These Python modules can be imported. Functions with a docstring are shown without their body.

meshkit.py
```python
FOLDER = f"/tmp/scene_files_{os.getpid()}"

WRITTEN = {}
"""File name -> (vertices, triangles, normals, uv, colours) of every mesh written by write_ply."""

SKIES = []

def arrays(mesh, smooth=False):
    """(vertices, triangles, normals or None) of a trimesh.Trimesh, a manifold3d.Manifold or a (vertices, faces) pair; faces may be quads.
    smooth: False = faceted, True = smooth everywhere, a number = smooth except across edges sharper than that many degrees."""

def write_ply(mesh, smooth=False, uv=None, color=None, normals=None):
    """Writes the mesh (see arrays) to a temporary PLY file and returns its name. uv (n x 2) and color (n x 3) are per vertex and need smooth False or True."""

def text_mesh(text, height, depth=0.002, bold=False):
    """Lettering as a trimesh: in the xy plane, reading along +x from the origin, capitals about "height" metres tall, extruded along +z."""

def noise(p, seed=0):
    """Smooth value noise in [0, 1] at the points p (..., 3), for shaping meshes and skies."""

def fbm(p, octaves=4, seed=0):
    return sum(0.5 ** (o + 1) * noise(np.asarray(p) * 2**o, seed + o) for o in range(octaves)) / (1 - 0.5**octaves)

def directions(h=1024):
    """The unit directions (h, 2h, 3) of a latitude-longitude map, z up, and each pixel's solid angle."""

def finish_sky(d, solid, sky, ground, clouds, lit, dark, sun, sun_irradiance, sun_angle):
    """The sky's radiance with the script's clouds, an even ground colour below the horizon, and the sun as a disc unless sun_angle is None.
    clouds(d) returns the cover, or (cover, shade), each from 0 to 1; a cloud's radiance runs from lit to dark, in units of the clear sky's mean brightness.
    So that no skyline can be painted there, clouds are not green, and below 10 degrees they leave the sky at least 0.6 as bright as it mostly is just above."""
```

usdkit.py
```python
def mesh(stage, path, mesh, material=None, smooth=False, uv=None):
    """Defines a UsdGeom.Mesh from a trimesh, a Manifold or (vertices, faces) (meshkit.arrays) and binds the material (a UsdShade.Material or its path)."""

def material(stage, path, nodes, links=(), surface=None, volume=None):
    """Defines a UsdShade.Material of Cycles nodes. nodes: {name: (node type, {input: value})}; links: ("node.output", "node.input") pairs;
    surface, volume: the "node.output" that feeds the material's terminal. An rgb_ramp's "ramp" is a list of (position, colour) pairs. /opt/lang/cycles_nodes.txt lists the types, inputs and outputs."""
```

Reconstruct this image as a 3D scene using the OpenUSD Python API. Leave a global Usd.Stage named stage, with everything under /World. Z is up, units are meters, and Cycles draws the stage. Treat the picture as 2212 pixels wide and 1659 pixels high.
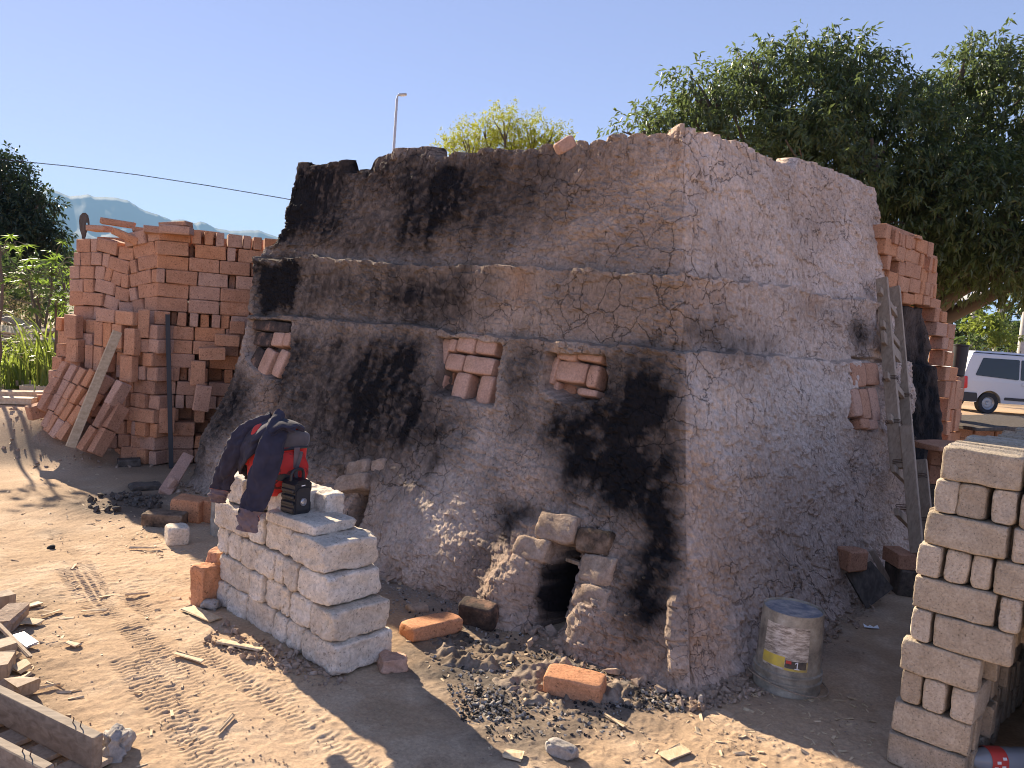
import math, numpy as np, trimesh, usdkit, meshkit
from pxr import Usd, UsdGeom, UsdLux, UsdShade, Gf, Sdf, Vt
from scipy.spatial import cKDTree, ConvexHull
from scipy.ndimage import gaussian_filter, gaussian_filter1d, map_coordinates
from PIL import Image, ImageDraw
import shapely
from shapely.geometry import Polygon

stage = Usd.Stage.CreateInMemory()
UsdGeom.SetStageUpAxis(stage, UsdGeom.Tokens.z)
UsdGeom.SetStageMetersPerUnit(stage, 1.0)
UsdGeom.Xform.Define(stage, '/World')
UsdGeom.Scope.Define(stage, '/World/Looks')

# ---------------------------------------------------------------- camera, sky, sun, exposure
PW, PH, PF = 2212.0, 1659.0, 1662.0
PITCH, ROLL, CZ = math.radians(4.3), math.radians(4.4), 1.6
EXPOSURE = 1.88
HAZE = 0.9e-4
SUN_AZ, SUN_EL = math.radians(-39.8), math.radians(26.0)      # azimuth from +y towards +x
SKY_STRENGTH, SUN_INTENSITY, SKY_GAMMA = 0.14, 1.25, 0.50

FW = np.array([0, math.cos(PITCH), -math.sin(PITCH)])
R0 = np.array([1.0, 0, 0]); U0 = np.cross(R0, FW)
RT = math.cos(ROLL) * R0 + math.sin(ROLL) * U0
UP = -math.sin(ROLL) * R0 + math.cos(ROLL) * U0
CAM = np.array([0, 0, CZ])

cam = UsdGeom.Camera.Define(stage, '/World/Camera')
m4 = np.eye(4); m4[0, :3] = RT; m4[1, :3] = UP; m4[2, :3] = -FW; m4[3, :3] = CAM
cam.AddTransformOp().Set(Gf.Matrix4d(m4.tolist()))
cam.CreateHorizontalApertureAttr(36.0)
cam.CreateVerticalApertureAttr(27.0)
cam.CreateFocalLengthAttr(36.0 * PF / PW)
cam.CreateClippingRangeAttr(Gf.Vec2f(0.05, 60000))
cam.CreateExposureAttr(EXPOSURE)

sun_dir = np.array([math.cos(SUN_EL) * math.sin(SUN_AZ), math.cos(SUN_EL) * math.cos(SUN_AZ), math.sin(SUN_EL)])
dome = UsdLux.DomeLight.Define(stage, '/World/sky')
skym = usdkit.material(stage, '/World/Looks/sky_look', {
    'sky': ('sky_texture', {'sky_type': 'single_scattering', 'sun_disc': False, 'sun_elevation': SUN_EL,
                            'sun_rotation': SUN_AZ, 'altitude': 20.0, 'air_density': 1.0, 'aerosol_density': 0.02, 'ozone_density': 3.0}),
    'gm': ('gamma', {'gamma': SKY_GAMMA}), 'hs': ('hsv', {'saturation': 1.15}), 'tn': ('mix_color', {'blend_type': 'multiply', 'fac': 1.0, 'b': (0.60, 0.465, 0.645), 'use_clamp': False}),
    'bg': ('background_shader', {'strength': SKY_STRENGTH})}, [('sky.color', 'hs.color'), ('hs.color', 'gm.color'), ('gm.color', 'tn.a'), ('tn.result', 'bg.color')], surface='bg.background')
UsdShade.MaterialBindingAPI.Apply(dome.GetPrim()).Bind(skym)
dome.GetPrim().SetCustomDataByKey('kind', 'structure')
sun = UsdLux.DistantLight.Define(stage, '/World/sun')
sun.CreateIntensityAttr(SUN_INTENSITY); sun.CreateNormalizeAttr(True); sun.CreateAngleAttr(0.53)
sun.CreateColorAttr(Gf.Vec3f(1.0, 0.85, 0.66))
zx = sun_dir; xx = np.cross([0, 0, 1.0], zx); xx /= np.linalg.norm(xx); yx = np.cross(zx, xx)
s4 = np.eye(4); s4[0, :3] = xx; s4[1, :3] = yx; s4[2, :3] = zx
sun.AddTransformOp().Set(Gf.Matrix4d(s4.tolist()))

# ---------------------------------------------------------------- placement helpers (photo pixel -> point of the place)
def V(*a): return np.array(a, float)
def unit(v): v = np.asarray(v, float); return v / np.linalg.norm(v)
def ray(x, y):
    return unit(FW * PF + RT * (x - PW / 2) - UP * (y - PH / 2))
def G(x, y, z=0.0):
    d = ray(x, y); return CAM + d * ((z - CZ) / d[2])
def D(x, y, dist):
    """the point seen there whose distance along +y is dist"""
    d = ray(x, y); return CAM + d * (dist / d[1])
def onplane(x, y, p0, n):
    d = ray(x, y); return CAM + d * (np.dot(np.asarray(p0) - CAM, n) / np.dot(d, n))

RNG = np.random.default_rng(7)
noise, fbm = meshkit.noise, meshkit.fbm
COUNT, BASE = {}, {}

def path_for(name, parent):
    root = parent or '/World'
    n = COUNT.get((root, name), 0); COUNT[(root, name)] = n + 1
    return f'{root}/{name}' + (f'_{n:03d}' if n else '')

def tag(prim, label=None, cat=None, group=None, kind=None):
    for k, v in (('label', label), ('category', cat), ('group', group), ('kind', kind)):
        if v: prim.SetCustomDataByKey(k, v)
    return prim

def thing(name, label, cat, loc=(0, 0, 0), group=None, kind=None):
    p = path_for(name, None)
    x = UsdGeom.Xform.Define(stage, p); loc = np.array(loc, float)
    x.AddTranslateOp().Set(Gf.Vec3d(*map(float, loc)))
    BASE[p] = loc; tag(x.GetPrim(), label, cat, group, kind)
    return p

def obj(name, mesh, mat, parent=None, smooth=False, label=None, cat=None, group=None, kind=None, tint=None, uv=None):
    """one Mesh prim, vertices given in world coordinates"""
    p = path_for(name, parent)
    v, f = (mesh.vertices, mesh.faces) if hasattr(mesh, 'vertices') else mesh
    v = np.array(v, float)
    base = BASE.get(parent, np.zeros(3))
    g = usdkit.mesh(stage, p, (v - base, np.asarray(f)), M[mat] if isinstance(mat, str) else mat, smooth=smooth, uv=uv)
    if parent is None: pass
    BASE[p] = base
    if tint is not None:
        UsdGeom.PrimvarsAPI(g).CreatePrimvar('tint', Sdf.ValueTypeNames.Color3fArray, 'vertex').Set(Vt.Vec3fArray.FromNumpy(np.asarray(tint, np.float32)))
    tag(g.GetPrim(), label, cat, group, kind)
    return p

def single(name, mesh, mat, label, cat, **k): return obj(name, mesh, mat, None, label=label, cat=cat, **k)

# ---------------------------------------------------------------- mesh helpers
def join(*ms):
    vs, fs, n = [], [], 0
    for m in ms:
        v, f = (m.vertices, m.faces) if hasattr(m, 'vertices') else m
        vs.append(np.asarray(v)); fs.append(np.asarray(f) + n); n += len(v)
    return np.vstack(vs), np.vstack(fs)

_c = 0.06
_pts = []
for sx in (-1, 1):
    for sy in (-1, 1):
        for sz in (-1, 1):
            _pts += [(sx, sy * (1 - _c), sz * (1 - _c)), (sx * (1 - _c), sy, sz * (1 - _c)), (sx * (1 - _c), sy * (1 - _c), sz)]
_pts = np.array(_pts, float)
_h = ConvexHull(_pts); _bf = _h.simplices.copy()
for i, t in enumerate(_bf):
    n = np.cross(_pts[t[1]] - _pts[t[0]], _pts[t[2]] - _pts[t[0]])
    if n @ _pts[t].mean(0) < 0: _bf[i] = t[::-1]

def cbox(L, W, H, ch=0.006, jit=0.0, rng=RNG):
    """chamfered box about the origin, 44 triangles; ch = chamfer, jit = roughness"""
    half = np.array([L, W, H]) / 2
    v = np.sign(_pts) * np.where(np.abs(np.abs(_pts) - 1) < 1e-9, half, np.maximum(half - ch, half * 0.3))
    if jit: v = v + rng.normal(0, jit, v.shape)
    return v, _bf.copy()

def place(m, c, ax, ay, az):
    v, f = (m.vertices, m.faces) if hasattr(m, 'vertices') else m
    return np.asarray(v) @ np.array([ax, ay, az]) + np.asarray(c), np.asarray(f)

def axes(ax, up=(0, 0, 1)):
    """right-handed axes with the first along ax and the third as near to up as it can be"""
    ax = unit(ax); ay = unit(np.cross(up, ax)); return ax, ay, np.cross(ax, ay)

def rotmat(axis, ang):
    return trimesh.transformations.rotation_matrix(ang, axis)[:3, :3]

_rb = {}
def rblock(L, W, H, r=0.012, amp=0.0025, n=7, seed=0):
    """a block with rounded edges and a rough skin (a few hundred triangles)"""
    key = n
    if key not in _rb:
        g = np.linspace(-1, 1, n)
        vs, fs = [], []
        for a in range(3):
            for s in (-1, 1):
                A, B = np.meshgrid(g, g, indexing='ij')
                p = np.zeros((n, n, 3)); p[..., a] = s; p[..., (a + 1) % 3] = A; p[..., (a + 2) % 3] = B
                o = sum(len(x) for x in vs); vs.append(p.reshape(-1, 3))
                i, j = np.meshgrid(range(n - 1), range(n - 1), indexing='ij')
                q = np.stack([i * n + j, (i + 1) * n + j, (i + 1) * n + j + 1, i * n + j + 1], -1).reshape(-1, 4) + o
                if s < 0: q = q[:, ::-1]
                fs += [q[:, [0, 1, 2]], q[:, [0, 2, 3]]]
        t = trimesh.Trimesh(np.vstack(vs), np.vstack(fs), process=False); t.merge_vertices()
        _rb[key] = (np.array(t.vertices), np.array(t.faces))
    u, f = _rb[key]
    half = np.array([L, W, H]) / 2
    # warp the grid so that rows crowd to the edges
    u = np.sign(u) * (1 - (1 - np.abs(u)) ** 1.5)
    p = u * half
    core = np.clip(p, -(half - r), half - r)
    d = p - core; l = np.linalg.norm(d, axis=1, keepdims=True)
    p = core + d / np.maximum(l, 1e-9) * np.minimum(l, r)
    o = np.array([seed * 3.17, seed * 1.31, seed * 7.7])
    nrm = unit_rows(d + p * 0.001)
    p = p + nrm * ((fbm(p * 14 + o, 3) - 0.5) * 2 * amp * 1.6 + (fbm(p * 50 + o, 2, 5) - 0.5) * 2 * amp)[:, None]
    # worn corners
    cor = np.prod(np.clip((np.abs(u) - 0.55) / 0.45, 0, 1), axis=1)
    p = p - np.sign(p) * (cor * (noise(np.sign(u) * 3.3 + o) * 0.5 + 0.2) * r * 0.9)[:, None]
    return p, f

def unit_rows(a): return a / np.maximum(np.linalg.norm(a, axis=-1, keepdims=True), 1e-12)

def tube(points, radii, sides=6, cap=True):
    p = np.asarray(points, float); n = len(p)
    r = np.broadcast_to(np.asarray(radii, float), (n,))
    t = unit_rows(np.gradient(p, axis=0))
    ref = np.where(np.abs(t[:, 2:]) < 0.9, [0, 0, 1.0], [1.0, 0, 0])
    if n > 2: ref = np.broadcast_to(ref[0], t.shape)
    a = np.cross(t, ref); bad = np.linalg.norm(a, axis=1) < 1e-3
    if bad.any(): a[bad] = np.cross(t[bad], [0.3, 0.9, 0.1])
    a = unit_rows(a); b = np.cross(t, a)
    ang = np.arange(sides) * 2 * np.pi / sides
    v = p[:, None] + r[:, None, None] * (np.cos(ang)[None, :, None] * a[:, None] + np.sin(ang)[None, :, None] * b[:, None])
    i, j = np.meshgrid(np.arange(n - 1), np.arange(sides), indexing='ij')
    k = (j + 1) % sides
    q = np.stack([i * sides + j, i * sides + k, (i + 1) * sides + k, (i + 1) * sides + j], -1).reshape(-1, 4)
    v = v.reshape(-1, 3); f = [q[:, [0, 1, 2]], q[:, [0, 2, 3]]]
    if cap:
        v = np.vstack([v, p[0], p[-1]]); c0, c1 = n * sides, n * sides + 1
        js = np.arange(sides); ks = (js + 1) % sides
        f += [np.stack([np.full(sides, c0), ks, js], 1), np.stack([np.full(sides, c1), (n - 1) * sides + js, (n - 1) * sides + ks], 1)]
    return v, np.vstack(f)

def grid_faces(nr, nc, wrap=False, flip=False):
    i, j = np.meshgrid(np.arange(nr - 1), np.arange(nc if wrap else nc - 1), indexing='ij')
    k = (j + 1) % nc
    q = np.stack([i * nc + j, i * nc + k, (i + 1) * nc + k, (i + 1) * nc + j], -1).reshape(-1, 4)
    if flip: q = q[:, ::-1]
    return np.vstack([q[:, [0, 1, 2]], q[:, [0, 2, 3]]])

def lathe(profile, sides=32, axis_pt=(0, 0, 0)):
    pr = np.asarray(profile, float); n = len(pr)
    ang = np.arange(sides) * 2 * np.pi / sides
    v = np.stack([pr[:, None, 0] * np.cos(ang), pr[:, None, 0] * np.sin(ang), np.broadcast_to(pr[:, None, 1], (n, sides))], -1).reshape(-1, 3)
    return v + np.asarray(axis_pt), grid_faces(n, sides, wrap=True)

def rock(r, rng, squash=(1, 1, 1)):
    p = unit_rows(rng.normal(size=(11, 3))) * (0.7 + 0.5 * rng.random((11, 1))) * r * np.asarray(squash)
    h = ConvexHull(p); f = h.simplices.copy(); c = p.mean(0)
    for i, t in enumerate(f):
        n = np.cross(p[t[1]] - p[t[0]], p[t[2]] - p[t[0]])
        if n @ (p[t].mean(0) - c) < 0: f[i] = t[::-1]
    return p, f

def extrude(poly, depth):
    return trimesh.creation.extrude_polygon(poly, depth, engine='earcut')

# ---------------------------------------------------------------- materials
M = {}
def mat(name, nodes, links, surface='p.BSDF', volume=None):
    M[name] = usdkit.material(stage, f'/World/Looks/{name}', nodes, links, surface=surface, volume=volume); return M[name]

def rough_mat(name, ramp, scale=6.0, rough=0.9, bump=0.5, bscale=60.0, dist=0.006, spec=0.25, detail=6.0, hue=None, speck=None):
    """a mottled, grained surface: large tone noise, fine grain, bump"""
    n = {'g': ('geometry', {}), 'n1': ('noise_texture', {'scale': scale, 'detail': detail, 'roughness': 0.65}),
         'r': ('rgb_ramp', {'ramp': ramp}),
         'n2': ('noise_texture', {'scale': bscale, 'detail': 5.0, 'roughness': 0.7}),
         'b': ('bump', {'strength': bump, 'distance': dist}),
         'm': ('map_range', {'from_min': 0.3, 'from_max': 0.7, 'to_min': 0.72, 'to_max': 1.22}),
         'hs': ('hsv', {}),
         'p': ('principled_bsdf', {'roughness': rough, 'specular_ior_level': spec})}
    l = [('g.position', 'n1.vector'), ('n1.fac', 'r.fac'), ('g.position', 'n2.vector'), ('n2.fac', 'm.value'), ('r.color', 'hs.color'), ('m.result', 'hs.value'),
         ('hs.color', 'p.base_color'), ('n2.fac', 'b.height'), ('b.normal', 'p.normal')]
    if speck:
        n['sv'] = ('noise_texture', {'scale': speck, 'detail': 3.0, 'roughness': 0.6}); n['sr'] = ('map_range', {'from_min': 0.33, 'from_max': 0.41, 'to_min': 0.52, 'to_max': 1.0, 'clamp': True}); n['sm'] = ('math', {'math_type': 'multiply'})
        l = [x for x in l if x != ('m.result', 'hs.value')] + [('g.position', 'sv.vector'), ('sv.fac', 'sr.value'), ('sr.result', 'sm.value1'), ('m.result', 'sm.value2'), ('sm.value', 'hs.value')]
    return mat(name, n, l)

def plain_mat(name, col, rough=0.5, metal=0.0, spec=0.5, bump=0.0, bscale=40.0, dirt=0.0, dirtcol=(0.25, 0.19, 0.13)):
    n = {'p': ('principled_bsdf', {'base_color': col, 'roughness': rough, 'metallic': metal, 'specular_ior_level': spec})}; l = []
    n['g'] = ('geometry', {}); n['n'] = ('noise_texture', {'scale': bscale, 'detail': 5.0, 'roughness': 0.65}); l.append(('g.position', 'n.vector'))
    if bump:
        n['b'] = ('bump', {'strength': bump, 'distance': 0.004}); l += [('n.fac', 'b.height'), ('b.normal', 'p.normal')]
    if dirt:
        n['d'] = ('noise_texture', {'scale': 9.0, 'detail': 8.0, 'roughness': 0.7})
        n['mr'] = ('map_range', {'from_min': 0.42, 'from_max': 0.68, 'to_min': 0.0, 'to_max': dirt, 'clamp': True})
        n['mx'] = ('mix_color', {'a': col, 'b': dirtcol})
        l += [('g.position', 'd.vector'), ('d.fac', 'mr.value'), ('mr.result', 'mx.fac'), ('mx.result', 'p.base_color')]
    return mat(name, n, l)

BRICK_TONES = [((0.38, 0.190, 0.108), (0.54, 0.285, 0.170)), ((0.41, 0.205, 0.115), (0.57, 0.315, 0.190)), ((0.35, 0.180, 0.106), (0.50, 0.272, 0.170)),
               ((0.44, 0.200, 0.100), (0.59, 0.290, 0.152)), ((0.39, 0.222, 0.150), (0.51, 0.310, 0.215)), ((0.26, 0.145, 0.095), (0.45, 0.255, 0.165)), ((0.41, 0.245, 0.17), (0.55, 0.355, 0.26)), ((0.38, 0.172, 0.09), (0.59, 0.335, 0.21))]
for i, (a, b) in enumerate(BRICK_TONES):
    rough_mat(f'fired_brick_{i}', [(0.25, a), (0.5, tuple((np.array(a) + b) / 2)), (0.78, b)], scale=7 + i, bscale=85, bump=0.6, dist=0.006, spec=0.15, speck=60.0)
rough_mat('sooty_brick', [(0.3, (0.02, 0.017, 0.015)), (0.52, (0.07, 0.05, 0.04)), (0.7, (0.30, 0.17, 0.11))], scale=9, bscale=80, spec=0.15)
rough_mat('pink_brick', [(0.25, (0.40, 0.235, 0.16)), (0.75, (0.52, 0.33, 0.24))], scale=6, bscale=70, spec=0.15)
rough_mat('mud_brick', [(0.3, (0.24, 0.17, 0.12)), (0.5, (0.33, 0.245, 0.18)), (0.72, (0.45, 0.345, 0.26))], scale=8, bscale=60, bump=0.9, dist=0.008, spec=0.1)
rough_mat('burnt_mud', [(0.34, (0.03, 0.025, 0.02)), (0.5, (0.16, 0.11, 0.075)), (0.7, (0.30, 0.21, 0.14))], scale=7, bscale=60, bump=0.9, dist=0.008, spec=0.1)
GREY_TONES = [((0.50, 0.42, 0.33), (0.76, 0.67, 0.55)), ((0.45, 0.37, 0.285), (0.71, 0.615, 0.49)), ((0.54, 0.465, 0.37), (0.80, 0.715, 0.60))]
for i, (a, b) in enumerate(GREY_TONES):
    rough_mat(f'grey_block_{i}', [(0.28, a), (0.72, b)], scale=9 + i, bscale=55, bump=0.9, dist=0.010, spec=0.15, speck=75.0)
RAW_TONES = [((0.31, 0.25, 0.18), (0.47, 0.395, 0.30)), ((0.36, 0.30, 0.23), (0.52, 0.445, 0.35)), ((0.28, 0.225, 0.16), (0.42, 0.345, 0.26))]
for i, (a, b) in enumerate(RAW_TONES):
    rough_mat(f'raw_block_{i}', [(0.28, a), (0.72, b)], scale=12 + i, bscale=110, bump=0.9, dist=0.006, spec=0.15, speck=120.0)
rough_mat('charcoal', [(0.3, (0.008, 0.008, 0.008)), (0.75, (0.045, 0.04, 0.036))], scale=14, bscale=60, bump=1.0, dist=0.008, spec=0.3)
rough_mat('ash', [(0.3, (0.16, 0.14, 0.12)), (0.7, (0.40, 0.37, 0.33))], scale=14, bscale=90, bump=0.9)
rough_mat('stone', [(0.3, (0.24, 0.21, 0.18)), (0.7, (0.44, 0.40, 0.35))], scale=14, bscale=60, bump=0.8)
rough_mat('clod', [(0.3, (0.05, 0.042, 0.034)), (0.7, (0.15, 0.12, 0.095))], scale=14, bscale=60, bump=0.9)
def wood_mat(name, a, b, stretch=(3, 3, 60), axis_rot=(0, 0, 0), rough=0.8):
    mat(name, {'t': ('texture_coordinate', {}), 'mp': ('mapping', {'mapping_type': 'point', 'scale': stretch, 'rotation': axis_rot}),
               'g': ('geometry', {}), 'n': ('noise_texture', {'scale': 1.0, 'detail': 6.0, 'roughness': 0.6, 'distortion': 0.6}),
               'r': ('rgb_ramp', {'ramp': [(0.28, a), (0.5, tuple((np.array(a) + b) / 2)), (0.72, b)]}),
               'b': ('bump', {'strength': 0.5, 'distance': 0.003}), 'p': ('principled_bsdf', {'roughness': rough, 'specular_ior_level': 0.2})},
        [('g.position', 'mp.vector'), ('mp.vector', 'n.vector'), ('n.fac', 'r.fac'), ('r.color', 'p.base_color'), ('n.fac', 'b.height'), ('b.normal', 'p.normal')])
wood_mat('pale_wood', (0.40, 0.30, 0.19), (0.62, 0.50, 0.34), stretch=(40, 8, 40))
wood_mat('chip_wood', (0.42, 0.30, 0.18), (0.66, 0.52, 0.34), stretch=(60, 18, 30))
wood_mat('grey_wood', (0.24, 0.175, 0.12), (0.42, 0.325, 0.235), stretch=(50, 50, 5))
wood_mat('dark_wood', (0.05, 0.042, 0.036), (0.13, 0.11, 0.09), stretch=(40, 40, 5))
wood_mat('pallet_wood', (0.15, 0.115, 0.085), (0.31, 0.25, 0.19), stretch=(9, 40, 40), axis_rot=(0, 0, 0.7))
plain_mat('dark_steel', (0.035, 0.033, 0.033), rough=0.55, metal=0.3, bump=0.3, bscale=120)
plain_mat('rusty_wire', (0.10, 0.06, 0.04), rough=0.7, metal=0.2)
plain_mat('black_plastic', (0.012, 0.012, 0.014), rough=0.45)
plain_mat('grey_metal', (0.55, 0.55, 0.56), rough=0.3, metal=0.9)
plain_mat('white_print', (0.75, 0.75, 0.75), rough=0.6)
plain_mat('white_paper', (0.78, 0.78, 0.76), rough=0.8)
plain_mat('concrete', (0.42, 0.41, 0.39), rough=0.9, bump=0.3, dirt=0.4, dirtcol=(0.25, 0.23, 0.2))
plain_mat('white_paint', (0.74, 0.75, 0.76), rough=0.35, spec=0.5)
plain_mat('lamp_grey', (0.40, 0.40, 0.41), rough=0.5, metal=0.2)
# ---------------------------------------------------------------- ground
KO = G(1500, 1510); EL = unit([-0.747, 0.665, 0]); ER = unit([0.7155, 0.6988, 0])
NL, NR = V(-EL[1], EL[0], 0), V(ER[1], -ER[0], 0); CK, KK = float(-NL @ ER), float(ER @ EL)  #                                   # outward normals of the kiln's left and right faces

_qc = D(345, 500, 7.45); Q0 = V(_qc[0], _qc[1], 0)
DA = unit([0.91, 0.41, 0]); NA = V(DA[1], -DA[0], 0)         # left brick stack: right-hand face and its outward normal
DB = unit([-0.94, 0.35, 0]); NB = V(-DB[1], DB[0], 0)        # left-hand face
if NB @ (CAM - Q0) < 0: NB = -NB
if NA @ (CAM - Q0) < 0: NA = -NA
def _ss(t): t = np.clip(t, 0, 1); return t * t * (3 - 2 * t)
def gz(x, y):
    x, y = np.asarray(x, float), np.asarray(y, float)
    p = np.stack([x, y, np.zeros_like(x)], -1)
    r = np.hypot(x, y)
    return (fbm(p * 0.9, 3, 3) - 0.5) * 0.05 * np.clip(1.5 - np.abs(r - 5) / 30, 0.2, 1) + 0.40 * _ss(((x - Q0[0]) * DB[0] + (y - Q0[1]) * DB[1] - 0.05) / 0.95) * _ss((0.95 - (x - Q0[0]) * NB[0] - (y - Q0[1]) * NB[1]) / 0.75) * np.exp(-np.maximum(r - 9, 0) / 14) + np.clip((r - 60) / 400, 0, 1) * (fbm(p / 60, 3, 9) - 0.4) * 4.0

def axis_lines(lo, hi, step, far_lo, far_hi, grow=1.16):
    a = list(np.arange(lo, hi, step)); s = step
    while a[-1] < far_hi: s = min(s * grow, 1e9); a.append(a[-1] + s)
    b, s = [], step
    x = lo
    while x > far_lo: s *= grow; x -= s; b.append(x)
    return np.array(b[::-1] + a)
_xs = axis_lines(-3.3, 1.9, 0.0085, -7000, 7000, 1.09)
_ys = axis_lines(2.05, 4.9, 0.0085, -300, 9000, 1.055)
_X, _Y = np.meshgrid(_xs, _ys, indexing='xy')
_P = np.stack([_X, _Y, np.zeros_like(_X)], -1)
_near = np.clip(1.2 - np.hypot(_X, _Y) / 14, 0, 1)
_Z = gz(_X, _Y)
_Z = _Z + _near * ((fbm(_P * 9, 3, 21) - 0.5) * 0.012 + (fbm(_P * 34, 2, 22) - 0.5) * 0.007)
# gritty patches: small crumbs
_grit = np.clip((fbm(_P * 2.1, 3, 31) - 0.47) * 7, 0, 1)
_Z = _Z + _near * _grit * np.clip(noise(_P * 55, 40) - 0.62, 0, 1) * 0.016
# footprints and scuffs
def _seg_dist(X, Y, pts):
    best = np.full(X.shape, 1e9); along = np.zeros(X.shape); side = np.zeros(X.shape); acc = 0.0
    for a, b in zip(pts[:-1], pts[1:]):
        a, b = np.asarray(a), np.asarray(b); d = b - a; L = np.hypot(*d); d = d / L
        t = np.clip((X - a[0]) * d[0] + (Y - a[1]) * d[1], 0, L)
        px, py = X - a[0] - t * d[0], Y - a[1] - t * d[1]
        dist = np.hypot(px, py); s = px * -d[1] + py * d[0]
        w = dist < best
        best[w] = dist[w]; along[w] = (acc + t)[w]; side[w] = s[w]; acc += L
    return best, along, side
_tracks = [[(150, 1225), (205, 1300), (268, 1420), (372, 1536), (470, 1640), (520, 1700)],
           [(160, 1190), (223, 1300), (334, 1410), (446, 1515), (580, 1630), (640, 1680)],
           [(120, 1150), (250, 1270), (420, 1400), (560, 1500), (700, 1590), (900, 1720)]]
_trk = np.zeros_like(_X)
_near_ix = (np.abs(_X) < 4) & (_Y > 1.5) & (_Y < 6.5)
for ti, t in enumerate(_tracks):
    pts = [G(*q)[:2] for q in t]
    Xn, Yn = _X[_near_ix], _Y[_near_ix]
    d, al, sd = _seg_dist(Xn, Yn, pts)
    wob = noise(np.stack([Xn * 3, Yn * 3, np.full_like(Xn, ti)], -1), 60 + ti) * 0.02
    half = (0.085, 0.07, 0.055)[ti]
    win = np.clip((half - d) / 0.015, 0, 1) * np.clip((noise(np.stack([Xn * 2.6, Yn * 2.6, np.full_like(Xn, 5 + ti)], -1), 70) - 0.30) * 4, 0, 1)
    tread = np.sin(2 * np.pi * (al + np.abs(((sd + wob) / 0.035 + 0.5) % 2 - 1) * 0.012) / 0.027)
    _trk[_near_ix] += win * (tread * 0.0026 - 0.004)
_Z = _Z + _trk
_pv = np.stack([_X, _Y, _Z], -1).reshape(-1, 3)
# colour of the dirt (its own: pale sandy, ashy near the kiln and the stacks, organic litter at left)
_n1 = fbm(_P * 1.3, 4, 41)[..., None]; _n2 = fbm(_P * 5.0, 4, 42)[..., None]
_sand = np.array([0.48, 0.34, 0.22]); _sand2 = np.array([0.38, 0.265, 0.165]); _pale = np.array([0.53, 0.40, 0.275])
_col = _sand2 + (_sand - _sand2) * np.clip((_n1 - 0.3) / 0.4, 0, 1)
_col = _col + (_pale - _col) * np.clip((_n2 - 0.5) * 3, 0, 0.7)
def _blot(col, pts, rad, c, amt, seed=50, freq=3.0):
    d, _, _ = _seg_dist(_X, _Y, [G(*q)[:2] for q in pts])
    w = np.clip(1 - d / rad + (fbm(_P * freq, 4, seed) - 0.5) * 1.6, 0, 1)[..., None] * amt
    return col + (np.array(c) - col) * w
_col = _blot(_col, [(330, 1075), (250, 1100), (150, 1095)], 0.55, (0.13, 0.10, 0.075), 0.85, 51)
_col = _blot(_col, [(20, 1000), (200, 960), (400, 1030)], 0.75, (0.23, 0.17, 0.115), 0.8, 52)
_col = _blot(_col, [(-40, 1330), (20, 1480), (40, 1560)], 0.30, (0.17, 0.125, 0.085), 0.8, 53)
_col = _blot(_col, [(1250, 1450), (1100, 1500), (1000, 1430)], 0.45, (0.085, 0.075, 0.066), 0.9, 54, 5.0)
_col = _blot(_col, [(1450, 1510), (1250, 1560), (1150, 1600)], 0.20, (0.09, 0.08, 0.07), 0.7, 58, 6.0)
_col = _blot(_col, [(820, 1260), (950, 1300), (1050, 1330)], 0.32, (0.17, 0.15, 0.13), 0.8, 55)
_col = _blot(_col, [(1650, 1480), (1800, 1330), (1950, 1230)], 0.30, (0.15, 0.12, 0.10), 0.6, 56)
_far = np.clip((np.hypot(_X, _Y) - 30) / 60, 0, 1)[..., None]
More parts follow.
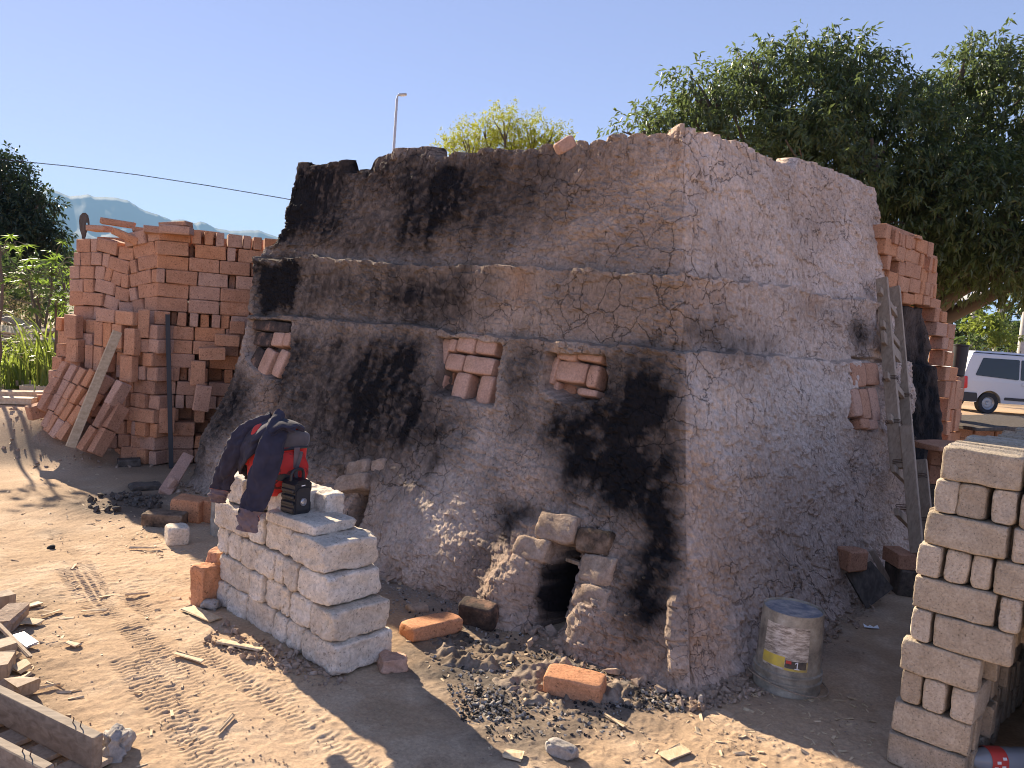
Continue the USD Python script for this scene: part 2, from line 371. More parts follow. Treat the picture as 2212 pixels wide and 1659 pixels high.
_col = _col + (np.array([0.10, 0.11, 0.05]) - _col) * _far * np.clip(fbm(_P / 9, 3, 57)[..., None] * 2.4 - 0.3, 0, 1)
mat('dirt', {'g': ('geometry', {}), 'a': ('attribute', {'attribute': 'tint'}), 'n': ('noise_texture', {'scale': 70.0, 'detail': 6.0, 'roughness': 0.7}),
             'n3': ('noise_texture', {'scale': 260.0, 'detail': 3.0, 'roughness': 0.6}), 'ad': ('math', {'math_type': 'add'}),
             'm': ('map_range', {'from_min': 0.28, 'from_max': 0.72, 'to_min': 0.70, 'to_max': 1.25}), 'h': ('hsv', {}),
             'b': ('bump', {'strength': 0.7, 'distance': 0.006}), 'p': ('principled_bsdf', {'roughness': 0.95, 'specular_ior_level': 0.1})},
    [('g.position', 'n.vector'), ('g.position', 'n3.vector'), ('n.fac', 'm.value'), ('a.color', 'h.color'), ('m.result', 'h.value'), ('h.color', 'p.base_color'),
     ('n.fac', 'ad.value1'), ('n3.fac', 'ad.value2'), ('ad.value', 'b.height'), ('b.normal', 'p.normal')])
obj('ground', (_pv, grid_faces(len(_ys), len(_xs))), 'dirt', smooth=True, tint=_col.reshape(-1, 3), kind='structure',
    label='bare sandy dirt yard with tyre tracks and wood chips', cat='ground')
def GP(x, y, dz=0.0):
    """ground point under a photo pixel, on the uneven ground"""
    p = G(x, y)
    for _ in range(8): p = G(x, y, float(gz(p[0], p[1])))
    p[2] += dz; return p

# ---------------------------------------------------------------- kiln
_zt = [-0.3, 0, 0.1, 0.56, 0.98, 1.53]; _it = [-0.02, 0.0, 0.05, 0.23, 0.36, 0.51]
Z1, Z2 = 1.53, 1.975
def inset(z):
    z = np.asarray(z, float)
    return np.where(z < Z1, np.interp(z, _zt, _it), np.where(z < Z2, np.interp(z, [Z1, Z2], [0.585, 0.635]), np.interp(z, [Z2, 2.85, 3.2], [0.715, 0.905, 0.98])))
def wall_at(x, y, side):
    """photo pixel -> (s, z) on the kiln's left or right face"""
    e, n = (EL, NL) if side == 'L' else (ER, NR)
    t = 0.4
    for _ in range(12):
        p = onplane(x, y, KO - n * t, n); t = 0.5 * t + 0.5 * float(inset(np.clip(p[2], -0.2, 3.0)))
    return float((p - KO) @ e), float(p[2])
def wall_point(s, z, side, out=0.0):
    e, n = (EL, NL) if side == 'L' else (ER, NR)
    return KO + e * s - n * (float(inset(z)) - out) + np.array([0, 0, z])
SRES = 0.01
class Sheet:
    """a map of something over one face, in metres along and up the wall"""
    def __init__(self): self.a = np.zeros((340, 540), np.float32)
    def paint(self, side, px, val, blur, mode='max'):
        halo = self in (soot['L'], soot['R']) if 'soot' in globals() else False
        im = Image.new('F', (540, 340), 0.0)
        q = [((s + 0.2) / SRES, (z + 0.2) / SRES) for s, z in (wall_at(x, y, side) for x, y in px)]
        ImageDraw.Draw(im).polygon(q, fill=1.0)
        m = gaussian_filter(np.asarray(im), blur * (1.5 if 0.03 <= blur else 1) / SRES) if blur else np.asarray(im)
        self.a = np.maximum(self.a, m * val) if mode == 'max' else self.a * (1 - m) + m * val
        if halo and val > 0.4: self.a = np.maximum(self.a, gaussian_filter(m, 0.13 / SRES) * val * 0.93)
    def at(self, s, z, order=1):
        return map_coordinates(self.a, [(np.asarray(z) + 0.2) / SRES, (np.asarray(s) + 0.2) / SRES], order=order, mode='nearest')
soot = {'L': Sheet(), 'R': Sheet()}; hole = {'L': Sheet(), 'R': Sheet()}; bare = {'L': Sheet(), 'R': Sheet()}; pale = {'L': Sheet(), 'R': Sheet()}  # the right soot sheet also holds one patch of painted shade
S = soot['L']
def c1(*q): return [(539.8 + 0.7655 * x, 280.9 + 0.7655 * y) for x, y in q]
def c2(*q): return [(713.2 + 0.6804 * x, 907.4 + 0.6804 * y) for x, y in q]
S.paint('L', c1((60, 60), (720, 50), (690, 130), (600, 220), (520, 300), (430, 350), (40, 350)), 0.90, 0.08)
S.paint('L', c1((70, 60), (250, 80), (235, 200), (190, 345), (40, 350)), 0.93, 0.08)
S.paint('L', c1((470, 40), (690, 60), (610, 180), (520, 270), (440, 260)), 0.94, 0.08)
S.paint('L', c1((330, 60), (480, 50), (470, 200), (340, 190)), 0.86, 0.05)
S.paint('L', c1((690, 60), (860, 50), (740, 180), (560, 340), (450, 350), (560, 260)), 0.50, 0.12)
S.paint('L', c1((0, 345), (185, 350), (160, 440), (120, 525), (0, 530)), 0.975, 0.06)
S.paint('L', c1((150, 345), (280, 345), (240, 520), (110, 525)), 0.72, 0.08)
S.paint('L', c1((390, 385), (690, 375), (700, 420), (640, 480), (520, 555), (330, 560), (350, 480)), 0.88, 0.08)
S.paint('L', c1((680, 385), (1190, 390), (1200, 480), (900, 520), (700, 440)), 0.55, 0.14)
S.paint('L', c1((240, 345), (400, 370), (330, 560), (220, 540)), 0.34, 0.10)
S.paint('L', c1((105, 540), (200, 550), (160, 700), (60, 820), (75, 700)), 0.86, 0.06)
S.paint('L', c1((180, 545), (300, 560), (270, 860), (190, 900), (60, 830)), 0.42, 0.08)
S.paint('L', c1((285, 560), (520, 568), (520, 700), (510, 770), (600, 790), (600, 870), (520, 931), (300, 931), (210, 860), (270, 760)), 0.90, 0.07)
S.paint('L', c1((240, 860), (600, 840), (560, 990), (420, 1010), (240, 980)), 0.80, 0.10)
S.paint('L', c1((690, 590), (850, 620), (830, 750), (740, 780), (680, 760)), 0.50, 0.07)
S.paint('L', c1((740, 740), (870, 750), (850, 830), (720, 900), (690, 840)), 0.88, 0.08)
S.paint('L', c1((985, 620), (1215, 625), (1225, 960), (820, 960), (740, 900), (830, 770), (960, 770)), 0.95, 0.07)
S.paint('L', c2((160, -20), (440, -20), (400, 90), (330, 190), (250, 250), (180, 330), (200, 200), (280, 110)), 0.80, 0.08)
S.paint('L', c2((580, 100), (700, 0), (1120, 0), (1135, 320), (1130, 520), (1110, 700), (1000, 720), (925, 700), (915, 540), (950, 380), (870, 270), (730, 230), (640, 250)), 0.95, 0.06)
S.paint('L', c2((530, 260), (650, 200), (700, 270), (640, 330), (570, 420), (540, 380)), 0.88, 0.04)
S.paint('L', c2((470, 360), (570, 360), (540, 500), (480, 560)), 0.82, 0.06)
S.paint('L', c2((640, 270), (1000, 250), (960, 340), (700, 290)), 0.86, 0.06)
S.paint('L', c2((490, 520), (560, 500), (600, 700), (480, 660)), 0.45, 0.05)
S.paint('L', [(470, 760), (560, 830), (540, 930), (480, 960), (430, 1040), (370, 1060), (440, 960)], 0.82, 0.07)
S.paint('L', [(590, 900), (640, 880), (620, 1000), (560, 1060), (480, 1050)], 0.45, 0.08)
S.paint('L', [(680, 1040), (760, 1040), (740, 1100), (690, 1090)], 0.55, 0.06)
S.paint('L', c1((40, 40), (860, 40), (700, 200), (560, 350), (440, 380), (40, 350)), 0.90, 0.10)
S.paint('L', c1((500, 60), (1000, 40), (900, 200), (700, 370), (420, 370)), 0.84, 0.16)
S.paint('L', c1((40, 345), (700, 360), (640, 560), (40, 540)), 0.80, 0.12)
S.paint('L', c1((370, 370), (740, 370), (660, 520), (520, 565), (310, 565)), 0.89, 0.10)
S.paint('L', c1((60, 540), (530, 560), (600, 800), (560, 960), (40, 960)), 0.78, 0.12)
S.paint('L', c1((260, 555), (530, 560), (530, 780), (620, 800), (600, 950), (260, 960), (200, 860)), 0.91, 0.10)
S.paint('L', c1((690, 580), (860, 600), (840, 760), (700, 800)), 0.80, 0.08)
S.paint('L', c1((960, 610), (1225, 615), (1225, 980), (780, 980), (730, 880), (830, 760), (960, 770)), 0.93, 0.08)
S.paint('L', c2((420, 60), (560, 40), (620, 230), (540, 420), (420, 330)), 0.30, 0.08)
lite = Sheet()
lite.paint('L', c2((600, 80), (720, 90), (720, 240), (620, 250), (590, 180)), 0.75, 0.04)
lite.paint('L', c1((250, 120), (330, 120), (450, 190), (420, 310), (270, 320)), 0.22, 0.07)
R = soot['R']
R.paint('R', [(1470, 690), (1530, 690), (1640, 735), (1640, 765), (1470, 757)], 0.75, 0.05)
R.paint('R', [(1640, 725), (1680, 730), (1690, 765), (1640, 765)], 0.5, 0.04)
R.paint('R', [(1835, 690), (1875, 695), (1880, 765), (1835, 760)], 0.9, 0.05)
R.paint('R', [(1690, 640), (1800, 660), (1880, 665), (1880, 700), (1750, 690)], 0.35, 0.05)
R.paint('R', [(1470, 595), (1500, 595), (1500, 760), (1470, 760)], 0.4, 0.05)
R.paint('R', [(1470, 770), (1490, 770), (1500, 1480), (1478, 1480)], 0.45, 0.03)
R.paint('R', [(1640, 1000), (1960, 960), (1980, 1240), (1700, 1300), (1620, 1200)], 0.22, 0.25)  # painted shade: soft darkening low at the far end, no soot here
W1 = [(937, 726), (1078, 745), (1066, 800), (1060, 872), (1020, 868), (950, 850), (934, 842), (942, 800)]
W2 = [(1184, 762), (1300, 765), (1298, 850), (1280, 862), (1215, 862), (1176, 838)]
W0 = [(540, 690), (626, 694), (622, 760), (604, 822), (575, 812), (545, 790), (528, 760)]
W3 = [(1838, 772), (1906, 774), (1908, 930), (1862, 925), (1845, 900)]
for q, sd in ((W1, 'L'), (W2, 'L'), (W0, 'L'), (W3, 'R')): hole[sd].paint(sd, q, 0.07 if sd == 'R' else (0.12 if q is W0 else 0.15), 0.006)
S1 = [(1206, 1172), (1252, 1188), (1244, 1240), (1226, 1330), (1196, 1392), (1150, 1392), (1172, 1330), (1194, 1240)]
S2 = [(783, 1050), (800, 1062), (782, 1120), (760, 1172), (742, 1160), (764, 1095)]
hole['L'].paint('L', S1, 0.42, 0.006); hole['L'].paint('L', S2, 0.30, 0.006)
for q in (S1, S2): soot['L'].paint('L', q, 1.0, 0.012); soot['L'].paint('L', q, 0.8, 0.05)
for q, sd, v in (([(690, 380), (735, 350), (740, 410), (700, 420)], 'L', 0.35), ([(800, 345), (850, 330), (850, 400), (800, 420)], 'L', 0.35), ([(1110, 585), (1150, 580), (1140, 640), (1100, 650)], 'L', 0.6),
                 ([(1100, 745), (1180, 735), (1230, 750), (1180, 765)], 'L', 0.5), ([(1420, 705), (1445, 712), (1440, 725)], 'L', 1.0), ([(1365, 935), (1385, 940), (1380, 955), (1366, 950)], 'L', 1.2),
                 ([(1350, 1340), (1420, 1380), (1440, 1470), (1330, 1450)], 'L', 0.45), ([(1080, 1190), (1170, 1250), (1160, 1290), (1080, 1260)], 'L', 0.35), ([(680, 1000), (760, 990), (760, 1040), (690, 1050)], 'L', 0.3),
                 ([(1455, 280), (1475, 275), (1475, 350), (1450, 360)], 'L', 0.5), ([(560, 830), (610, 840), (590, 960), (545, 930)], 'L', 0.35),
                 ([(1730, 615), (1757, 612), (1757, 690), (1732, 680)], 'R', 0.5), ([(1540, 620), (1570, 625), (1565, 700), (1540, 690)], 'R', 0.4), ([(1480, 600), (1530, 610), (1530, 690), (1480, 690)], 'R', 0.3),
                 ([(1600, 820), (1625, 820), (1625, 900), (1600, 890)], 'R', 0.22), ([(1480, 1000), (1540, 990), (1530, 1120), (1485, 1100)], 'R', 0.25), ([(1480, 1300), (1560, 1300), (1580, 1480), (1480, 1480)], 'R', 0.4)):
    bare[sd].paint(sd, q, v, 0.03)
for q, sd, v in (([(650, 560), (860, 560), (780, 700), (660, 690)], 'L', 0.35), ([(960, 930), (1130, 930), (1080, 1150), (960, 1280), (860, 1260), (800, 1100)], 'L', 0.8), ([(660, 930), (760, 950), (740, 1060), (650, 1040)], 'L', 0.6),
                 ([(600, 560), (1460, 560), (1460, 590), (600, 575)], 'L', 0.5), ([(640, 690), (1460, 740), (1460, 765), (640, 712)], 'L', 0.45), ([(1060, 760), (1170, 760), (1150, 860), (1080, 880)], 'L', 0.5),
                 ([(1480, 780), (1840, 780), (1840, 1000), (1480, 1150)], 'R', 0.6), ([(1490, 300), (1700, 360), (1750, 560), (1490, 560)], 'R', 0.25)):
    pale[sd].paint(sd, q, v, 0.10)

# -- the mesh: columns run round the plan, rows up the wall
SLE = lambda z: np.interp(z, [0, 1.5, 1.53, 1.56, 2.08, 2.12, 2.25, 2.27, 2.94], [5.0, 4.96, 4.98, 5.14, 5.22, 5.02, 5.0, 4.93, 5.0])
SRE, BACK_L, BACK_R = 3.78, 4.8, 4.3
def plan(z, nL=440, nR=370, ne=70, nb=14):
    """(sL, sR) of every column at height z (arrays: rows x columns)"""
    z = np.asarray(z); t = inset(z); a = SLE(z)
    f = lambda n: np.linspace(0, 1, n, endpoint=False)
    segs = []
    def seg(p, q, n): segs.append((p[0] + (q[0] - p[0]) * f(n), p[1] + (q[1] - p[1]) * f(n)))
    t = t / CK; b = a - t * KK; d = SRE - t * KK
    seg((b, BACK_R), (b, t), ne); seg((b, t), (t, t), nL); seg((t, t), (t, d), nR); seg((t, d), (BACK_L, SRE), ne); seg((BACK_L, SRE), (b, BACK_R), nb)
    return np.concatenate([s[0] for s in segs]), np.concatenate([s[1] for s in segs])
NLc, NRc, NEc, NBc = 440, 370, 70, 14
NCOL = NEc + NLc + NRc + NEc + NBc
_cid = np.concatenate([np.full(NEc, 3), np.full(NLc, 0), np.full(NRc, 1), np.full(NEc, 2), np.full(NBc, 4)])
_sL0, _sR0 = plan(1.0)
def _lump(s, n, w=0.145, sd=0):
    k = np.floor(s / w); return 0.032 * np.sqrt(np.clip(np.sin(np.pi * (s / w - k)), 0, 1)) + 0.05 * (noise(np.stack([k * 1.7, k * 0, k * 0 + sd], -1), n) - 0.5)
_sLt, _sRt = plan(2.8)
_top = np.full(NCOL, 2.80)
_prL = [(0.80, 2.86), (0.93, 2.84), (1.0, 2.80), (1.8, 2.80), (2.5, 2.81), (3.16, 2.83), (3.19, 2.915), (3.80, 2.91), (3.85, 2.86), (3.88, 2.775), (4.25, 2.77), (4.29, 2.88), (4.75, 2.90), (5.05, 2.92)]
_prR = [(0.70, 2.84), (0.82, 2.82), (1.0, 2.82), (1.13, 2.845), (1.65, 2.865), (1.95, 2.84), (2.3, 2.86), (2.36, 2.95), (3.3, 2.985), (3.9, 2.97)]
_top = np.where(_cid == 0, np.interp(_sLt, *zip(*_prL)) + _lump(_sLt, 81), np.where(_cid == 1, np.interp(_sRt, *zip(*_prR)) + 0.6 * _lump(_sRt, 82, 0.10) - 0.01, np.where(_cid == 3, 2.84, 2.93)))
_cc = np.stack([_sL0 * 1.4, _sR0 * 1.4, np.zeros(NCOL)], -1)
_d1 = (fbm(_cc, 3, 91) - 0.5) * 0.07; _d2 = (fbm(_cc * 1.3, 3, 92) - 0.5) * 0.09 + np.where(_cid == 0, np.interp(_sL0, [0.6, 4.8], [0, 0.07]), np.where(_cid == 1, np.interp(_sR0, [0.6, 3.9], [0, 0.02]), 0))
_hf = np.stack([_sL0 * 9, _sR0 * 9, np.zeros(NCOL)], -1)
_z1, _z2 = Z1 + _d1 + (fbm(_hf, 3, 95) - 0.5) * 0.05, Z2 + _d2 + (fbm(_hf, 3, 96) - 0.5) * 0.06
def rows(lo, hi, n): return lo + (hi - lo) * np.linspace(0, 1, n)[:, None]
# nominal z (for the batter), real z
_nom = np.concatenate([np.repeat(np.linspace(-0.12, Z1 - 1e-4, 150)[:, None], NCOL, 1), np.repeat(np.array([[Z1 + 1e-4], ]), NCOL, 1), np.repeat(np.linspace(Z1 + 0.006, Z2 - 1e-4, 46)[:, None], NCOL, 1),
                       np.repeat(np.array([[Z2 + 1e-4], ]), NCOL, 1), Z2 + 0.006 + (_top - Z2 - 0.006) * np.linspace(0, 1, 92)[:, None]])
_zz = np.concatenate([rows(-0.12 + 0 * _z1, _z1, 150), _z1[None] + 0.010, rows(_z1 + 0.014, _z2, 46), _z2[None] + 0.010, rows(_z2 + 0.014, _top, 92)])
NROW = len(_zz); ROW1, ROW2 = 150, 150 + 1 + 46
_sl = np.empty((NROW, NCOL)); _sr = np.empty((NROW, NCOL))
for i in range(NROW):
    t = inset(_nom[i]) / CK; a = SLE(_nom[i]) - t * KK; dd = SRE - t * KK
    fr = np.concatenate([np.linspace(0, 1, n, endpoint=False) for n in (NEc, NLc, NRc, NEc, NBc)])
    p0 = {3: (a, BACK_R + 0 * a), 0: (a, t), 1: (t, t), 2: (t, dd), 4: (BACK_L + 0 * a, SRE + 0 * a)}; p1 = {3: (a, t), 0: (t, t), 1: (t, dd), 2: (BACK_L + 0 * a, SRE + 0 * a), 4: (a, BACK_R + 0 * a)}
    for k in (3, 0, 1, 2, 4):
        w = _cid == k
        _sl[i, w] = p0[k][0][w] + (p1[k][0][w] - p0[k][0][w]) * fr[w]; _sr[i, w] = p0[k][1][w] + (p1[k][1][w] - p0[k][1][w]) * fr[w]
_SLraw, _SRraw = _sl.copy(), _sr.copy()
_sl = gaussian_filter1d(_sl, 4.0, axis=1, mode='wrap'); _sr = gaussian_filter1d(_sr, 4.0, axis=1, mode='wrap')
_tx = np.roll(_sl, -2, 1) - np.roll(_sl, 2, 1); _ty = np.roll(_sr, -2, 1) - np.roll(_sr, 2, 1)
_ln = np.hypot(_tx, _ty) + 1e-9
# outward in (sL, sR): left face runs towards -sL with outside at -sR
_ox, _oy = _ty / _ln, -_tx / _ln
_flip = np.where((_ox[:, NEc + NLc // 2] * 0 + _oy[:, NEc + NLc // 2]) > 0, -1.0, 1.0)[:, None]
_ox, _oy = _ox * _flip, _oy * _flip
isL, isR = np.broadcast_to(_cid == 0, _sl.shape), np.broadcast_to(_cid == 1, _sl.shape)
S_ = np.where(isL, _SLraw + _SRraw * KK, np.where(isR, _SRraw + _SLraw * KK, 0)); Zr = _zz
P3 = np.stack([_sl, _sr, Zr], -1)
blendR = np.clip(gaussian_filter1d(isR.astype(float), 5, axis=1), 0, 1)
disp = (fbm(P3 * 2.0, 2, 11) - 0.5) * 0.07
crust = (fbm(P3 * np.array([15, 15, 34]), 5, 12) - 0.5) * 0.036 + (fbm(P3 * np.array([34, 34, 60]), 3, 16) - 0.5) * 0.016
crust = crust + np.clip(noise(P3 * np.array([42, 42, 70]) + 3 * noise(P3 * 6, 4)[..., None], 18) - 0.6, 0, 1) * 0.035
streak = np.clip(noise(P3 * np.array([62, 62, 6]) + 0.8 * noise(P3 * 5, 4)[..., None], 24) - 0.58, 0, 1) * -0.05 + (fbm(P3 * np.array([52, 52, 7]), 3, 14) - 0.5) * 0.024 + (fbm(P3 * np.array([22, 22, 22]), 3, 15) - 0.5) * 0.018
crumb = np.clip(noise(P3 * np.array([30, 30, 36]) + 2.5 * noise(P3 * 7, 44)[..., None], 45) - 0.55, 0, 1) * 0.030 + (np.random.default_rng(5).random(P3.shape[:2]) - 0.5) * 0.0045
vert_top = np.clip((Zr - 2.45) / 0.3, 0, 1) * isL
w_st = np.clip(blendR * (0.45 + 0.55 * np.clip((Zr - 0.6) / 0.8, 0, 1)) + 0.7 * vert_top, 0, 1)
_rg = np.clip((fbm(P3 * 1.7, 3, 48) - 0.36) * 4.0, 0.18, 1)
disp = disp + crust * _rg * (1 - 0.75 * w_st) + 1.0 * streak * np.clip(w_st + 0.2, 0, 1) + crumb * _rg * (1 - 0.65 * w_st)
# torn patches: flakes of plaster standing proud or fallen off
_fl = fbm(P3 * np.array([4.5, 4.5, 6.5]), 4, 46); disp = disp + 0.012 * (np.clip((_fl - 0.53) / 0.02, 0, 1) - 0.5) + 0.007 * np.clip((fbm(P3 * np.array([9, 9, 12]), 3, 47) - 0.55) / 0.02, 0, 1)
# cracks: edges of mud cells, in patches
U_ = np.where(isL, -S_, S_)
def cracks(cell, seed, width, depth):
    r = np.random.default_rng(seed)
    gx, gy = np.meshgrid(np.arange(-5.4, 4.4, cell), np.arange(-0.3, 3.2, cell))
    pts = np.stack([gx, gy], -1).reshape(-1, 2) + r.uniform(-0.55, 0.55, (gx.size, 2)) * cell
    q = np.stack([U_, Zr], -1)
    wq = q + np.stack([noise(P3 * 9, seed) - 0.5, noise(P3 * 9, seed + 1) - 0.5], -1) * cell * 0.7
    d, _ = cKDTree(pts).query(wq.reshape(-1, 2), k=2, workers=-1)
    e = (d[:, 1] - d[:, 0]).reshape(U_.shape)
    patch = np.clip((fbm(P3 * 1.6, 3, seed + 2) - 0.40) * 6, 0, 1)
    return np.clip(1 - e / width, 0, 1) ** 0.7 * depth * patch
lowz = np.clip(1.4 - Zr / 1.4, 0.25, 1)
ck = cracks(0.17, 101, 0.018, 0.018) * lowz + cracks(0.08, 111, 0.012, 0.006) * (0.5 + 0.5 * lowz)
disp = disp - ck * (isL | isR)
def sheet_at(sh, warp=0.0, seed=0):
    ws = (fbm(P3 * 5, 3, 120 + seed) - 0.5) * 2 * warp; wz = (fbm(P3 * 5, 3, 130 + seed) - 0.5) * 2 * warp
    return np.where(isL, sh['L'].at(S_ + ws, Zr + wz), 0) + np.where(isR, sh['R'].at(S_ + ws, Zr + wz), 0)
# bulges of mud
def bulge(px, ss, sz, h, side='L'):
    s, z = wall_at(*px, side); w = isL if side == 'L' else isR
    return w * h * np.exp(-0.5 * ((S_ - s) / ss) ** 2 - 0.5 * ((Zr - z) / sz) ** 2)
disp = disp + bulge((890, 1160), 0.30, 0.28, 0.11) + bulge((1000, 1230), 0.25, 0.14, 0.08) + bulge((1370, 1370), 0.22, 0.2, 0.08) + bulge((1110, 1300), 0.10, 0.2, 0.08) + bulge((1275, 1330), 0.09, 0.2, 0.07) + bulge((640, 1010), 0.18, 0.15, 0.08) + bulge((1120, 1260), 0.12, 0.16, 0.07) + bulge((690, 1060), 0.22, 0.12, 0.08)
disp = disp + bulge((1110, 560), 0.09, 0.06, 0.05) + bulge((480, 960), 0.3, 0.2, 0.08)
bl = Sheet(); bl.paint('L', [(1455, 1285), (1478, 1275), (1485, 1440), (1455, 1450)], 0.06, 0.012); disp = disp + np.where(isL, bl.at(S_, Zr), 0)
# crumbling lips of the two ledges
for _zl in (_z1, _z2):
    _u = Zr - _zl[None]
    disp = disp + np.where((_u <= 0.004) & (_u > -0.12), np.exp(-((_u + 0.012) / 0.035) ** 2) * (0.004 + 0.055 * np.clip(fbm(P3 * np.array([8, 8, 3]), 3, 140) - 0.42, 0, 1)), 0)
    disp = disp + np.where((_u > 0.004) & (_u < 0.14), np.exp(-(_u / 0.05)) * 0.12 * np.clip(fbm(P3 * np.array([7, 7, 6]), 3, 141) - 0.52, 0, 1), 0)
# base spreading a little
disp = disp + np.clip(0.10 - Zr, 0, 0.22) * 0.35 * (0.2 + fbm(P3 * 5, 3, 19))
disp = disp - isR * 0.26 * np.clip((S_ - 1.0) / 2.0, 0, 1) * np.clip(1 - Zr / 1.3, 0, 1.1)
hol = sheet_at(hole, 0.018, 1)
disp = disp - hol
disp = np.where(isL | isR, disp, disp * 1.0)
_sl = _sl + _ox * disp; _sr = _sr + _oy * disp
KP = KO + EL * _sl[..., None] + ER * _sr[..., None] + np.array([0, 0, 1.0]) * (Zr + (fbm(P3 * 12, 2, 17) - 0.5) * 0.012)[..., None]
KP[..., 2] -= KO[2]
# colours
nA = fbm(P3 * 1.1, 4, 201)[..., None]; nB = fbm(P3 * np.array([6, 6, 4]), 4, 202)[..., None]; nC = fbm(P3 * 26, 3, 203)[..., None]
cL = np.array([0.34, 0.248, 0.185]) + (np.array([0.58, 0.445, 0.345]) - np.array([0.34, 0.248, 0.185])) * np.clip((nA * 0.55 + nB * 0.45 - 0.30) / 0.4, 0, 1)
cR = np.array([0.46, 0.345, 0.265]) + (np.array([0.70, 0.55, 0.445]) - np.array([0.46, 0.345, 0.265])) * np.clip((nA * 0.5 + nB * 0.5 - 0.30) / 0.4, 0, 1)
col = cL + (cR - cL) * np.where(isL | isR, blendR, 0.0)[..., None]
pl = np.clip(sheet_at(pale, 0.05, 2), 0, 1)[..., None]; col = col + (np.array([0.66, 0.545, 0.445]) - col) * pl * np.clip(nB * 1.6 - 0.1, 0, 1)
br = np.clip(sheet_at(bare, 0.05, 3)[..., None] * np.clip((nC * 0.5 + nB * 0.5 - 0.36) * 7, 0, 1), 0, 1); col = col + (np.array([0.44, 0.245, 0.13]) - col) * br
st = np.clip(sheet_at(soot, 0.10, 4), 0, 1)
_vst = (noise(P3 * np.array([26, 26, 2.2]), 210) - 0.5)[..., None][..., 0]
_vs2 = (fbm(P3 * np.array([9, 9, 1.4]), 3, 211) - 0.5)
st = np.clip(st * (1.03 + 0.30 * _vst * (1 - st ** 6) + 0.8 * _vs2 * (1 - st ** 5)), 0, 1)
st = np.clip(st - np.where(isL, lite.at(S_, Zr), 0) * 1.0, 0, 1)
st = np.where(_cid == 3, 0.94, st)
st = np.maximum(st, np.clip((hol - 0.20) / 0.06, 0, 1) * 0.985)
st = np.clip(st * (1.10 - 0.22 * np.clip((nC[..., 0] - 0.45) * 4, 0, 1) * (st < 0.92)) + (nB[..., 0] - 0.5) * 0.5 * np.clip(st * 4, 0, 1) * (1 - st), 0, 1)[..., None]
col = col + (np.array([0.016, 0.014, 0.014]) - col) * st ** 0.9
mat('mud', {'g': ('geometry', {}), 'a': ('attribute', {'attribute': 'tint'}), 'n': ('noise_texture', {'scale': 40.0, 'detail': 8.0, 'roughness': 0.75}),
            'm': ('map_range', {'from_min': 0.30, 'from_max': 0.70, 'to_min': 0.62, 'to_max': 1.30}), 'h': ('hsv', {}),
            'wn': ('noise_texture', {'scale': 9.0, 'detail': 4.0, 'roughness': 0.6}), 'wv': ('vector_math', {'math_type': 'scale', 'scale': 0.10}), 'wp': ('vector_math', {'math_type': 'add'}),
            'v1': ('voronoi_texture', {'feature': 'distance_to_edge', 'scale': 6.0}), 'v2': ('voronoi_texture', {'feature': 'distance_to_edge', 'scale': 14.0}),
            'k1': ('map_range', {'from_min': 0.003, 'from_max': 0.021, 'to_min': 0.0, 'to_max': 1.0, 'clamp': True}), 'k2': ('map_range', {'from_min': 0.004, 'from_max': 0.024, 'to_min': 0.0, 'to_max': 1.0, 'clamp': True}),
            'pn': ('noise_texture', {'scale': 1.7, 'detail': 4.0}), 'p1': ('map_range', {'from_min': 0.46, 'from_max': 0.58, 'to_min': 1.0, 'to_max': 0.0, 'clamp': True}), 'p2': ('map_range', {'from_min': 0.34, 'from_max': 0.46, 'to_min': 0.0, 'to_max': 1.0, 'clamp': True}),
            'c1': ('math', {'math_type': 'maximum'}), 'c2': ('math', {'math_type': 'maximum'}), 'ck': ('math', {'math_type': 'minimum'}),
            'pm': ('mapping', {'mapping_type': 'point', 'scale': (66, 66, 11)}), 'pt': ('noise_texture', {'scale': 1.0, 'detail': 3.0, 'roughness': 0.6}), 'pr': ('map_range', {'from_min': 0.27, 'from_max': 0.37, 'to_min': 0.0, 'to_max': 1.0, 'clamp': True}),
            'cp': ('math', {'math_type': 'multiply'}), 'dk': ('map_range', {'from_min': 0.0, 'from_max': 1.0, 'to_min': 0.42, 'to_max': 1.0}), 'vv': ('math', {'math_type': 'multiply'}),  # cracks and pits darkened in colour, imitating crevice shade besides their dirt
            'hb': ('math', {'math_type': 'multiply_add', 'value2': 0.7}),
            'b': ('bump', {'strength': 0.85, 'distance': 0.014}), 'p': ('principled_bsdf', {'roughness': 0.95, 'specular_ior_level': 0.10})},
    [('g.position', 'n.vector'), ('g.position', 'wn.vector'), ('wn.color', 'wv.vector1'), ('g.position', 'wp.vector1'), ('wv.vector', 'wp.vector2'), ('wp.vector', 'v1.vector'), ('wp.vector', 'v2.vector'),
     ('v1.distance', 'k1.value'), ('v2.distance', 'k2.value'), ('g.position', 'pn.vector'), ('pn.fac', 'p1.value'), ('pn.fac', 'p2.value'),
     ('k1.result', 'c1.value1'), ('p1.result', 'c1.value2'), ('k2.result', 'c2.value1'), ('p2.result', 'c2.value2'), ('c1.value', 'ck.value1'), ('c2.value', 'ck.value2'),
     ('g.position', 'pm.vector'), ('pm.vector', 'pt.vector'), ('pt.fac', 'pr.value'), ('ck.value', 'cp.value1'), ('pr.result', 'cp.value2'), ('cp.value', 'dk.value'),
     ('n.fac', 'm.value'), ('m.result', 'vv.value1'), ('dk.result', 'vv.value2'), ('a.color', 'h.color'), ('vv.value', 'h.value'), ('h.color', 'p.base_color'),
     ('cp.value', 'hb.value1'), ('n.fac', 'hb.value3'), ('hb.value', 'b.height'), ('b.normal', 'p.normal')])
kiln = thing('brick_kiln', 'large soot stained mud plastered brick kiln with sloping walls in three tiers', 'kiln', KO)
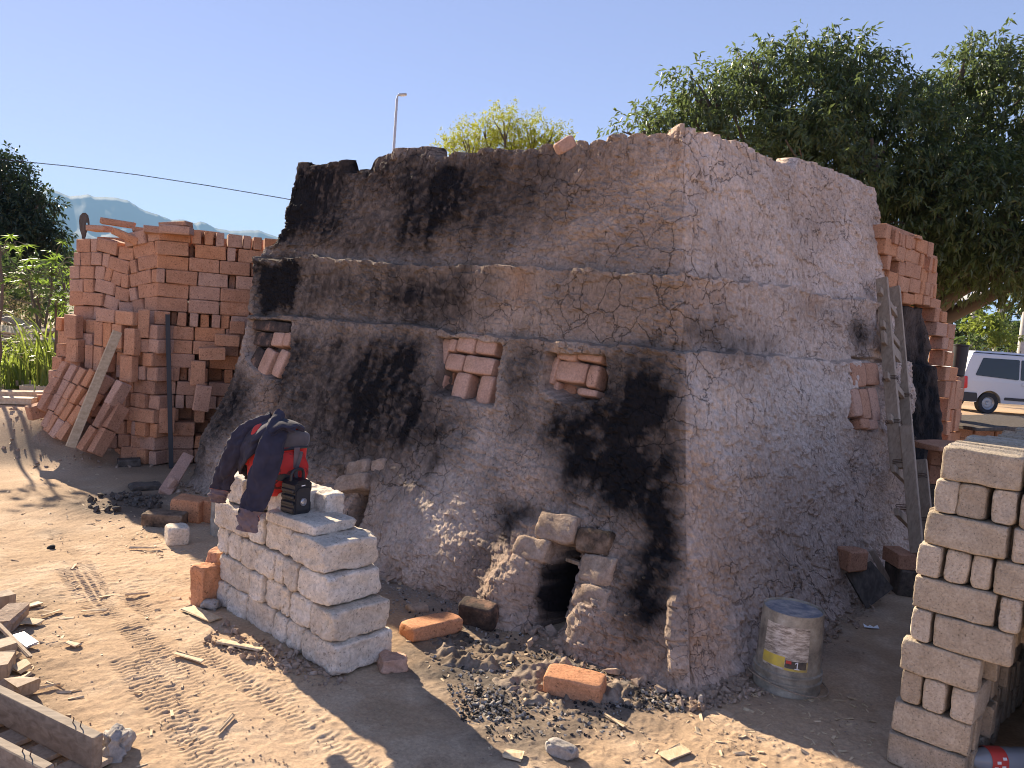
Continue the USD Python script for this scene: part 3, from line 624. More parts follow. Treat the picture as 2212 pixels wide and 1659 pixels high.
def kpart(name, r0, r1, lab=None):
    v = KP[r0:r1 + 1].reshape(-1, 3); t = col[r0:r1 + 1].reshape(-1, 3)
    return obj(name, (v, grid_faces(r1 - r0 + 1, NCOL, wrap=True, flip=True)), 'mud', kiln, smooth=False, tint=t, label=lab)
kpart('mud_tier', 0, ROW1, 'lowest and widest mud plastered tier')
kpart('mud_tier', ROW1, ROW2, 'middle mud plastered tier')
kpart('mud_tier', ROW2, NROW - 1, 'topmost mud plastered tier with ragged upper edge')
# thickness of the rim and the packed inside
_cen = KP[-1].mean(0)
_r0 = KP[-1]; _dirc = unit_rows((_cen - _r0) * [1, 1, 0])
_r1 = _r0 + _dirc * 0.05 + [0, 0, 0.006]; _r2 = _r0 + _dirc * 0.15; _r3 = _r0 + _dirc * 0.18; _r3[:, 2] = 2.56
_ring = np.stack([_r0, _r1, _r2, _r3])
_vv = np.vstack([_ring.reshape(-1, 3), [[_cen[0], _cen[1], 2.56]]]); _fi = [grid_faces(4, NCOL, wrap=True, flip=True)]
_k = np.arange(NCOL); _fi.append(np.stack([3 * NCOL + (_k + 1) % NCOL, 3 * NCOL + _k, np.full(NCOL, 4 * NCOL)], 1))
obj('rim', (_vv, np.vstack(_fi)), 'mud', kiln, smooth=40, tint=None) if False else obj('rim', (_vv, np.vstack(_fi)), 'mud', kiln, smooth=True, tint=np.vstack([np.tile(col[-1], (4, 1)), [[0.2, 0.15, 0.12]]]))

# -- bricks seen in the openings and round the fire holes
def wbrick(px, side, kind, out, depth=0.11, tilt=0.0, rounded=False, name='brick', parent=None, lab=None, seed=None):
    """a brick whose face fills the given photo box on the wall"""
    x0, y0, x1, y1 = px
    xm, ym = (x0 + x1) / 2, (y0 + y1) / 2
    s, z = wall_at(xm, ym, side); sa, _ = wall_at(x0, ym, side); sb, _ = wall_at(x1, ym, side); _, za = wall_at(xm, y0, side); _, zb = wall_at(xm, y1, side)
    w, h = abs(sa - sb), abs(za - zb)
    e, n = (EL, NL) if side == 'L' else (ER, NR)
    up = unit(wall_point(s, z + 0.1, side) - wall_point(s, z - 0.1, side)) if not (abs(z - Z1) < 0.12 or abs(z - Z2) < 0.12) else unit(V(0, 0, 1) - n * 0.25)
    nn = unit(np.cross(e, up)); nn = nn if nn @ n > 0 else -nn
    R3 = rotmat(nn, tilt); ax, az = R3 @ e, R3 @ up
    c = onplane(xm, ym, wall_point(s, z, side, out - (0 if rounded else 0.022)), n) - nn * depth / 2
    sd = int(seed if seed is not None else RNG.integers(1e6))
    b = rblock(w, depth, h, r=0.016 if rounded else 0.010, amp=0.009 if rounded else 0.003, n=11 if rounded else 6, seed=sd % 97)
    if np.linalg.det(np.array([ax, nn, az])) < 0: ax = -ax
    obj(name, place(b, c, ax, nn, az), kind, parent or kiln, smooth=40, label=lab)
P_ = ['pink_brick', 'fired_brick_4', 'pink_brick']
for i, (q, o, kd) in enumerate([((946, 728, 966, 805), -0.05, 'pink_brick'), ((967, 730, 985, 760), -0.03, 'pink_brick'), ((986, 718, 1026, 762), -0.02, 'pink_brick'), ((1027, 724, 1072, 766), -0.02, 'pink_brick'),
                                ((962, 762, 1000, 801), -0.03, 'pink_brick'), ((1000, 768, 1066, 808), -0.02, 'pink_brick'), ((940, 806, 958, 850), -0.05, 'pink_brick'), ((978, 802, 1010, 864), -0.03, 'pink_brick'),
                                ((960, 800, 976, 860), -0.115, 'fired_brick_2'), ((1012, 806, 1030, 866), -0.125, 'fired_brick_2'), ((1031, 808, 1062, 874), -0.03, 'pink_brick'),
                                ((1188, 768, 1202, 830), -0.03, 'pink_brick'), ((1202, 752, 1246, 778), -0.02, 'pink_brick'), ((1246, 758, 1300, 780), -0.02, 'pink_brick'),
                                ((1196, 778, 1266, 826), -0.035, 'pink_brick'), ((1267, 786, 1292, 838), -0.03, 'fired_brick_4'), ((1192, 822, 1206, 846), -0.06, 'pink_brick'), ((1206, 828, 1246, 850), -0.115, 'fired_brick_2'), ((1246, 838, 1290, 856), -0.04, 'pink_brick')]):
    wbrick(q, 'L', kd, o, tilt=0.03 * RNG.normal())
for q, o, kd, tl in [((548, 716, 585, 748), -0.04, 'sooty_brick', 0), ((586, 716, 610, 748), -0.03, 'pink_brick', 0.05), ((611, 716, 626, 748), -0.04, 'pink_brick', 0), ((540, 748, 562, 812), -0.04, 'sooty_brick', -0.25),
                     ((562, 750, 584, 812), -0.03, 'pink_brick', -0.22), ((594, 752, 612, 816), -0.03, 'pink_brick', -0.2), ((543, 692, 625, 716), -0.03, 'sooty_brick', 0)]:
    wbrick(q, 'L', kd, o + 0.045, tilt=tl)
for q, o, kd in [((1842, 782, 1872, 836), -0.05, 'fired_brick_2'), ((1873, 782, 1900, 832), -0.06, 'fired_brick_2'), ((1844, 838, 1862, 900), -0.06, 'fired_brick_4'), ((1863, 838, 1880, 905), -0.05, 'fired_brick_2'), ((1882, 836, 1900, 910), -0.07, 'fired_brick_4'),
                 ((1862, 902, 1880, 926), -0.08, 'fired_brick_2'), ((1880, 905, 1898, 928), -0.08, 'fired_brick_4')]:
    wbrick(q, 'R', kd, o * 0.3 + 0.05)
# mud bricks of the stoke hole
for q, o, kd, tl in [((1158, 1106, 1240, 1170), 0.05, 'mud_brick', 0.10), ((1108, 1158, 1204, 1210), 0.05, 'mud_brick', 0.12), ((1092, 1206, 1172, 1252), 0.045, 'mud_brick', 0.14), ((1076, 1250, 1150, 1300), 0.02, 'burnt_mud', 0.1),
                     ((1242, 1140, 1316, 1196), 0.03, 'burnt_mud', 0.1), ((1250, 1196, 1322, 1262), 0.035, 'mud_brick', 0.1), ((1236, 1262, 1310, 1318), 0.045, 'mud_brick', 0.12), ((1222, 1314, 1258, 1400), 0.05, 'mud_brick', 0.05), ((1258, 1318, 1305, 1410), 0.03, 'mud_brick', 0.02)]:
    wbrick((q[0] - 2, q[1] - 2, q[2] - (24 if q[0] < 1150 else 0), q[3] + 2), 'L', kd, o + 0.03, depth=0.12, tilt=tl, rounded=True, name='mud_brick')
for q, o, kd, tl in [((748, 990, 790, 1030), 0.05, 'mud_brick', 0.35), ((722, 1020, 786, 1062), 0.07, 'mud_brick', 0.3), ((800, 990, 830, 1020), 0.03, 'mud_brick', 0.3), ((690, 1000, 740, 1040), 0.03, 'burnt_mud', 0.3), ((480, 940, 540, 985), 0.05, 'burnt_mud', 0.4)]:
    wbrick(q, 'L', kd, o, depth=0.15, tilt=tl, rounded=True, name='mud_brick')
# loose brick standing on the rim
pb = D(1220, 314, 4.75)
obj('brick', place(rblock(0.12, 0.08, 0.075, seed=3), pb, *axes(unit(V(0.8, 0.3, 0.6)))), 'pink_brick', kiln, smooth=40, label='pinkish brick end sticking up from the upper edge')
# dark slab in the gap of the right rim
_s0, _z0 = wall_at(1695, 352, 'R'); _c0 = wall_point(2.0, 2.83, 'R', -0.12)
obj('slab', place(cbox(0.46, 0.05, 0.14, 0.01, 0.003), _c0, ER, -EL, V(0, 0, 1)), 'burnt_mud', kiln)
# stick poking out of the stoke hole
_s, _z = wall_at(1232, 1216, 'L')
obj('stick', place(cbox(0.14, 0.035, 0.02, 0.003), wall_point(_s, _z, 'L', -0.04), *axes(unit(EL * -0.9 + NL * 0.35 + V(0, 0, 0.12)))), 'grey_wood', kiln)
# ---------------------------------------------------------------- zoomed-view pixel helpers
def zA(X, Y): return 0.29757 * X, 274.3 + 0.29757 * Y          # upper left view
def zB(X, Y): return 0.29757 * X, 548.6 + 0.29757 * Y          # lower left view
def zS(X, Y): return (700 + 0.7233 * X) * 0.5486, (1500 + 0.7233 * Y) * 0.5486   # grey stack view
def zN(X, Y): return (3300 + 0.9184 * X) * 0.5486, (1500 + 0.9184 * Y) * 0.5486  # right stack view
def z7(X, Y): return (3300 + 0.5426 * X) * 0.5486, (900 + 0.5426 * Y) * 0.5486
def z7b(X, Y): return (3300 + 0.5426 * X) * 0.5486, (1600 + 0.5426 * Y) * 0.5486
def beam(pA, pB, width, thick, facing, ch=0.003, jit=0.0, rng=RNG):
    """a straight board from pA to pB whose broad face looks along facing"""
    pA, pB = np.asarray(pA, float), np.asarray(pB, float); L = np.linalg.norm(pB - pA)
    ax = unit(pB - pA); az = unit(np.asarray(facing) - ax * np.dot(facing, ax)); ay = np.cross(az, ax)
    return place(cbox(L, width, thick, ch, jit, rng), (pA + pB) / 2, ax, ay, az)
def any_brick(): return f'fired_brick_{RNG.integers(8)}'

# ---------------------------------------------------------------- grey adobe block stack in the foreground
B0 = GP(725, 1465); BE = unit([-0.75, 0.66, 0]); BR = unit([0.66, 0.75, 0])
gstack = thing('block_stack', 'waist high stack of pale grey adobe blocks carrying a red backpack and a black speaker', 'block stack', B0)
def s_of(x, y): p = onplane(x, y, B0, -BR); return float((p - B0) @ BE)
HB = 0.142
_rows = {0: [(203, 262, 1220), (262, 368, 1255), (364, 510, 1310), (510, 588, 1375), (588, 676, 1430), (676, 770, 1475)],
         1: [(215, 388, 1080), (388, 463, 1140), (463, 552, 1190), (552, 606, 1215), (606, 727, 1270)],
         2: [(200, 262, 910), (262, 338, 940), (338, 438, 965), (415, 525, 1005), (520, 575, 1040), (575, 657, 1090)],
         3: [(203, 390, 780), (390, 470, 830), (470, 612, 850)],
         4: [(228, 332, 625), (340, 420, 640), (452, 558, 660)]}
_ends = {0: (770, 1090, 1490), 1: (727, 1050, 1300), 2: (657, 968, 1120), 3: (612, 937, 960)}
def gblock(s0, s1, k, d0, d1, out, seed, h=HB, z=None, yaw=0.0, tilt=0.0):
    z = 0.004 + k * HB if z is None else z
    L, Wd = abs(s1 - s0) - 0.004, d1 - d0
    c = B0 + BE * (s0 + s1) / 2 + BR * ((d0 + d1) / 2 + out) + V(0, 0, z + h / 2 - 0.001)
    R3 = rotmat([0, 0, 1], yaw) @ rotmat(BE, tilt)
    obj('block', place(rblock(L, Wd, h - 0.004, r=0.013, amp=0.008, n=15, seed=seed), c, R3 @ BE, R3 @ -BR, R3 @ V(0, 0, 1)) if False else
        place(rblock(L, Wd, h - 0.004, r=0.013, amp=0.008, n=15, seed=seed), c, R3 @ -BE, R3 @ -BR, R3 @ V(0, 0, 1)), f'grey_block_{seed % 3}', gstack, smooth=50)
_q = 1
for k, row in _rows.items():
    for X0, X1, Ym in row:
        a, b = s_of(*zS(X0, Ym)), s_of(*zS(X1, Ym)); _q += 1
        gblock(a, b, k, 0, 0.155 if (X1 - X0) > 120 else 0.285, RNG.normal(0, 0.007) + (0.03 if k == 4 else 0), _q, yaw=RNG.normal(0, 0.015))
    for s0 in np.arange(0.16, 1.0, 0.2):   # second leaf at the back
        _q += 1; gblock(s0, s0 + 0.195, k, 0.162, 0.30, RNG.normal(0, 0.006), _q) if k < 4 else None
for k, (X0, X1, Ym) in _ends.items():
    a = s_of(*zS(X0, Ym)); s0 = (-0.005, 0.02, 0.085, 0.115)[k]; _q += 1
    gblock(s0, a if k else 0.155, k, -0.01, (0.315, 0.30, 0.295, 0.29)[k], 0.0, _q + 100, yaw=(0.02, -0.02, 0.03, -0.03)[k])
gblock(0.40, 0.53, 4, 0.19, 0.30, 0, 77); gblock(0.6, 0.78, 4, 0.16, 0.3, 0, 78)
_sl0 = B0 + BE * 0.43 + BR * 0.12 + V(0, 0, 4 * HB + 0.030)
_R = rotmat([0, 0, 1], 0.10)
obj('slab', place(rblock(0.36, 0.25, 0.055, r=0.010, amp=0.006, n=11, seed=31), _sl0, _R @ -BE, _R @ -BR, V(0, 0, 1)), 'grey_block_0', gstack, smooth=50, label='flat broken slab under the speaker')
SLAB_TOP = 4 * HB + 0.058

# ---------------------------------------------------------------- raw block stack at the right edge
N0 = G(*zN(200, 1640)); N0[2] = 0; NE, ND = -EL, unit([0.665, 0.747, 0])
nstack = thing('block_stack', 'tall stack of sandy raw bricks on edge standing right of the upturned bucket', 'brick stack', N0)
HN = 0.1268
def n_s(X, Y): p = onplane(*zN(X, Y), N0, -ND); return float((p - N0) @ NE)
_nr = {9: [(442, 800, 340), (806, 1100, 430)], 8: [(410, 519, 480), (505, 640, 505), (650, 768, 535), (774, 870, 560), (880, 980, 590), (990, 1080, 600)], 7: [(374, 738, 620), (744, 850, 690), (856, 960, 700), (964, 1200, 720)],
       6: [(338, 448, 760), (450, 562, 800), (564, 658, 830), (664, 1000, 860)], 5: [(318, 684, 910), (690, 792, 1010), (796, 900, 1040), (906, 1150, 1050)],
       4: [(303, 398, 1055), (400, 756, 1110)], 3: [(262, 618, 1200)], 2: [(254, 350, 1335), (362, 468, 1380), (476, 592, 1420)], 1: [(222, 574, 1470)], 0: [(204, 552, 1600)]}
for k, row in _nr.items():
    for j, (X0, X1, Ym) in enumerate(row):
        a, b = n_s(X0, Ym), n_s(X1, Ym); _q += 1
        L = b - a; dp = 0.075 if L > 0.2 else 0.27
        c = N0 + NE * (a + b) / 2 + ND * (dp / 2 + RNG.normal(0, 0.005)) + V(0, 0, 0.01 + k * HN + HN / 2)
        yw = RNG.normal(0, 0.02); R3 = rotmat([0, 0, 1], yw) @ rotmat(ND, RNG.normal(0, 0.012))
        obj('raw_brick', place(rblock(L - 0.004, dp, HN - 0.003, r=0.008, amp=0.003, n=11, seed=_q), c, R3 @ NE, R3 @ ND, R3 @ V(0, 0, 1)), f'raw_block_{(0 if L > 0.2 else 1) if RNG.random() < 0.8 else 2}', nstack, smooth=45)
# the top course runs back row behind row
for i in range(1, 30):
    for j in range(4):
        a = 0.055 + j * 0.30 + RNG.normal(0, 0.012) + 0.004 * i
        c = N0 + NE * (a + 0.14) + ND * (0.0375 + i * 0.083) + V(0, 0, 0.01 + 9 * HN + HN / 2 + RNG.normal(0, 0.006))
        R3 = rotmat([0, 0, 1], RNG.normal(0, 0.015))
        obj('raw_brick', place(cbox(0.285, 0.072, HN, 0.008, 0.002), c, R3 @ NE, R3 @ ND, V(0, 0, 1)), f'raw_block_{RNG.integers(3)}', nstack)
_inn = []
for i in range(1, 30):
    for k in range(9):
        lim = 0.27 if k < 4 else (0.33 if k == 4 else 1.2)
        o = {True: 0.285}.get(i * 0.083 < 0.27 and k in (2, 6, 8), 0)
        if o: continue
        L = lim - 0.02 + RNG.normal(0, 0.012)
        _inn.append(place(cbox(L, 0.074, HN - 0.006, 0.006, 0.002), N0 + NE * (0.03 + L / 2) + ND * (0.0375 + i * 0.083) + V(0, 0, 0.01 + k * HN + HN / 2), NE, ND, V(0, 0, 1)))
obj('inner_brick', join(*_inn), 'raw_block_2', nstack, kind='stuff')
# neighbour stack that closes the dark gap under the overhang
_nb = []
for i in range(0, 28):
    for k in range(9):
        _nb.append(place(cbox(0.28, 0.074, HN - 0.006, 0.006, 0.002), N0 + NE * (0.86 + RNG.normal(0, 0.01)) + ND * (0.16 + i * 0.083) + V(0, 0, 0.01 + k * HN + HN / 2), NE, ND, V(0, 0, 1)))
obj('inner_brick', join(*_nb), 'raw_block_0', nstack, kind='stuff')

# ---------------------------------------------------------------- stack of fired bricks at the left
lstack = thing('brick_stack', 'tall stack of orange fired bricks with sagging courses at the left behind the kiln', 'brick stack', Q0)
HC = _qc[2] / 16.6
def lb(s, z, w, h, face, out=0.0, depth=0.14, tilt=0.0, kind=None, yaw=0.0, name='brick', par=None, jit=0.0022):
    e, n = (DA, NA) if face == 'A' else (DB, NB)
    R3 = rotmat([0, 0, 1], yaw) @ rotmat(n, tilt)
    c = Q0 + e * s + n * (out - depth / 2) + V(0, 0, z + h / 2)
    ax = R3 @ e; az = R3 @ V(0, 0, 1); ay = np.cross(az, ax)
    obj(name, place(cbox(w - 0.004, depth, h - 0.004, 0.007, jit), c, ax, ay, az), kind or any_brick(), par or lstack)
_pat = {16: 'ShhhHhhSh', 15: 'S_ShSS', 14: 'SSSsS', 13: 'hSSnSS', 12: 'SSSHSs', 11: 'SSSHSS', 10: 'HnhhhhhSSh', 9: 'vSSSS', 8: 'vSSHSS', 7: 'hhSNSSh', 6: 'HhhnhhNhhh', 5: 'SSSSSS', 4: 'HhhhhhhhhS', 3: 'HSNvNNS', 2: 'SSNvNNS', 1: 'SSSvNSS', 0: 'SSSSSSS'}
_W = {'S': (0.283, 0), 's': (0.20, 0), 'H': (0.14, 0), 'h': (0.082, 0), 'n': (0.06, -0.10), '_': (0.04, -0.12), 'N': (0.13, -0.22), 'v': (0.10, 0)}
for k, pat in _pat.items():
    s = {16: 0.0, 10: -0.02, 9: -0.07, 8: -0.07, 7: -0.13, 6: -0.12, 5: -0.10, 4: -0.17, 3: -0.22, 2: -0.2, 1: -0.2, 0: -0.2}.get(k, RNG.uniform(-0.02, 0.0)) + (0 if k > 9 else 0.02)
    base_out = 0.0 if k > 10 else 0.025
    for ch in pat:
        w, o = _W[ch]; g = RNG.uniform(0.002, 0.012)
        if ch == 'h': g = RNG.uniform(0.004, 0.03)
        lb(s + w / 2, k * HC, w, HC, 'A', base_out + o + RNG.normal(0, 0.012), depth=0.14, tilt=RNG.normal(0, 0.012), yaw=RNG.normal(0, 0.03))
        s += w + g
        if s > 1.95: break
def sag(s): return -0.075 * math.exp(-((s - 0.42) / 0.22) ** 2) - 0.05 * max(0, s - 0.7)
for k in range(10, 17):
    s = RNG.uniform(-0.02, 0.02)
    while s < (1.06 if k < 15 else 0.3 if k == 16 else 1.02):
        w = RNG.choice([0.09, 0.13, 0.14, 0.19, 0.27]); sl = math.atan((sag(s + w) - sag(s)) / w)
        lb(s + w / 2, k * HC + sag(s + w / 2), w, HC, 'B', -0.02 + RNG.normal(0, 0.008), depth=0.2, tilt=-sl if False else (sl if np.cross(NB, DB)[2] > 0 else -sl), kind=(RNG.choice(['fired_brick_2', 'fired_brick_4', 'fired_brick_0']))); s += w + RNG.uniform(0.002, 0.01)
for k in range(0, 10):
    s = -0.12 + RNG.uniform(-0.05, 0.02); lim = (1.26 if k < 7 else 1.20)
    while s < lim - 0.05:
        w = min(RNG.choice([0.085, 0.13, 0.14, 0.19, 0.28]), lim - s + 0.03); lb(s + w / 2, k * HC + 0.5 * sag(s), w, HC, 'B', 0.10 + 0.02 * (9 - k) / 9 + RNG.normal(0, 0.02), depth=0.2, tilt=RNG.normal(0, 0.02), yaw=RNG.normal(0, 0.05)); s += w + RNG.uniform(0.003, 0.03)
# upright bricks filling in along the lower left face
def lpx(px, face, out, depth=0.09, tilt=0.0, kind=None, label=None):
    e, n = (DA, NA) if face == 'A' else (DB, NB)
    x0, y0, x1, y1 = px; c = onplane((x0 + x1) / 2, (y0 + y1) / 2, Q0 + n * out, n)
    a = onplane(x0, (y0 + y1) / 2, Q0 + n * out, n); b = onplane(x1, (y0 + y1) / 2, Q0 + n * out, n); t = onplane((x0 + x1) / 2, y0, Q0 + n * out, n); u = onplane((x0 + x1) / 2, y1, Q0 + n * out, n)
    w, h = np.linalg.norm(b - a), abs(t[2] - u[2]); R3 = rotmat(n, tilt)
    ax = R3 @ e; az = R3 @ V(0, 0, 1); ay = np.cross(az, ax)
    obj('brick', place(cbox(w - 0.003, depth, h - 0.004, 0.007, 0.0025), c - n * depth / 2, ax, ay, az), kind or any_brick(), lstack, label=label)
def BB(a, b, c, d): x0, y0 = zB(a, b); x1, y1 = zB(c, d); return x0, y0, x1, y1
for q, o, kd in [((460, 440, 548, 612), 0.22, 'fired_brick_2'), ((478, 616, 560, 785), 0.22, 'fired_brick_1'), ((692, 398, 830, 495), 0.21, 'fired_brick_4'), ((835, 412, 965, 515), 0.22, 'fired_brick_1'), ((680, 488, 742, 665), 0.20, 'fired_brick_0'),
                 ((745, 498, 802, 682), 0.20, 'fired_brick_3'), ((808, 505, 880, 690), 0.20, 'fired_brick_1'), ((615, 655, 668, 832), 0.2, 'fired_brick_2'), ((672, 670, 738, 858), 0.21, 'fired_brick_1'), ((742, 690, 782, 860), 0.19, 'fired_brick_0'), ((895, 540, 972, 735), 0.23, 'fired_brick_1'), ((868, 738, 952, 930), 0.22, 'fired_brick_1')]:
    lpx(BB(*q), 'B', o, kind=kd, tilt=RNG.normal(0, 0.01))
for q, o, kd in [((1000, 402, 1085, 612), 0.10, 'fired_brick_1'), ((1092, 518, 1165, 718), 0.06, 'fired_brick_1'), ((975, 612, 1085, 715), 0.07, 'fired_brick_4'), ((1560, 585, 1742, 672), 0.20, 'fired_brick_1'), ((1670, 488, 1780, 582), 0.18, 'fired_brick_2'), ((1445, 680, 1640, 775), 0.22, 'fired_brick_1'), ((1385, 775, 1495, 958), 0.25, 'fired_brick_1'), ((1410, 955, 1530, 1145), 0.32, 'fired_brick_4'), ((1152, 1118, 1272, 1300), 0.16, 'fired_brick_0')]:
    lpx(BB(*q), 'A', o, kind=kd, tilt={1410: -0.1, 1445: 0.06}.get(q[0], 0.0))
# loose top bricks
for px, dy, dims, up, yaw, kd in [((255, 482), 7.75, (0.30, 0.14, 0.06), 0.05, 0.35, 'fired_brick_2'), ((380, 486), 7.5, (0.28, 0.14, 0.05), -0.10, -0.15, 'fired_brick_2'), ((382, 497), 7.45, (0.28, 0.14, 0.075), 0, 0.1, 'fired_brick_4'), ((450, 508), 7.8, (0.22, 0.14, 0.07), 0, 0.4, 'fired_brick_3'), ((275, 512), 7.6, (0.26, 0.13, 0.07), 0.35, 0.1, 'fired_brick_3'),
                                  ((215, 494), 7.95, (0.24, 0.13, 0.06), 0.0, -0.3, 'fired_brick_4'), ((335, 497), 7.5, (0.20, 0.14, 0.07), 0, 0.4, 'fired_brick_4'), ((560, 525), 8.2, (0.3, 0.14, 0.06), 0, 0.4, 'fired_brick_3'), ((305, 497), 7.7, (0.16, 0.13, 0.05), 0, 0.5, 'fired_brick_2')]:
    R3 = rotmat([0, 0, 1], yaw) @ rotmat([0, 1, 0], up)
    obj('brick', place(cbox(*dims, 0.008, 0.003), D(*px, dy), R3[:, 0], R3[:, 1], R3[:, 2]), kd, lstack)
# packed inside
_core = []
for k in range(0, 17):
    for (e, n, L, dd, oo) in ((DA, NA, 1.9, 0.14, 0), (DB, NB, 1.05, 0.22, -0.05)):
        for r_ in range(5):
            _core.append(place(cbox(L - 0.06 * r_, 0.13, HC - 0.01, 0.006), Q0 + e * (L / 2 + 0.03) - n * (0.30 + r_ * 0.14) + V(0, 0, k * HC + HC / 2 - (0.10 if e is DB and k > 13 else 0.03)), *axes(e)))
obj('inner_brick', join(*_core), 'fired_brick_2', lstack, kind='stuff')

# rows of bricks leaning against its left foot
leanrow = thing('leaning_bricks', 'slanting rows of bricks leaning end to end against the left foot of the brick stack', 'brick row', GP(150, 930))
for (top, bot, n, kd) in [((152, 786), (93, 890), 3, 'fired_brick_2'), ((172, 791), (104, 925), 4, 'fired_brick_4'), ((190, 799), (112, 935), 4, 'fired_brick_1'), ((210, 803), (122, 945), 4, 'fired_brick_3'), ((232, 812), (136, 952), 4, 'fired_brick_1'), ((270, 826), (184, 975), 3, 'fired_brick_0'), ((262, 875), (204, 981), 2, 'fired_brick_2')]:
    pb = onplane(*bot, Q0 + NB * 0.50, NB); pt = onplane(*top, Q0 + NB * 0.27, NB); L = np.linalg.norm(pt - pb) / n
    for i in range(n):
        a, b = pb + (pt - pb) * i / n, pb + (pt - pb) * (i + 1) / n
        w = unit(DB + RNG.normal(0, 0.04, 3)); ax = unit(b - a); nz = unit(np.cross(ax, w)); nz = nz if nz @ (CAM - a) > 0 else -nz
        obj('brick', place(cbox(L * 0.985, 0.085, 0.13, 0.007, 0.003), (a + b) / 2 + RNG.normal(0, 0.004, 3), ax, np.cross(nz, ax), nz), kd if RNG.random() < 0.6 else any_brick(), leanrow)

# loose bricks at its foot, each by the face it shows
def facing(px, yaw, depth, kind, name, label, cat, tilt=0.0, lean=0.0, group=None, rounded=False, ground=True, dist=None, height=None, smooth=False, parent=None):
    x0, y0, x1, y1 = px; xm = (x0 + x1) / 2
    b = GP(xm, y1) if dist is None else D(xm, y1, dist)
    sc = np.dot(b - CAM, FW) / PF
    w, h = (x1 - x0) * sc, (y1 - y0) * sc if height is None else height
    vd = unit((CAM - b) * [1, 1, 0]); R3 = rotmat([0, 0, 1], yaw); n = R3 @ vd; ax = np.cross([0, 0, 1], n)
    w = max(0.02, (w - abs(math.sin(yaw)) * depth * 0.8) / max(0.4, math.cos(yaw)))
    R2 = rotmat(n, tilt) @ rotmat(ax, -lean); n2, ax2, az2 = R2 @ n, R2 @ ax, R2 @ V(0, 0, 1)
    c = b - n * depth / 2 * 0.8 + V(0, 0, h / 2 - 0.004)
    m = rblock(w, depth, h, r=0.012 if not rounded else 0.02, amp=0.004, n=7, seed=int(x0 + y0)) if smooth else cbox(w, depth, h, 0.008, 0.003)
    # axes: x along the face, y into it, z up it
    mm = place(m, c, ax2, -n2, az2) if np.linalg.det(np.array([ax2, -n2, az2])) > 0 else place(m, c, -ax2, -n2, az2)
    if parent: return obj(name, mm, kind, parent, smooth=45 if smooth else False, label=label)
    return single(name, mm, kind, label, cat, group=group, smooth=45 if smooth else False)
FG = 'loose bricks at the foot of the left brick stack'
for q, yw, dp, kd, tl, ln, lab in [
    ((775, 1285, 915, 1480), 0.35, 0.09, 'fired_brick_2', 0.03, 0.25, 'brick standing on end and leaning beside the grey foot of the slanting rows'),
    ((950, 1312, 1065, 1415), 0.1, 0.10, 'fired_brick_4', 0.08, 0.25, 'cracked brick end propped behind the brick lying on its side'),
    ((1072, 1322, 1185, 1510), 0.05, 0.08, 'fired_brick_2', 0.0, 0.15, 'upright brick standing just left of the iron bar'),
    ((885, 1402, 1120, 1520), -0.1, 0.12, 'fired_brick_0', 0.03, 0.0, 'brick lying on its long side in front of the other loose bricks'),
    ((965, 1240, 1110, 1315), 0.0, 0.09, 'fired_brick_1', 0.50, 0.0, 'brick tilted diagonally above the loose pile'),
    ((1172, 1300, 1300, 1482), -0.2, 0.08, 'fired_brick_2', -0.05, 0.3, 'wide brick leaning behind the foot of the iron bar'),
    ((1292, 1375, 1400, 1462), 0.2, 0.14, 'fired_brick_4', 0.0, 0.0, 'brick lying at the dark arch next to the kiln'),
    ((872, 1335, 950, 1402), 0.4, 0.08, 'fired_brick_3', 0.3, 0.0, 'small orange brick end wedged in the middle of the loose pile'),
    ((215, 1088, 372, 1190), 0.4, 0.12, 'fired_brick_2', 0.25, 0.0, 'grey brown brick tipped over at the far left of the slanting rows'),
    ((120, 1165, 300, 1255), 0.3, 0.12, 'fired_brick_4', 0.30, 0.0, 'brick half buried in dirt, leftmost of the loose ones'),
    ((275, 1205, 388, 1288), -0.1, 0.10, 'fired_brick_3', 0.0, 0.0, 'orange brick end standing in front of the slanting rows'),
    ((272, 1020, 350, 1092), 0.2, 0.10, 'fired_brick_1', 0.05, 0.0, 'brick end standing behind the slanting rows'),
    ((50, 1402, 205, 1462), 0.1, 0.13, 'fired_brick_2', 0.02, 0.0, 'flat brick lying alone on the dirt at the left edge'),
    ((270, 1285, 385, 1335), 0.2, 0.13, 'fired_brick_4', 0.12, 0.0, 'brick almost sunk in the dirt below the slanting rows'),
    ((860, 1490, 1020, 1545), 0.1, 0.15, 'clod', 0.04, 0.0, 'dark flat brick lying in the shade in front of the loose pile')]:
    facing(BB(*q), yw, dp, kd, 'loose_brick', lab, 'brick', tilt=tl, lean=ln, group=FG)
# plank and iron bar and paddle
pk0, pk1 = onplane(152, 966, Q0 + NB * 0.68, NB), onplane(254, 716, Q0 + NB * 0.36, NB)
single('plank', beam(pk0, pk1, 0.082, 0.028, unit(CAM - pk0) + V(0.45, 0, 0.1), 0.003, 0.001), 'pale_wood', 'pale sawn wooden plank leaning against the brick stack', 'plank')
ib0, ib1 = GP(370, 1012, 0.0), onplane(362, 679, Q0 + NA * 0.12, NA)
single('iron_bar', beam(ib0, ib1, 0.042, 0.012, unit(CAM - ib0), 0.002), 'dark_steel', 'long black iron bar leaning upright against the brick stack', 'iron bar')
_pd = [(170.5, 478), (172, 467), (178, 460.5), (185, 460), (191, 466), (193.5, 480), (194, 492), (188, 500), (184.5, 515), (184.5, 530), (184, 560), (182, 600), (180, 642), (157, 642), (157.5, 610), (160, 580), (164, 555), (172, 537), (177, 525), (176.5, 510), (172, 495)]
_pc = D(180, 560, 7.95); _pn = unit((CAM - _pc) * [1, 1, 0]); _px = np.cross([0, 0, 1.0], _pn)
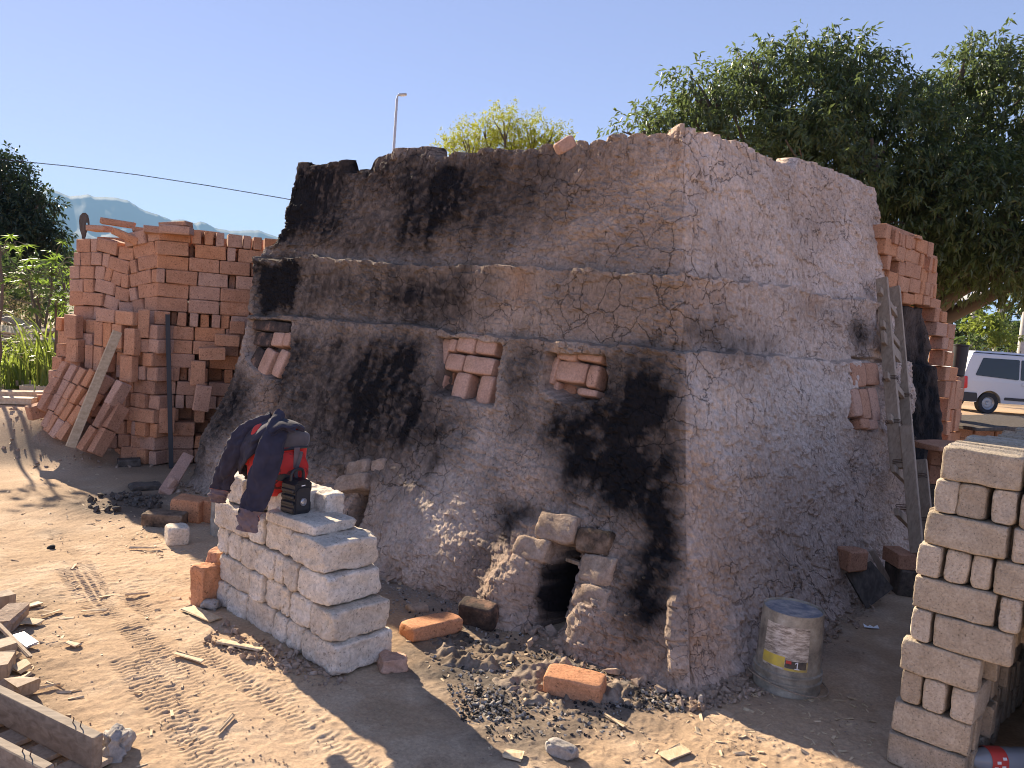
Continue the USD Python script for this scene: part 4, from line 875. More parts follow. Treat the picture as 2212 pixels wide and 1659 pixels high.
_2d = [((onplane(*q, _pc, _pn) - _pc) @ _px, (onplane(*q, _pc, _pn) - _pc)[2]) for q in _pd]
_h2 = [((onplane(*q, _pc, _pn) - _pc) @ _px, (onplane(*q, _pc, _pn) - _pc)[2]) for q in [(186, 482), (189, 480), (190, 487), (188, 494), (186, 490)]]
single('paddle', place(extrude(Polygon(_2d, [_h2]).buffer(0.006).buffer(-0.006), 0.03), _pc, _px, V(0, 0, 1), _pn), 'dark_wood', 'dark paddle shaped board with a hole in its rounded top standing on the brick stack', 'paddle')

# ---------------------------------------------------------------- second, darker kiln behind the ladder
OFF2 = 0.75
W0p = KO - NR * OFF2
k2 = thing('brick_kiln', 'smaller mud walled kiln behind the ladder, black with soot and topped by open brickwork', 'kiln', W0p + ER * 4.9 - [0, 0, KO[2]])
_n2z, _n2s = 150, 150
_zz2 = np.linspace(-0.05, 2.06, _n2z); _ss2 = np.linspace(0, 1, _n2s)
_rend = np.interp(_zz2, [0, 0.8, 1.3, 1.55, 2.06], [5.55, 5.42, 5.34, 5.18, 4.80])
_Sg = 4.0 + (_rend[:, None] - 4.0) * _ss2[None]; _Zg = np.broadcast_to(_zz2[:, None], _Sg.shape) + (fbm(np.stack([_Sg * 3, _Sg * 0, _Sg * 0], -1), 3, 5) - 0.5) * 0.10 * (_zz2[:, None] / 2.06) ** 4
_Pg = np.stack([_Sg, _Zg, np.zeros_like(_Sg)], -1)
_og = (fbm(_Pg * 2.2, 3, 301) - 0.5) * 0.12 + (fbm(_Pg * 13, 4, 302) - 0.5) * 0.05 + np.where(_Zg > 1.53, -0.05, 0) + (2.06 - _Zg) * 0.05 - 0.10 * np.clip((_ss2[None] - 0.93) / 0.07, 0, 1) ** 2
_v2 = W0p + ER * _Sg[..., None] + NR * _og[..., None] + V(0, 0, 1) * _Zg[..., None]; _v2[..., 2] -= KO[2]
_b1 = _v2[:, -1] - NR * 0.3 - ER * 0.02; _b2 = _v2[:, -1] - NR * 1.2
_v2 = np.concatenate([_v2, _b1[:, None], _b2[:, None]], 1); _tp = _v2[-1] - NR * 0.25 * np.r_[np.ones(_n2s), 0, 0][:, None]
_v2 = np.concatenate([_v2, _tp[None]], 0)
_c2 = np.clip(np.interp(_Zg, [0.0, 0.45, 0.8, 1.5, 1.6, 1.75, 2.1], [0.75, 0.86, 0.98, 0.98, 0.85, 0.80, 0.78]) + (fbm(_Pg * 5, 3, 303) - 0.5) * 0.5 - 0.35 * np.clip((_ss2[None] - 0.8) * 5, 0, 1), 0, 1)[..., None]
_col2 = np.array([0.27, 0.20, 0.16]) * (1 - _c2) + np.array([0.009, 0.009, 0.010]) * _c2
_col2 = np.concatenate([_col2, _col2[:, -1:], _col2[:, -1:]], 1); _col2 = np.concatenate([_col2, _col2[-1:]], 0)
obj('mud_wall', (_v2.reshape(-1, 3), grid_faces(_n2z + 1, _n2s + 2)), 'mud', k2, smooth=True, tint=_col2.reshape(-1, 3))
def k2b(q, out=0.0, depth=0.13, kind=None, sooty=False):
    x0, y0 = z7(q[0], q[1]); x1, y1 = z7(q[2], q[3]); p0 = W0p + NR * out
    f = lambda x, y: onplane(x, y, p0, NR)
    xm, ym = (x0 + x1) / 2, (y0 + y1) / 2; c = f(xm, ym); w = abs((f(x1, ym) - f(x0, ym)) @ ER); h = abs(f(xm, y0)[2] - f(xm, y1)[2])
    obj('brick', place(cbox(w - 0.004, depth, h - 0.003, 0.007, 0.0025), c - NR * depth / 2, ER, np.cross([0, 0, 1], ER), V(0, 0, 1)), kind or ('fired_brick_3', 'fired_brick_1', 'fired_brick_0')[RNG.integers(3)], k2)
for q in [(345, -30, 386, 80), (390, -15, 414, 112), (417, 5, 446, 117), (449, 30, 466, 130), (470, 40, 495, 142), (498, 45, 541, 150), (543, 52, 570, 150), (575, 78, 654, 178), (656, 95, 697, 215), (575, 48, 617, 80),
          (345, 80, 430, 200), (431, 130, 489, 240), (490, 150, 598, 252), (362, 192, 388, 305), (442, 240, 488, 346), (490, 253, 605, 362), (600, 182, 626, 286), (630, 192, 658, 298), (664, 205, 690, 310), (694, 218, 722, 325),
          (366, 310, 435, 432), (437, 346, 520, 460), (605, 290, 650, 390), (651, 306, 722, 412), (521, 364, 602, 470), (604, 380, 632, 482), (636, 390, 668, 490), (672, 408, 695, 508), (697, 415, 716, 505),
          (375, 434, 396, 522), (398, 456, 471, 538), (473, 466, 552, 552), (553, 472, 621, 552), (623, 486, 673, 560), (675, 505, 746, 582), (705, 575, 750, 682), (752, 602, 790, 684)]:
    k2b(q, 0.02 + RNG.normal(0, 0.012))
for q in [(390, 110, 440, 200), (430, 215, 490, 330), (600, 180, 722, 310), (600, 380, 720, 505), (345, 0, 575, 140)]:
    k2b(q, -0.10, kind='fired_brick_2')
for q, kd in [((718, 682, 795, 785), 'fired_brick_4'), ((796, 690, 852, 802), 'fired_brick_2'), ((762, 788, 800, 882), 'fired_brick_4'), ((802, 802, 838, 895), 'fired_brick_1'), ((790, 897, 838, 1002), 'fired_brick_3'), ((815, 1005, 866, 1108), 'fired_brick_3'), ((820, 1110, 850, 1312), 'fired_brick_0'), ((853, 1105, 890, 1312), 'fired_brick_1'), ((792, 1230, 819, 1398), 'fired_brick_1'), ((822, 1314, 850, 1480), 'fired_brick_0'), ((853, 1314, 886, 1472), 'fired_brick_1'), ((790, 1400, 818, 1500), 'fired_brick_1'), ((800, 1480, 880, 1640), 'fired_brick_0'), ((760, 882, 790, 1000), 'fired_brick_0'), ((780, 1002, 814, 1108), 'fired_brick_0'), ((778, 1108, 818, 1230), 'fired_brick_2')]:
    k2b(q, 0.03 + RNG.normal(0, 0.01), kind=kd)
_core2 = [place(cbox(0.95, 0.9, 2.0, 0.01), W0p + ER * 4.6 - NR * 0.75 + V(0, 0, 1.0), *axes(ER)), place(cbox(0.72, 0.9, 0.72, 0.01), W0p + ER * 4.2 - NR * 0.62 + V(0, 0, 2.30), *axes(ER))]
_core2 = []
for k in range(19):
    for r_ in range(7):
        e1 = np.interp(k * 0.13, [0, 0.8, 1.5, 2.0, 2.5], [5.6, 5.5, 5.2, 4.9, 4.5])
        _core2.append(place(cbox(e1 - 3.7, 0.12, 0.124, 0.006), W0p + ER * (e1 + 3.7) / 2 - NR * (0.24 + 0.13 * r_) + V(0, 0, k * 0.13 + 0.065), *axes(ER)))
obj('inner_brick', join(*_core2), 'fired_brick_0', k2, kind='stuff')
# ---------------------------------------------------------------- cloth, bag, speaker on the grey stack
def cloth_mat(name, a, b, rough=0.95, bump=0.35, bscale=160, sheen=0.3):
    mat(name, {'g': ('geometry', {}), 'n': ('noise_texture', {'scale': 11.0, 'detail': 5.0, 'roughness': 0.6}), 'r': ('rgb_ramp', {'ramp': [(0.3, a), (0.7, b)]}),
               'n2': ('noise_texture', {'scale': float(bscale), 'detail': 3.0}), 'b': ('bump', {'strength': bump, 'distance': 0.003}), 'p': ('principled_bsdf', {'roughness': rough, 'specular_ior_level': 0.15, 'sheen_weight': sheen, 'sheen_roughness': 0.6})},
        [('g.position', 'n.vector'), ('g.position', 'n2.vector'), ('n.fac', 'r.fac'), ('r.color', 'p.base_color'), ('n2.fac', 'b.height'), ('b.normal', 'p.normal')])
cloth_mat('navy_cloth', (0.020, 0.018, 0.028), (0.046, 0.040, 0.056), sheen=0.08)
cloth_mat('cuff_cloth', (0.10, 0.07, 0.075), (0.17, 0.125, 0.13), sheen=0.1)
cloth_mat('red_cloth', (0.42, 0.02, 0.02), (0.60, 0.045, 0.035), sheen=0.1)
cloth_mat('grey_mesh', (0.05, 0.045, 0.05), (0.10, 0.09, 0.095))
cloth_mat('seam', (0.40, 0.12, 0.08), (0.5, 0.16, 0.1))
mat('printed_red', {'g': ('geometry', {}), 'v': ('voronoi_texture', {'scale': 26.0}), 'n': ('noise_texture', {'scale': 12.0, 'detail': 6.0, 'distortion': 1.6}), 'mr': ('map_range', {'from_min': 0.56, 'from_max': 0.60, 'to_min': 0.0, 'to_max': 0.85, 'clamp': True}),
                    'mx': ('mix_color', {'a': (0.42, 0.022, 0.02), 'b': (0.025, 0.014, 0.016)}), 'p': ('principled_bsdf', {'roughness': 0.6, 'specular_ior_level': 0.3})},
    [('g.position', 'n.vector'), ('n.fac', 'mr.value'), ('mr.result', 'mx.fac'), ('mx.result', 'p.base_color')])
bagp = B0 + BE * 0.50 + BR * 0.17; bagp = V(bagp[0], bagp[1], 4 * HB + 0.02)
_bc = D(600, 990, bagp[1])
bag_n = unit((CAM - _bc) * [1, 1, 0]); bag_n = rotmat([0, 0, 1], 0.25) @ bag_n; bag_x = np.cross([0, 0, 1.0], bag_n)
bag = thing('backpack', 'red backpack with dark print standing on the grey block stack under a dark hoodie', 'backpack', V(_bc[0], _bc[1], 5 * HB - 0.02))
def superell(a, b, c, n=3.2, nu=48, nv=28, seed=0, amp=0.008):
    u = np.linspace(0, 2 * np.pi, nu, endpoint=False); v = np.linspace(-np.pi / 2, np.pi / 2, nv)
    V_, U_2 = np.meshgrid(v, u, indexing='ij'); f = lambda w: np.sign(w) * np.abs(w) ** (2 / n)
    p = np.stack([a * f(np.cos(V_)) * f(np.cos(U_2)), b * f(np.cos(V_)) * f(np.sin(U_2)), c * f(np.sin(V_))], -1)
    p = p * (1 + ((fbm(p * 9 + seed, 3) - 0.5) * amp / min(a, b, c) * 2)[..., None])
    return p.reshape(-1, 3), grid_faces(nv, nu, wrap=True)
obj('body', place(superell(0.140, 0.080, 0.175, amp=0.012), _bc, bag_x, -bag_n, V(0, 0, 1)), 'red_cloth', bag, smooth=True)
obj('pocket', place(superell(0.098, 0.035, 0.105, amp=0.008, seed=3), _bc + bag_n * 0.062 + bag_x * 0.025 - V(0, 0, 0.045), bag_x, -bag_n, V(0, 0, 1)), 'printed_red', bag, smooth=True)
obj('top_panel', place(superell(0.105, 0.045, 0.045, amp=0.006, seed=5), _bc + bag_n * 0.046 + bag_x * 0.035 + V(0, 0, 0.105), bag_x, -bag_n, V(0, 0, 1)), 'grey_mesh', bag, smooth=True)
obj('zip', tube([_bc + bag_n * 0.092 + bag_x * (x + 0.03) + V(0, 0, 0.062 + 0.12 * x) for x in np.linspace(-0.05, 0.09, 8)], 0.006, 5), 'black_plastic', bag)
obj('strap', tube([_bc + bag_n * 0.105 + bag_x * (0.075 + 0.01 * math.sin(z * 30)) + V(0, 0, z) for z in np.linspace(0.05, -0.13, 9)], 0.009, 5), 'grey_mesh', bag)
obj('logo_patch', place(extrude(Polygon([(-0.045, -0.008), (0.0, -0.02), (0.045, -0.006), (0.04, 0.010), (0.0, 0.018), (-0.04, 0.012)]), 0.004), _bc + bag_n * 0.098 + bag_x * 0.01 - V(0, 0, 0.075), bag_x, V(0, 0, 1), bag_n), 'black_plastic', bag)
obj('print_strip', place(cbox(0.028, 0.003, 0.10, 0.001), _bc + bag_n * 0.098 + bag_x * 0.065 + V(0, 0, 0.02), *axes(bag_x)), 'white_paper' if False else 'cuff_cloth', bag)

hood = thing('hoodie', 'dark navy hoodie thrown over the red backpack, one sleeve hanging down in front', 'hoodie', V(_bc[0], _bc[1], 5 * HB))
def sleeve(pts, rad, flat, facing_n, seed, n=90, sides=44, thick=True):
    P = np.array(pts, float); tt = np.linspace(0, 1, len(P)); q = np.linspace(0, 1, n)
    from scipy.interpolate import CubicSpline
    c = CubicSpline(tt, P)(q); r = np.interp(q, np.linspace(0, 1, len(rad)), rad)
    t = unit_rows(np.gradient(c, axis=0)); a = unit_rows(np.cross(t, facing_n)); b = np.cross(a, t)
    th = np.linspace(0, 2 * np.pi, sides, endpoint=False)
    p = c[:, None] + r[:, None, None] * (np.cos(th)[None, :, None] * a[:, None] + flat * np.sin(th)[None, :, None] * b[:, None])
    w = (fbm(np.stack(np.broadcast_arrays(q[:, None] * 7 + 0.8 * np.cos(th), np.cos(th) * 1.5 + seed, np.sin(th) * 1.5), -1), 3, seed) - 0.5) * 0.030 - 0.016 * np.abs(fbm(np.stack(np.broadcast_arrays(q[:, None] * 11 + 1.6 * np.cos(th + seed), np.cos(th) * 1.1 + 3, np.sin(th) * 1.1), -1), 2, seed + 3) - 0.5) * 2 + 0.008 * np.clip(np.sin(th + 5 * q[:, None] + seed), 0, 1) ** 3
    p = p + w[..., None] * unit_rows(p - c[:, None])
    return p, grid_faces(n, sides, wrap=True)
def dd(x, y, k): return D(x, y, _bc[1] + k)
vw = unit(CAM - _bc)
pA, fA = sleeve([dd(590, 912, 0.0), dd(540, 935, -0.03), dd(510, 972, -0.06), dd(488, 1020, -0.05), dd(476, 1058, -0.04)], [0.05, 0.058, 0.056, 0.052, 0.042], 0.45, vw, 3)
pB, fB = sleeve([dd(612, 905, 0.02), dd(600, 925, -0.07), dd(583, 975, -0.155), dd(565, 1035, -0.20), dd(548, 1085, -0.23), dd(543, 1103, -0.235)], [0.045, 0.058, 0.064, 0.062, 0.057, 0.054], 0.32, vw, 8)
for p, f, nm in ((pA, fA, 'sleeve'), (pB, fB, 'sleeve')): obj(nm, (p.reshape(-1, 3), f), 'navy_cloth', hood, smooth=True)
for p, nxt, rr, sd in ((pA, dd(470, 1084, -0.03), (0.046, 0.036), 5), (pB, dd(531, 1147, -0.245), (0.054, 0.043), 6)):
    c0 = p[-1].mean(0); q, f = sleeve([c0 - unit(nxt - c0) * 0.006, (c0 + nxt) / 2, nxt], rr, 0.55, vw, sd, n=14)
    obj('cuff', (q.reshape(-1, 3), f), 'cuff_cloth', hood, smooth=True)
    cc = p[-1]; obj('seam', tube(np.vstack([cc, cc[:1]]) * 1.03 - cc.mean(0) * 0.03, 0.0016, 4, cap=False), 'seam', hood)
# the body of it, a draped shell over the bag
th = np.linspace(0, 2 * np.pi, 90, endpoint=False); ph = np.linspace(0.02, 1, 40)
rr_ = np.interp(np.degrees(th), [0, 50, 90, 140, 180, 220, 270, 310, 360], [0.110, 0.112, 0.105, 0.13, 0.16, 0.17, 0.19, 0.15, 0.110])
dr_ = np.interp(np.degrees(th), [0, 50, 80, 100, 140, 180, 220, 270, 300, 330, 360], [0.050, 0.035, 0.06, 0.22, 0.32, 0.33, 0.34, 0.28, 0.20, 0.10, 0.050])
_pk = D(606, 903, _bc[1]); hx = np.cross([0, 0, 1.0], unit(vw * [1, 1, 0])); hn = unit(vw * [1, 1, 0])
Ph, Th = np.meshgrid(ph, th, indexing='ij')
rad = rr_[None] * np.sin(np.minimum(Ph * 1.75, np.pi / 2)) ** 0.9; drop = dr_[None] * (Ph ** 1.7)
fold = (0.010 * np.cos(9 * Th + 2 * Ph) - 0.020 * np.abs(fbm(np.stack([np.cos(Th) * 4, np.sin(Th) * 4, Ph * 6], -1), 2, 78) - 0.5) * 2 + 0.008 + (fbm(np.stack([np.cos(Th) * 3, np.sin(Th) * 3, Ph * 2], -1), 3, 77) - 0.5) * 0.05) * Ph
hp = _pk + (np.cos(Th) * (rad + fold))[..., None] * hn + (np.sin(Th) * (rad + fold))[..., None] * hx - (drop + 0.3 * fold)[..., None] * V(0, 0, 1)
hi = _pk - V(0, 0, 0.008) + (hp - _pk) * 0.955
hv = np.concatenate([hp, hi[::-1]]).reshape(-1, 3)
obj('body', (hv, grid_faces(80, 90, wrap=True)), 'navy_cloth', hood, smooth=True)
obj('lining', place(superell(0.035, 0.03, 0.055, n=2.2, amp=0.02, seed=9), dd(541, 985, -0.05), *axes(hx)), 'red_cloth', hood, smooth=True, label='red lining showing through the neck')

spk_c = G(638, 1107, SLAB_TOP); spn = rotmat([0, 0, 1], 0.72) @ unit((CAM - spk_c) * [1, 1, 0]); spx = np.cross([0, 0, 1.0], spn)
spk = thing('speaker', 'small black portable speaker with carry handle and round silver lamp on the grey slab', 'speaker', spk_c)
sw, sdp, sh = 0.104, 0.092, 0.165
oct_ = Polygon([(-sw / 2, 0.012), (-sw / 2 + 0.014, 0), (sw / 2 - 0.014, 0), (sw / 2, 0.012), (sw / 2, 0.05), (sw / 2 - 0.006, 0.06), (sw / 2 - 0.006, 0.105), (sw / 2, 0.115), (sw / 2, sh - 0.02), (sw / 2 - 0.02, sh), (-sw / 2 + 0.02, sh), (-sw / 2, sh - 0.02), (-sw / 2, 0.115), (-sw / 2 + 0.006, 0.105), (-sw / 2 + 0.006, 0.06), (-sw / 2, 0.05)])
def sp(v): return v[0] * spx + v[1] * V(0, 0, 1) + v[2] * spn
obj('body', place(extrude(oct_, sdp), spk_c - spn * sdp / 2, spx, V(0, 0, 1), spn), 'black_plastic', spk)
for z in (0.022, 0.052, 0.082, 0.112):
    obj('rib', place(cbox(0.012, sdp * 0.94, 0.018, 0.004), spk_c - spx * (sw / 2 + 0.001) + V(0, 0, z + 0.004), spx, -spn, V(0, 0, 1)), 'black_plastic', spk)
obj('grille', place(extrude(Polygon([(-0.036, 0.02), (0.036, 0.02), (0.040, 0.03), (0.040, 0.115), (0.030, 0.128), (-0.030, 0.128), (-0.040, 0.115), (-0.040, 0.03)]), 0.004), spk_c + spn * sdp / 2, spx, V(0, 0, 1), spn), 'dark_steel', spk)
obj('lamp', place(lathe([(0.001, 0.008), (0.012, 0.006), (0.0165, 0.001), (0.0175, 0.005), (0.019, 0.005), (0.019, 0.0)], 28), spk_c + spn * (sdp / 2 + 0.004) + V(0, 0, 0.062), spx, V(0, 0, 1), spn), 'grey_metal', spk, smooth=30)
obj('name_plate', place(cbox(0.022, 0.005, 0.001, 0.0003), spk_c + spn * (sdp / 2 + 0.0005) + V(0, 0, 0.140), spx, V(0, 0, 1), spn), 'white_print', spk)
for x in (-1, 1):
    for z in (0.012, 0.152): obj('screw', place(lathe([(0.0005, 0.003), (0.003, 0.003), (0.0035, 0.0)], 10), spk_c + spn * (sdp / 2) + spx * x * 0.034 + V(0, 0, z), spx, V(0, 0, 1), spn), 'dark_steel', spk)
hd = [spk_c + spx * x + V(0, 0, sh + z) for x, z in [(-0.036, -0.006), (-0.036, 0.025), (-0.030, 0.040), (-0.018, 0.046), (0.018, 0.046), (0.030, 0.040), (0.036, 0.025), (0.036, -0.006)]]
obj('handle', tube(hd, 0.008, 8), 'black_plastic', spk, smooth=40)

# ---------------------------------------------------------------- buckets
mat('old_bucket', {'g': ('geometry', {}), 'n': ('noise_texture', {'scale': 10.0, 'detail': 8.0, 'roughness': 0.72}), 'r': ('rgb_ramp', {'ramp': [(0.30, (0.10, 0.09, 0.075)), (0.46, (0.24, 0.21, 0.165)), (0.60, (0.36, 0.32, 0.25)), (0.72, (0.46, 0.42, 0.35))]}),
                   'b': ('bump', {'strength': 0.2, 'distance': 0.002}), 'p': ('principled_bsdf', {'roughness': 0.6, 'specular_ior_level': 0.35})}, [('g.position', 'n.vector'), ('n.fac', 'r.fac'), ('r.color', 'p.base_color'), ('n.fac', 'b.height'), ('b.normal', 'p.normal')])
mat('bucket_base', {'g': ('geometry', {}), 'n': ('noise_texture', {'scale': 22.0, 'detail': 6.0, 'roughness': 0.65}), 'r': ('rgb_ramp', {'ramp': [(0.35, (0.10, 0.12, 0.16)), (0.48, (0.22, 0.22, 0.23)), (0.62, (0.36, 0.34, 0.32))]}), 'p': ('principled_bsdf', {'roughness': 0.5})}, [('g.position', 'n.vector'), ('n.fac', 'r.fac'), ('r.color', 'p.base_color')])
mat('worn_label', {'g': ('geometry', {}), 'mp': ('mapping', {'mapping_type': 'point', 'scale': (26, 26, 90)}), 'n': ('noise_texture', {'scale': 1.0, 'detail': 7.0, 'roughness': 0.75}), 'r': ('rgb_ramp', {'ramp': [(0.36, (0.14, 0.11, 0.085)), (0.48, (0.36, 0.30, 0.24)), (0.62, (0.62, 0.55, 0.46))]}), 'p': ('principled_bsdf', {'roughness': 0.55})},
    [('g.position', 'mp.vector'), ('mp.vector', 'n.vector'), ('n.fac', 'r.fac'), ('r.color', 'p.base_color')])
plain_mat('yellow_print', (0.62, 0.46, 0.06), rough=0.6, dirt=0.75, dirtcol=(0.28, 0.22, 0.14))
plain_mat('black_print', (0.03, 0.028, 0.028), rough=0.6, dirt=0.6)
plain_mat('red_print', (0.5, 0.05, 0.04), rough=0.6)
bk = GP(1697, 1478); BKH = 0.375
bucket = thing('bucket', 'upturned old paint bucket with a worn label standing by the kiln corner', 'bucket', bk)
obj('body', lathe([(0.151, 0.0), (0.153, 0.012), (0.150, 0.03), (0.149, 0.048), (0.156, 0.052), (0.156, 0.060), (0.149, 0.064), (0.1485, 0.085), (0.1555, 0.089), (0.1555, 0.097), (0.1475, 0.101), (0.1365, BKH - 0.012), (0.1350, BKH), (0.1315, BKH), (0.1305, BKH - 0.010)], 64, bk), 'old_bucket', bucket, smooth=35)
obj('base_panel', lathe([(0.1306, BKH - 0.010), (0.10, BKH - 0.009), (0.06, BKH - 0.011), (0.0, BKH - 0.012)], 64, bk), 'bucket_base', bucket, smooth=True)
def curved(a0, a1, z0, z1, lift, na=24, nz=6):
    """a thin patch on the bucket's side, angles from the direction towards the camera"""
    a = np.linspace(a0, a1, na); z = np.linspace(z0, z1, nz); A, Z = np.meshgrid(a, z); r = 0.1475 - (Z - 0.101) * (0.011 / (BKH - 0.113)) + lift
    d0 = math.atan2(CAM[1] - bk[1], CAM[0] - bk[0]); A = A + d0
    p = np.stack([bk[0] + r * np.cos(A), bk[1] + r * np.sin(A), bk[2] + Z], -1).reshape(-1, 3); f = grid_faces(nz, na)
    p2 = np.stack([bk[0] + (r - 0.002) * np.cos(A), bk[1] + (r - 0.002) * np.sin(A), bk[2] + Z], -1).reshape(-1, 3)
    return np.vstack([p, p2]), np.vstack([f, f[:, ::-1] + len(p)])
lb_ = obj('label', curved(-0.85, 0.62, 0.125, 0.325, 0.0012), 'worn_label', bucket, smooth=True)
obj('yellow_band', curved(-0.85, -0.10, 0.135, 0.185, 0.0022), 'yellow_print', lb_, smooth=True)
obj('yellow_band', curved(-0.10, 0.60, 0.126, 0.136, 0.0022), 'yellow_print', lb_, smooth=True)
obj('yellow_band', curved(0.575, 0.605, 0.136, 0.172, 0.0022), 'yellow_print', lb_, smooth=True)
obj('black_patch', curved(-0.08, 0.56, 0.138, 0.172, 0.0022), 'black_print', lb_, smooth=True)
obj('red_patch', curved(-0.06, 0.10, 0.158, 0.172, 0.0030), 'red_print', lb_, smooth=True)
_t = meshkit.text_mesh('1', 0.034, 0.001); _a = math.atan2(CAM[1] - bk[1], CAM[0] - bk[0]) + 0.17; _n = V(math.cos(_a), math.sin(_a), 0); _tx2 = np.cross([0, 0, 1.0], _n)
obj('figure_one', place(_t, bk + _n * 0.1492 + V(0, 0, 0.137), _tx2, V(0, 0, 1), _n), 'white_print', lb_)
_hw = [bk + V(0.160 * math.cos(a) * (1 + 0.18 * math.sin(a + 2.2) ** 2), 0.160 * math.sin(a) * (1 + 0.18 * math.sin(a + 2.2) ** 2), 0.055 - 0.045 * math.sin((a + 3.3) / 2.0) ** 2 + 0.004) for a in np.linspace(math.pi * 0.95, math.pi * 2.05, 26)]
obj('wire_handle', tube(_hw, 0.0028, 6), 'grey_wood', bucket)
can0 = GP(487, 1153)
can = thing('metal_can', 'tall open metal can behind the grey block stack', 'can', can0)
obj('body', lathe([(0.10, 0.0), (0.103, 0.006), (0.1035, 0.10), (0.106, 0.105), (0.1035, 0.11), (0.1035, 0.19), (0.106, 0.195), (0.1035, 0.20), (0.104, 0.288), (0.1075, 0.292), (0.1075, 0.298), (0.102, 0.298), (0.100, 0.29), (0.099, 0.01), (0.0, 0.008)], 48, can0), 'old_bucket', can, smooth=30)
obj('rim', lathe([(0.1065, 0.291), (0.1095, 0.294), (0.1095, 0.301), (0.1055, 0.301), (0.1045, 0.296)], 48, can0), 'lamp_grey', can, smooth=30)

# ---------------------------------------------------------------- ladder
lt = wall_at(*z7(225, 362), 'R'); T1 = wall_point(lt[0], lt[1], 'R', 0.10); B1 = onplane(*z7b(480, 1075), KO - NR * 0.02, NR); B1[2] = max(0.0, B1[2])
ladder = thing('ladder', 'rough home made wooden ladder leaning against the right face of the kiln', 'ladder', B1)
LW = 0.36; lax = unit(T1 - B1); lz = unit(NR - lax * (NR @ lax)); lx = np.cross(lax, lz); lx = lx if lx @ ER > 0 else -lx
def lrail(o, a, b, th=0.042, dp=0.085, name='rail', push=0.0):
    L = np.linalg.norm(T1 - B1); p, q = B1 + (T1 - B1) * a + lx * o + lz * push, B1 + (T1 - B1) * b + lx * o + lz * push
    obj(name, place(cbox(np.linalg.norm(q - p), th, dp, 0.003, 0.0012), (p + q) / 2, unit(q - p), np.cross(lz, unit(q - p)), lz), 'grey_wood', ladder)
lrail(0, 0.28, 1.0); lrail(LW, 0.20, 1.05); lrail(-0.012, 0.0, 0.42, 0.045, 0.08, push=0.085); lrail(LW + 0.01, 0.0, 0.36, push=0.07)
for t in (0.93, 0.80, 0.745, 0.60, 0.44, 0.27, 0.12):
    c = B1 + (T1 - B1) * t + lx * LW / 2 - lz * 0.005
    R3 = rotmat(lz, RNG.normal(0, 0.03)); obj('rung', place(cbox(LW + 0.18, 0.055 if t != 0.745 else 0.10, 0.03, 0.003, 0.001), c, R3 @ lx, R3 @ lax, lz), 'grey_wood', ladder)
for t in (0.60, 0.44, 0.30, 0.15):
    for o in (0, LW):
        c = B1 + (T1 - B1) * t + lx * o + lz * (0.04 if t < 0.42 else 0.0); ring = []
        for a in np.linspace(0, 2 * np.pi * 3, 40): 
            sx, sy = math.cos(a), math.sin(a); k_ = 1 / max(abs(sx), abs(sy)); ring.append(c + lx * 0.032 * sx * min(k_, 1.25) + lz * (0.068 if t < 0.42 else 0.052) * sy * min(k_, 1.25) + lax * 0.012 * (a / 6.28 - 1.5))
        obj('wire', tube(ring, 0.0025, 4), 'rusty_wire', ladder)

# ---------------------------------------------------------------- bits at the foot of the right face
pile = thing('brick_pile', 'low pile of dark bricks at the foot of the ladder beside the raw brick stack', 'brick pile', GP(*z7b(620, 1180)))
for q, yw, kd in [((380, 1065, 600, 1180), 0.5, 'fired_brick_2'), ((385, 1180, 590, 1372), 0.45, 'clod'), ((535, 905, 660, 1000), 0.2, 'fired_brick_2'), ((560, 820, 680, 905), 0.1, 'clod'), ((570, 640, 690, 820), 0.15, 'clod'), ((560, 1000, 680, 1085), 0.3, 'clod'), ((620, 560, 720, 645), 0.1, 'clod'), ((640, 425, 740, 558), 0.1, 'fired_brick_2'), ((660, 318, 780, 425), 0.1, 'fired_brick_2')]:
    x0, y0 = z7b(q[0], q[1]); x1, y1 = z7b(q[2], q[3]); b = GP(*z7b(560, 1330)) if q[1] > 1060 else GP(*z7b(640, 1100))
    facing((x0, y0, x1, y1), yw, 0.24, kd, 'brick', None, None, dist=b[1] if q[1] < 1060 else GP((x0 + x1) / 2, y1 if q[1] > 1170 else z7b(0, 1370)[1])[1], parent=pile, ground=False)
pd_ = D(*z7b(760, 285), 5.9)
obj('slab', place(rblock(0.42, 0.30, 0.05, 0.012, 0.004, 9, 5), pd_, *axes(unit(V(0.9, 0.35, 0.03)))), 'fired_brick_2', pile, smooth=40, label='flat brown slab lying on top')
ls0 = GP(*z7b(205, 1462)); _bn = unit(unit((CAM - ls0) * [1, 1, 0]) + V(0.25, 0, 0.45)); _bx = unit(np.cross([0, 0, 1.0], _bn)); _by = np.cross(_bn, _bx)
_bp = [onplane(*z7b(X, Y), ls0, _bn) - ls0 for X, Y in ((62, 1212), (232, 1128), (392, 1322), (205, 1464))]
single('board', place(extrude(Polygon([(p @ _bx, p @ _by) for p in _bp]).buffer(0.004), 0.035), ls0 - _bn * 0.02, _bx, _by, _bn), 'dark_wood', 'dark square board leaning at the foot of the kiln right face', 'board')
ls1 = ls0 + _bp[0] * 0.75 + _bp[1] * 0.25
bb = onplane(*z7b(100, 1110), ls0 + _bp[0] * 0.9 - _bn * 0.03, unit((CAM - ls0) * [1, 1, 0]))
single('loose_brick', place(cbox(0.15, 0.12, 0.135, 0.01, 0.004), bb, *axes(unit(ER * 0.9 + V(0.2, -0.3, 0)))), 'fired_brick_2', 'single brick balanced on top of the dark leaning board', 'brick')
st0, st1 = GP(*z7b(392, 1320)), None; st1 = onplane(*z7b(240, 1045), st0 - NR * 0.14, NR)
single('stick', beam(st0, st1, 0.035, 0.025, unit(CAM - st0), 0.003, 0.002), 'grey_wood', 'grey stick leaning beside the dark board', 'stick')
pp = GP(*z7b(235, 1608))
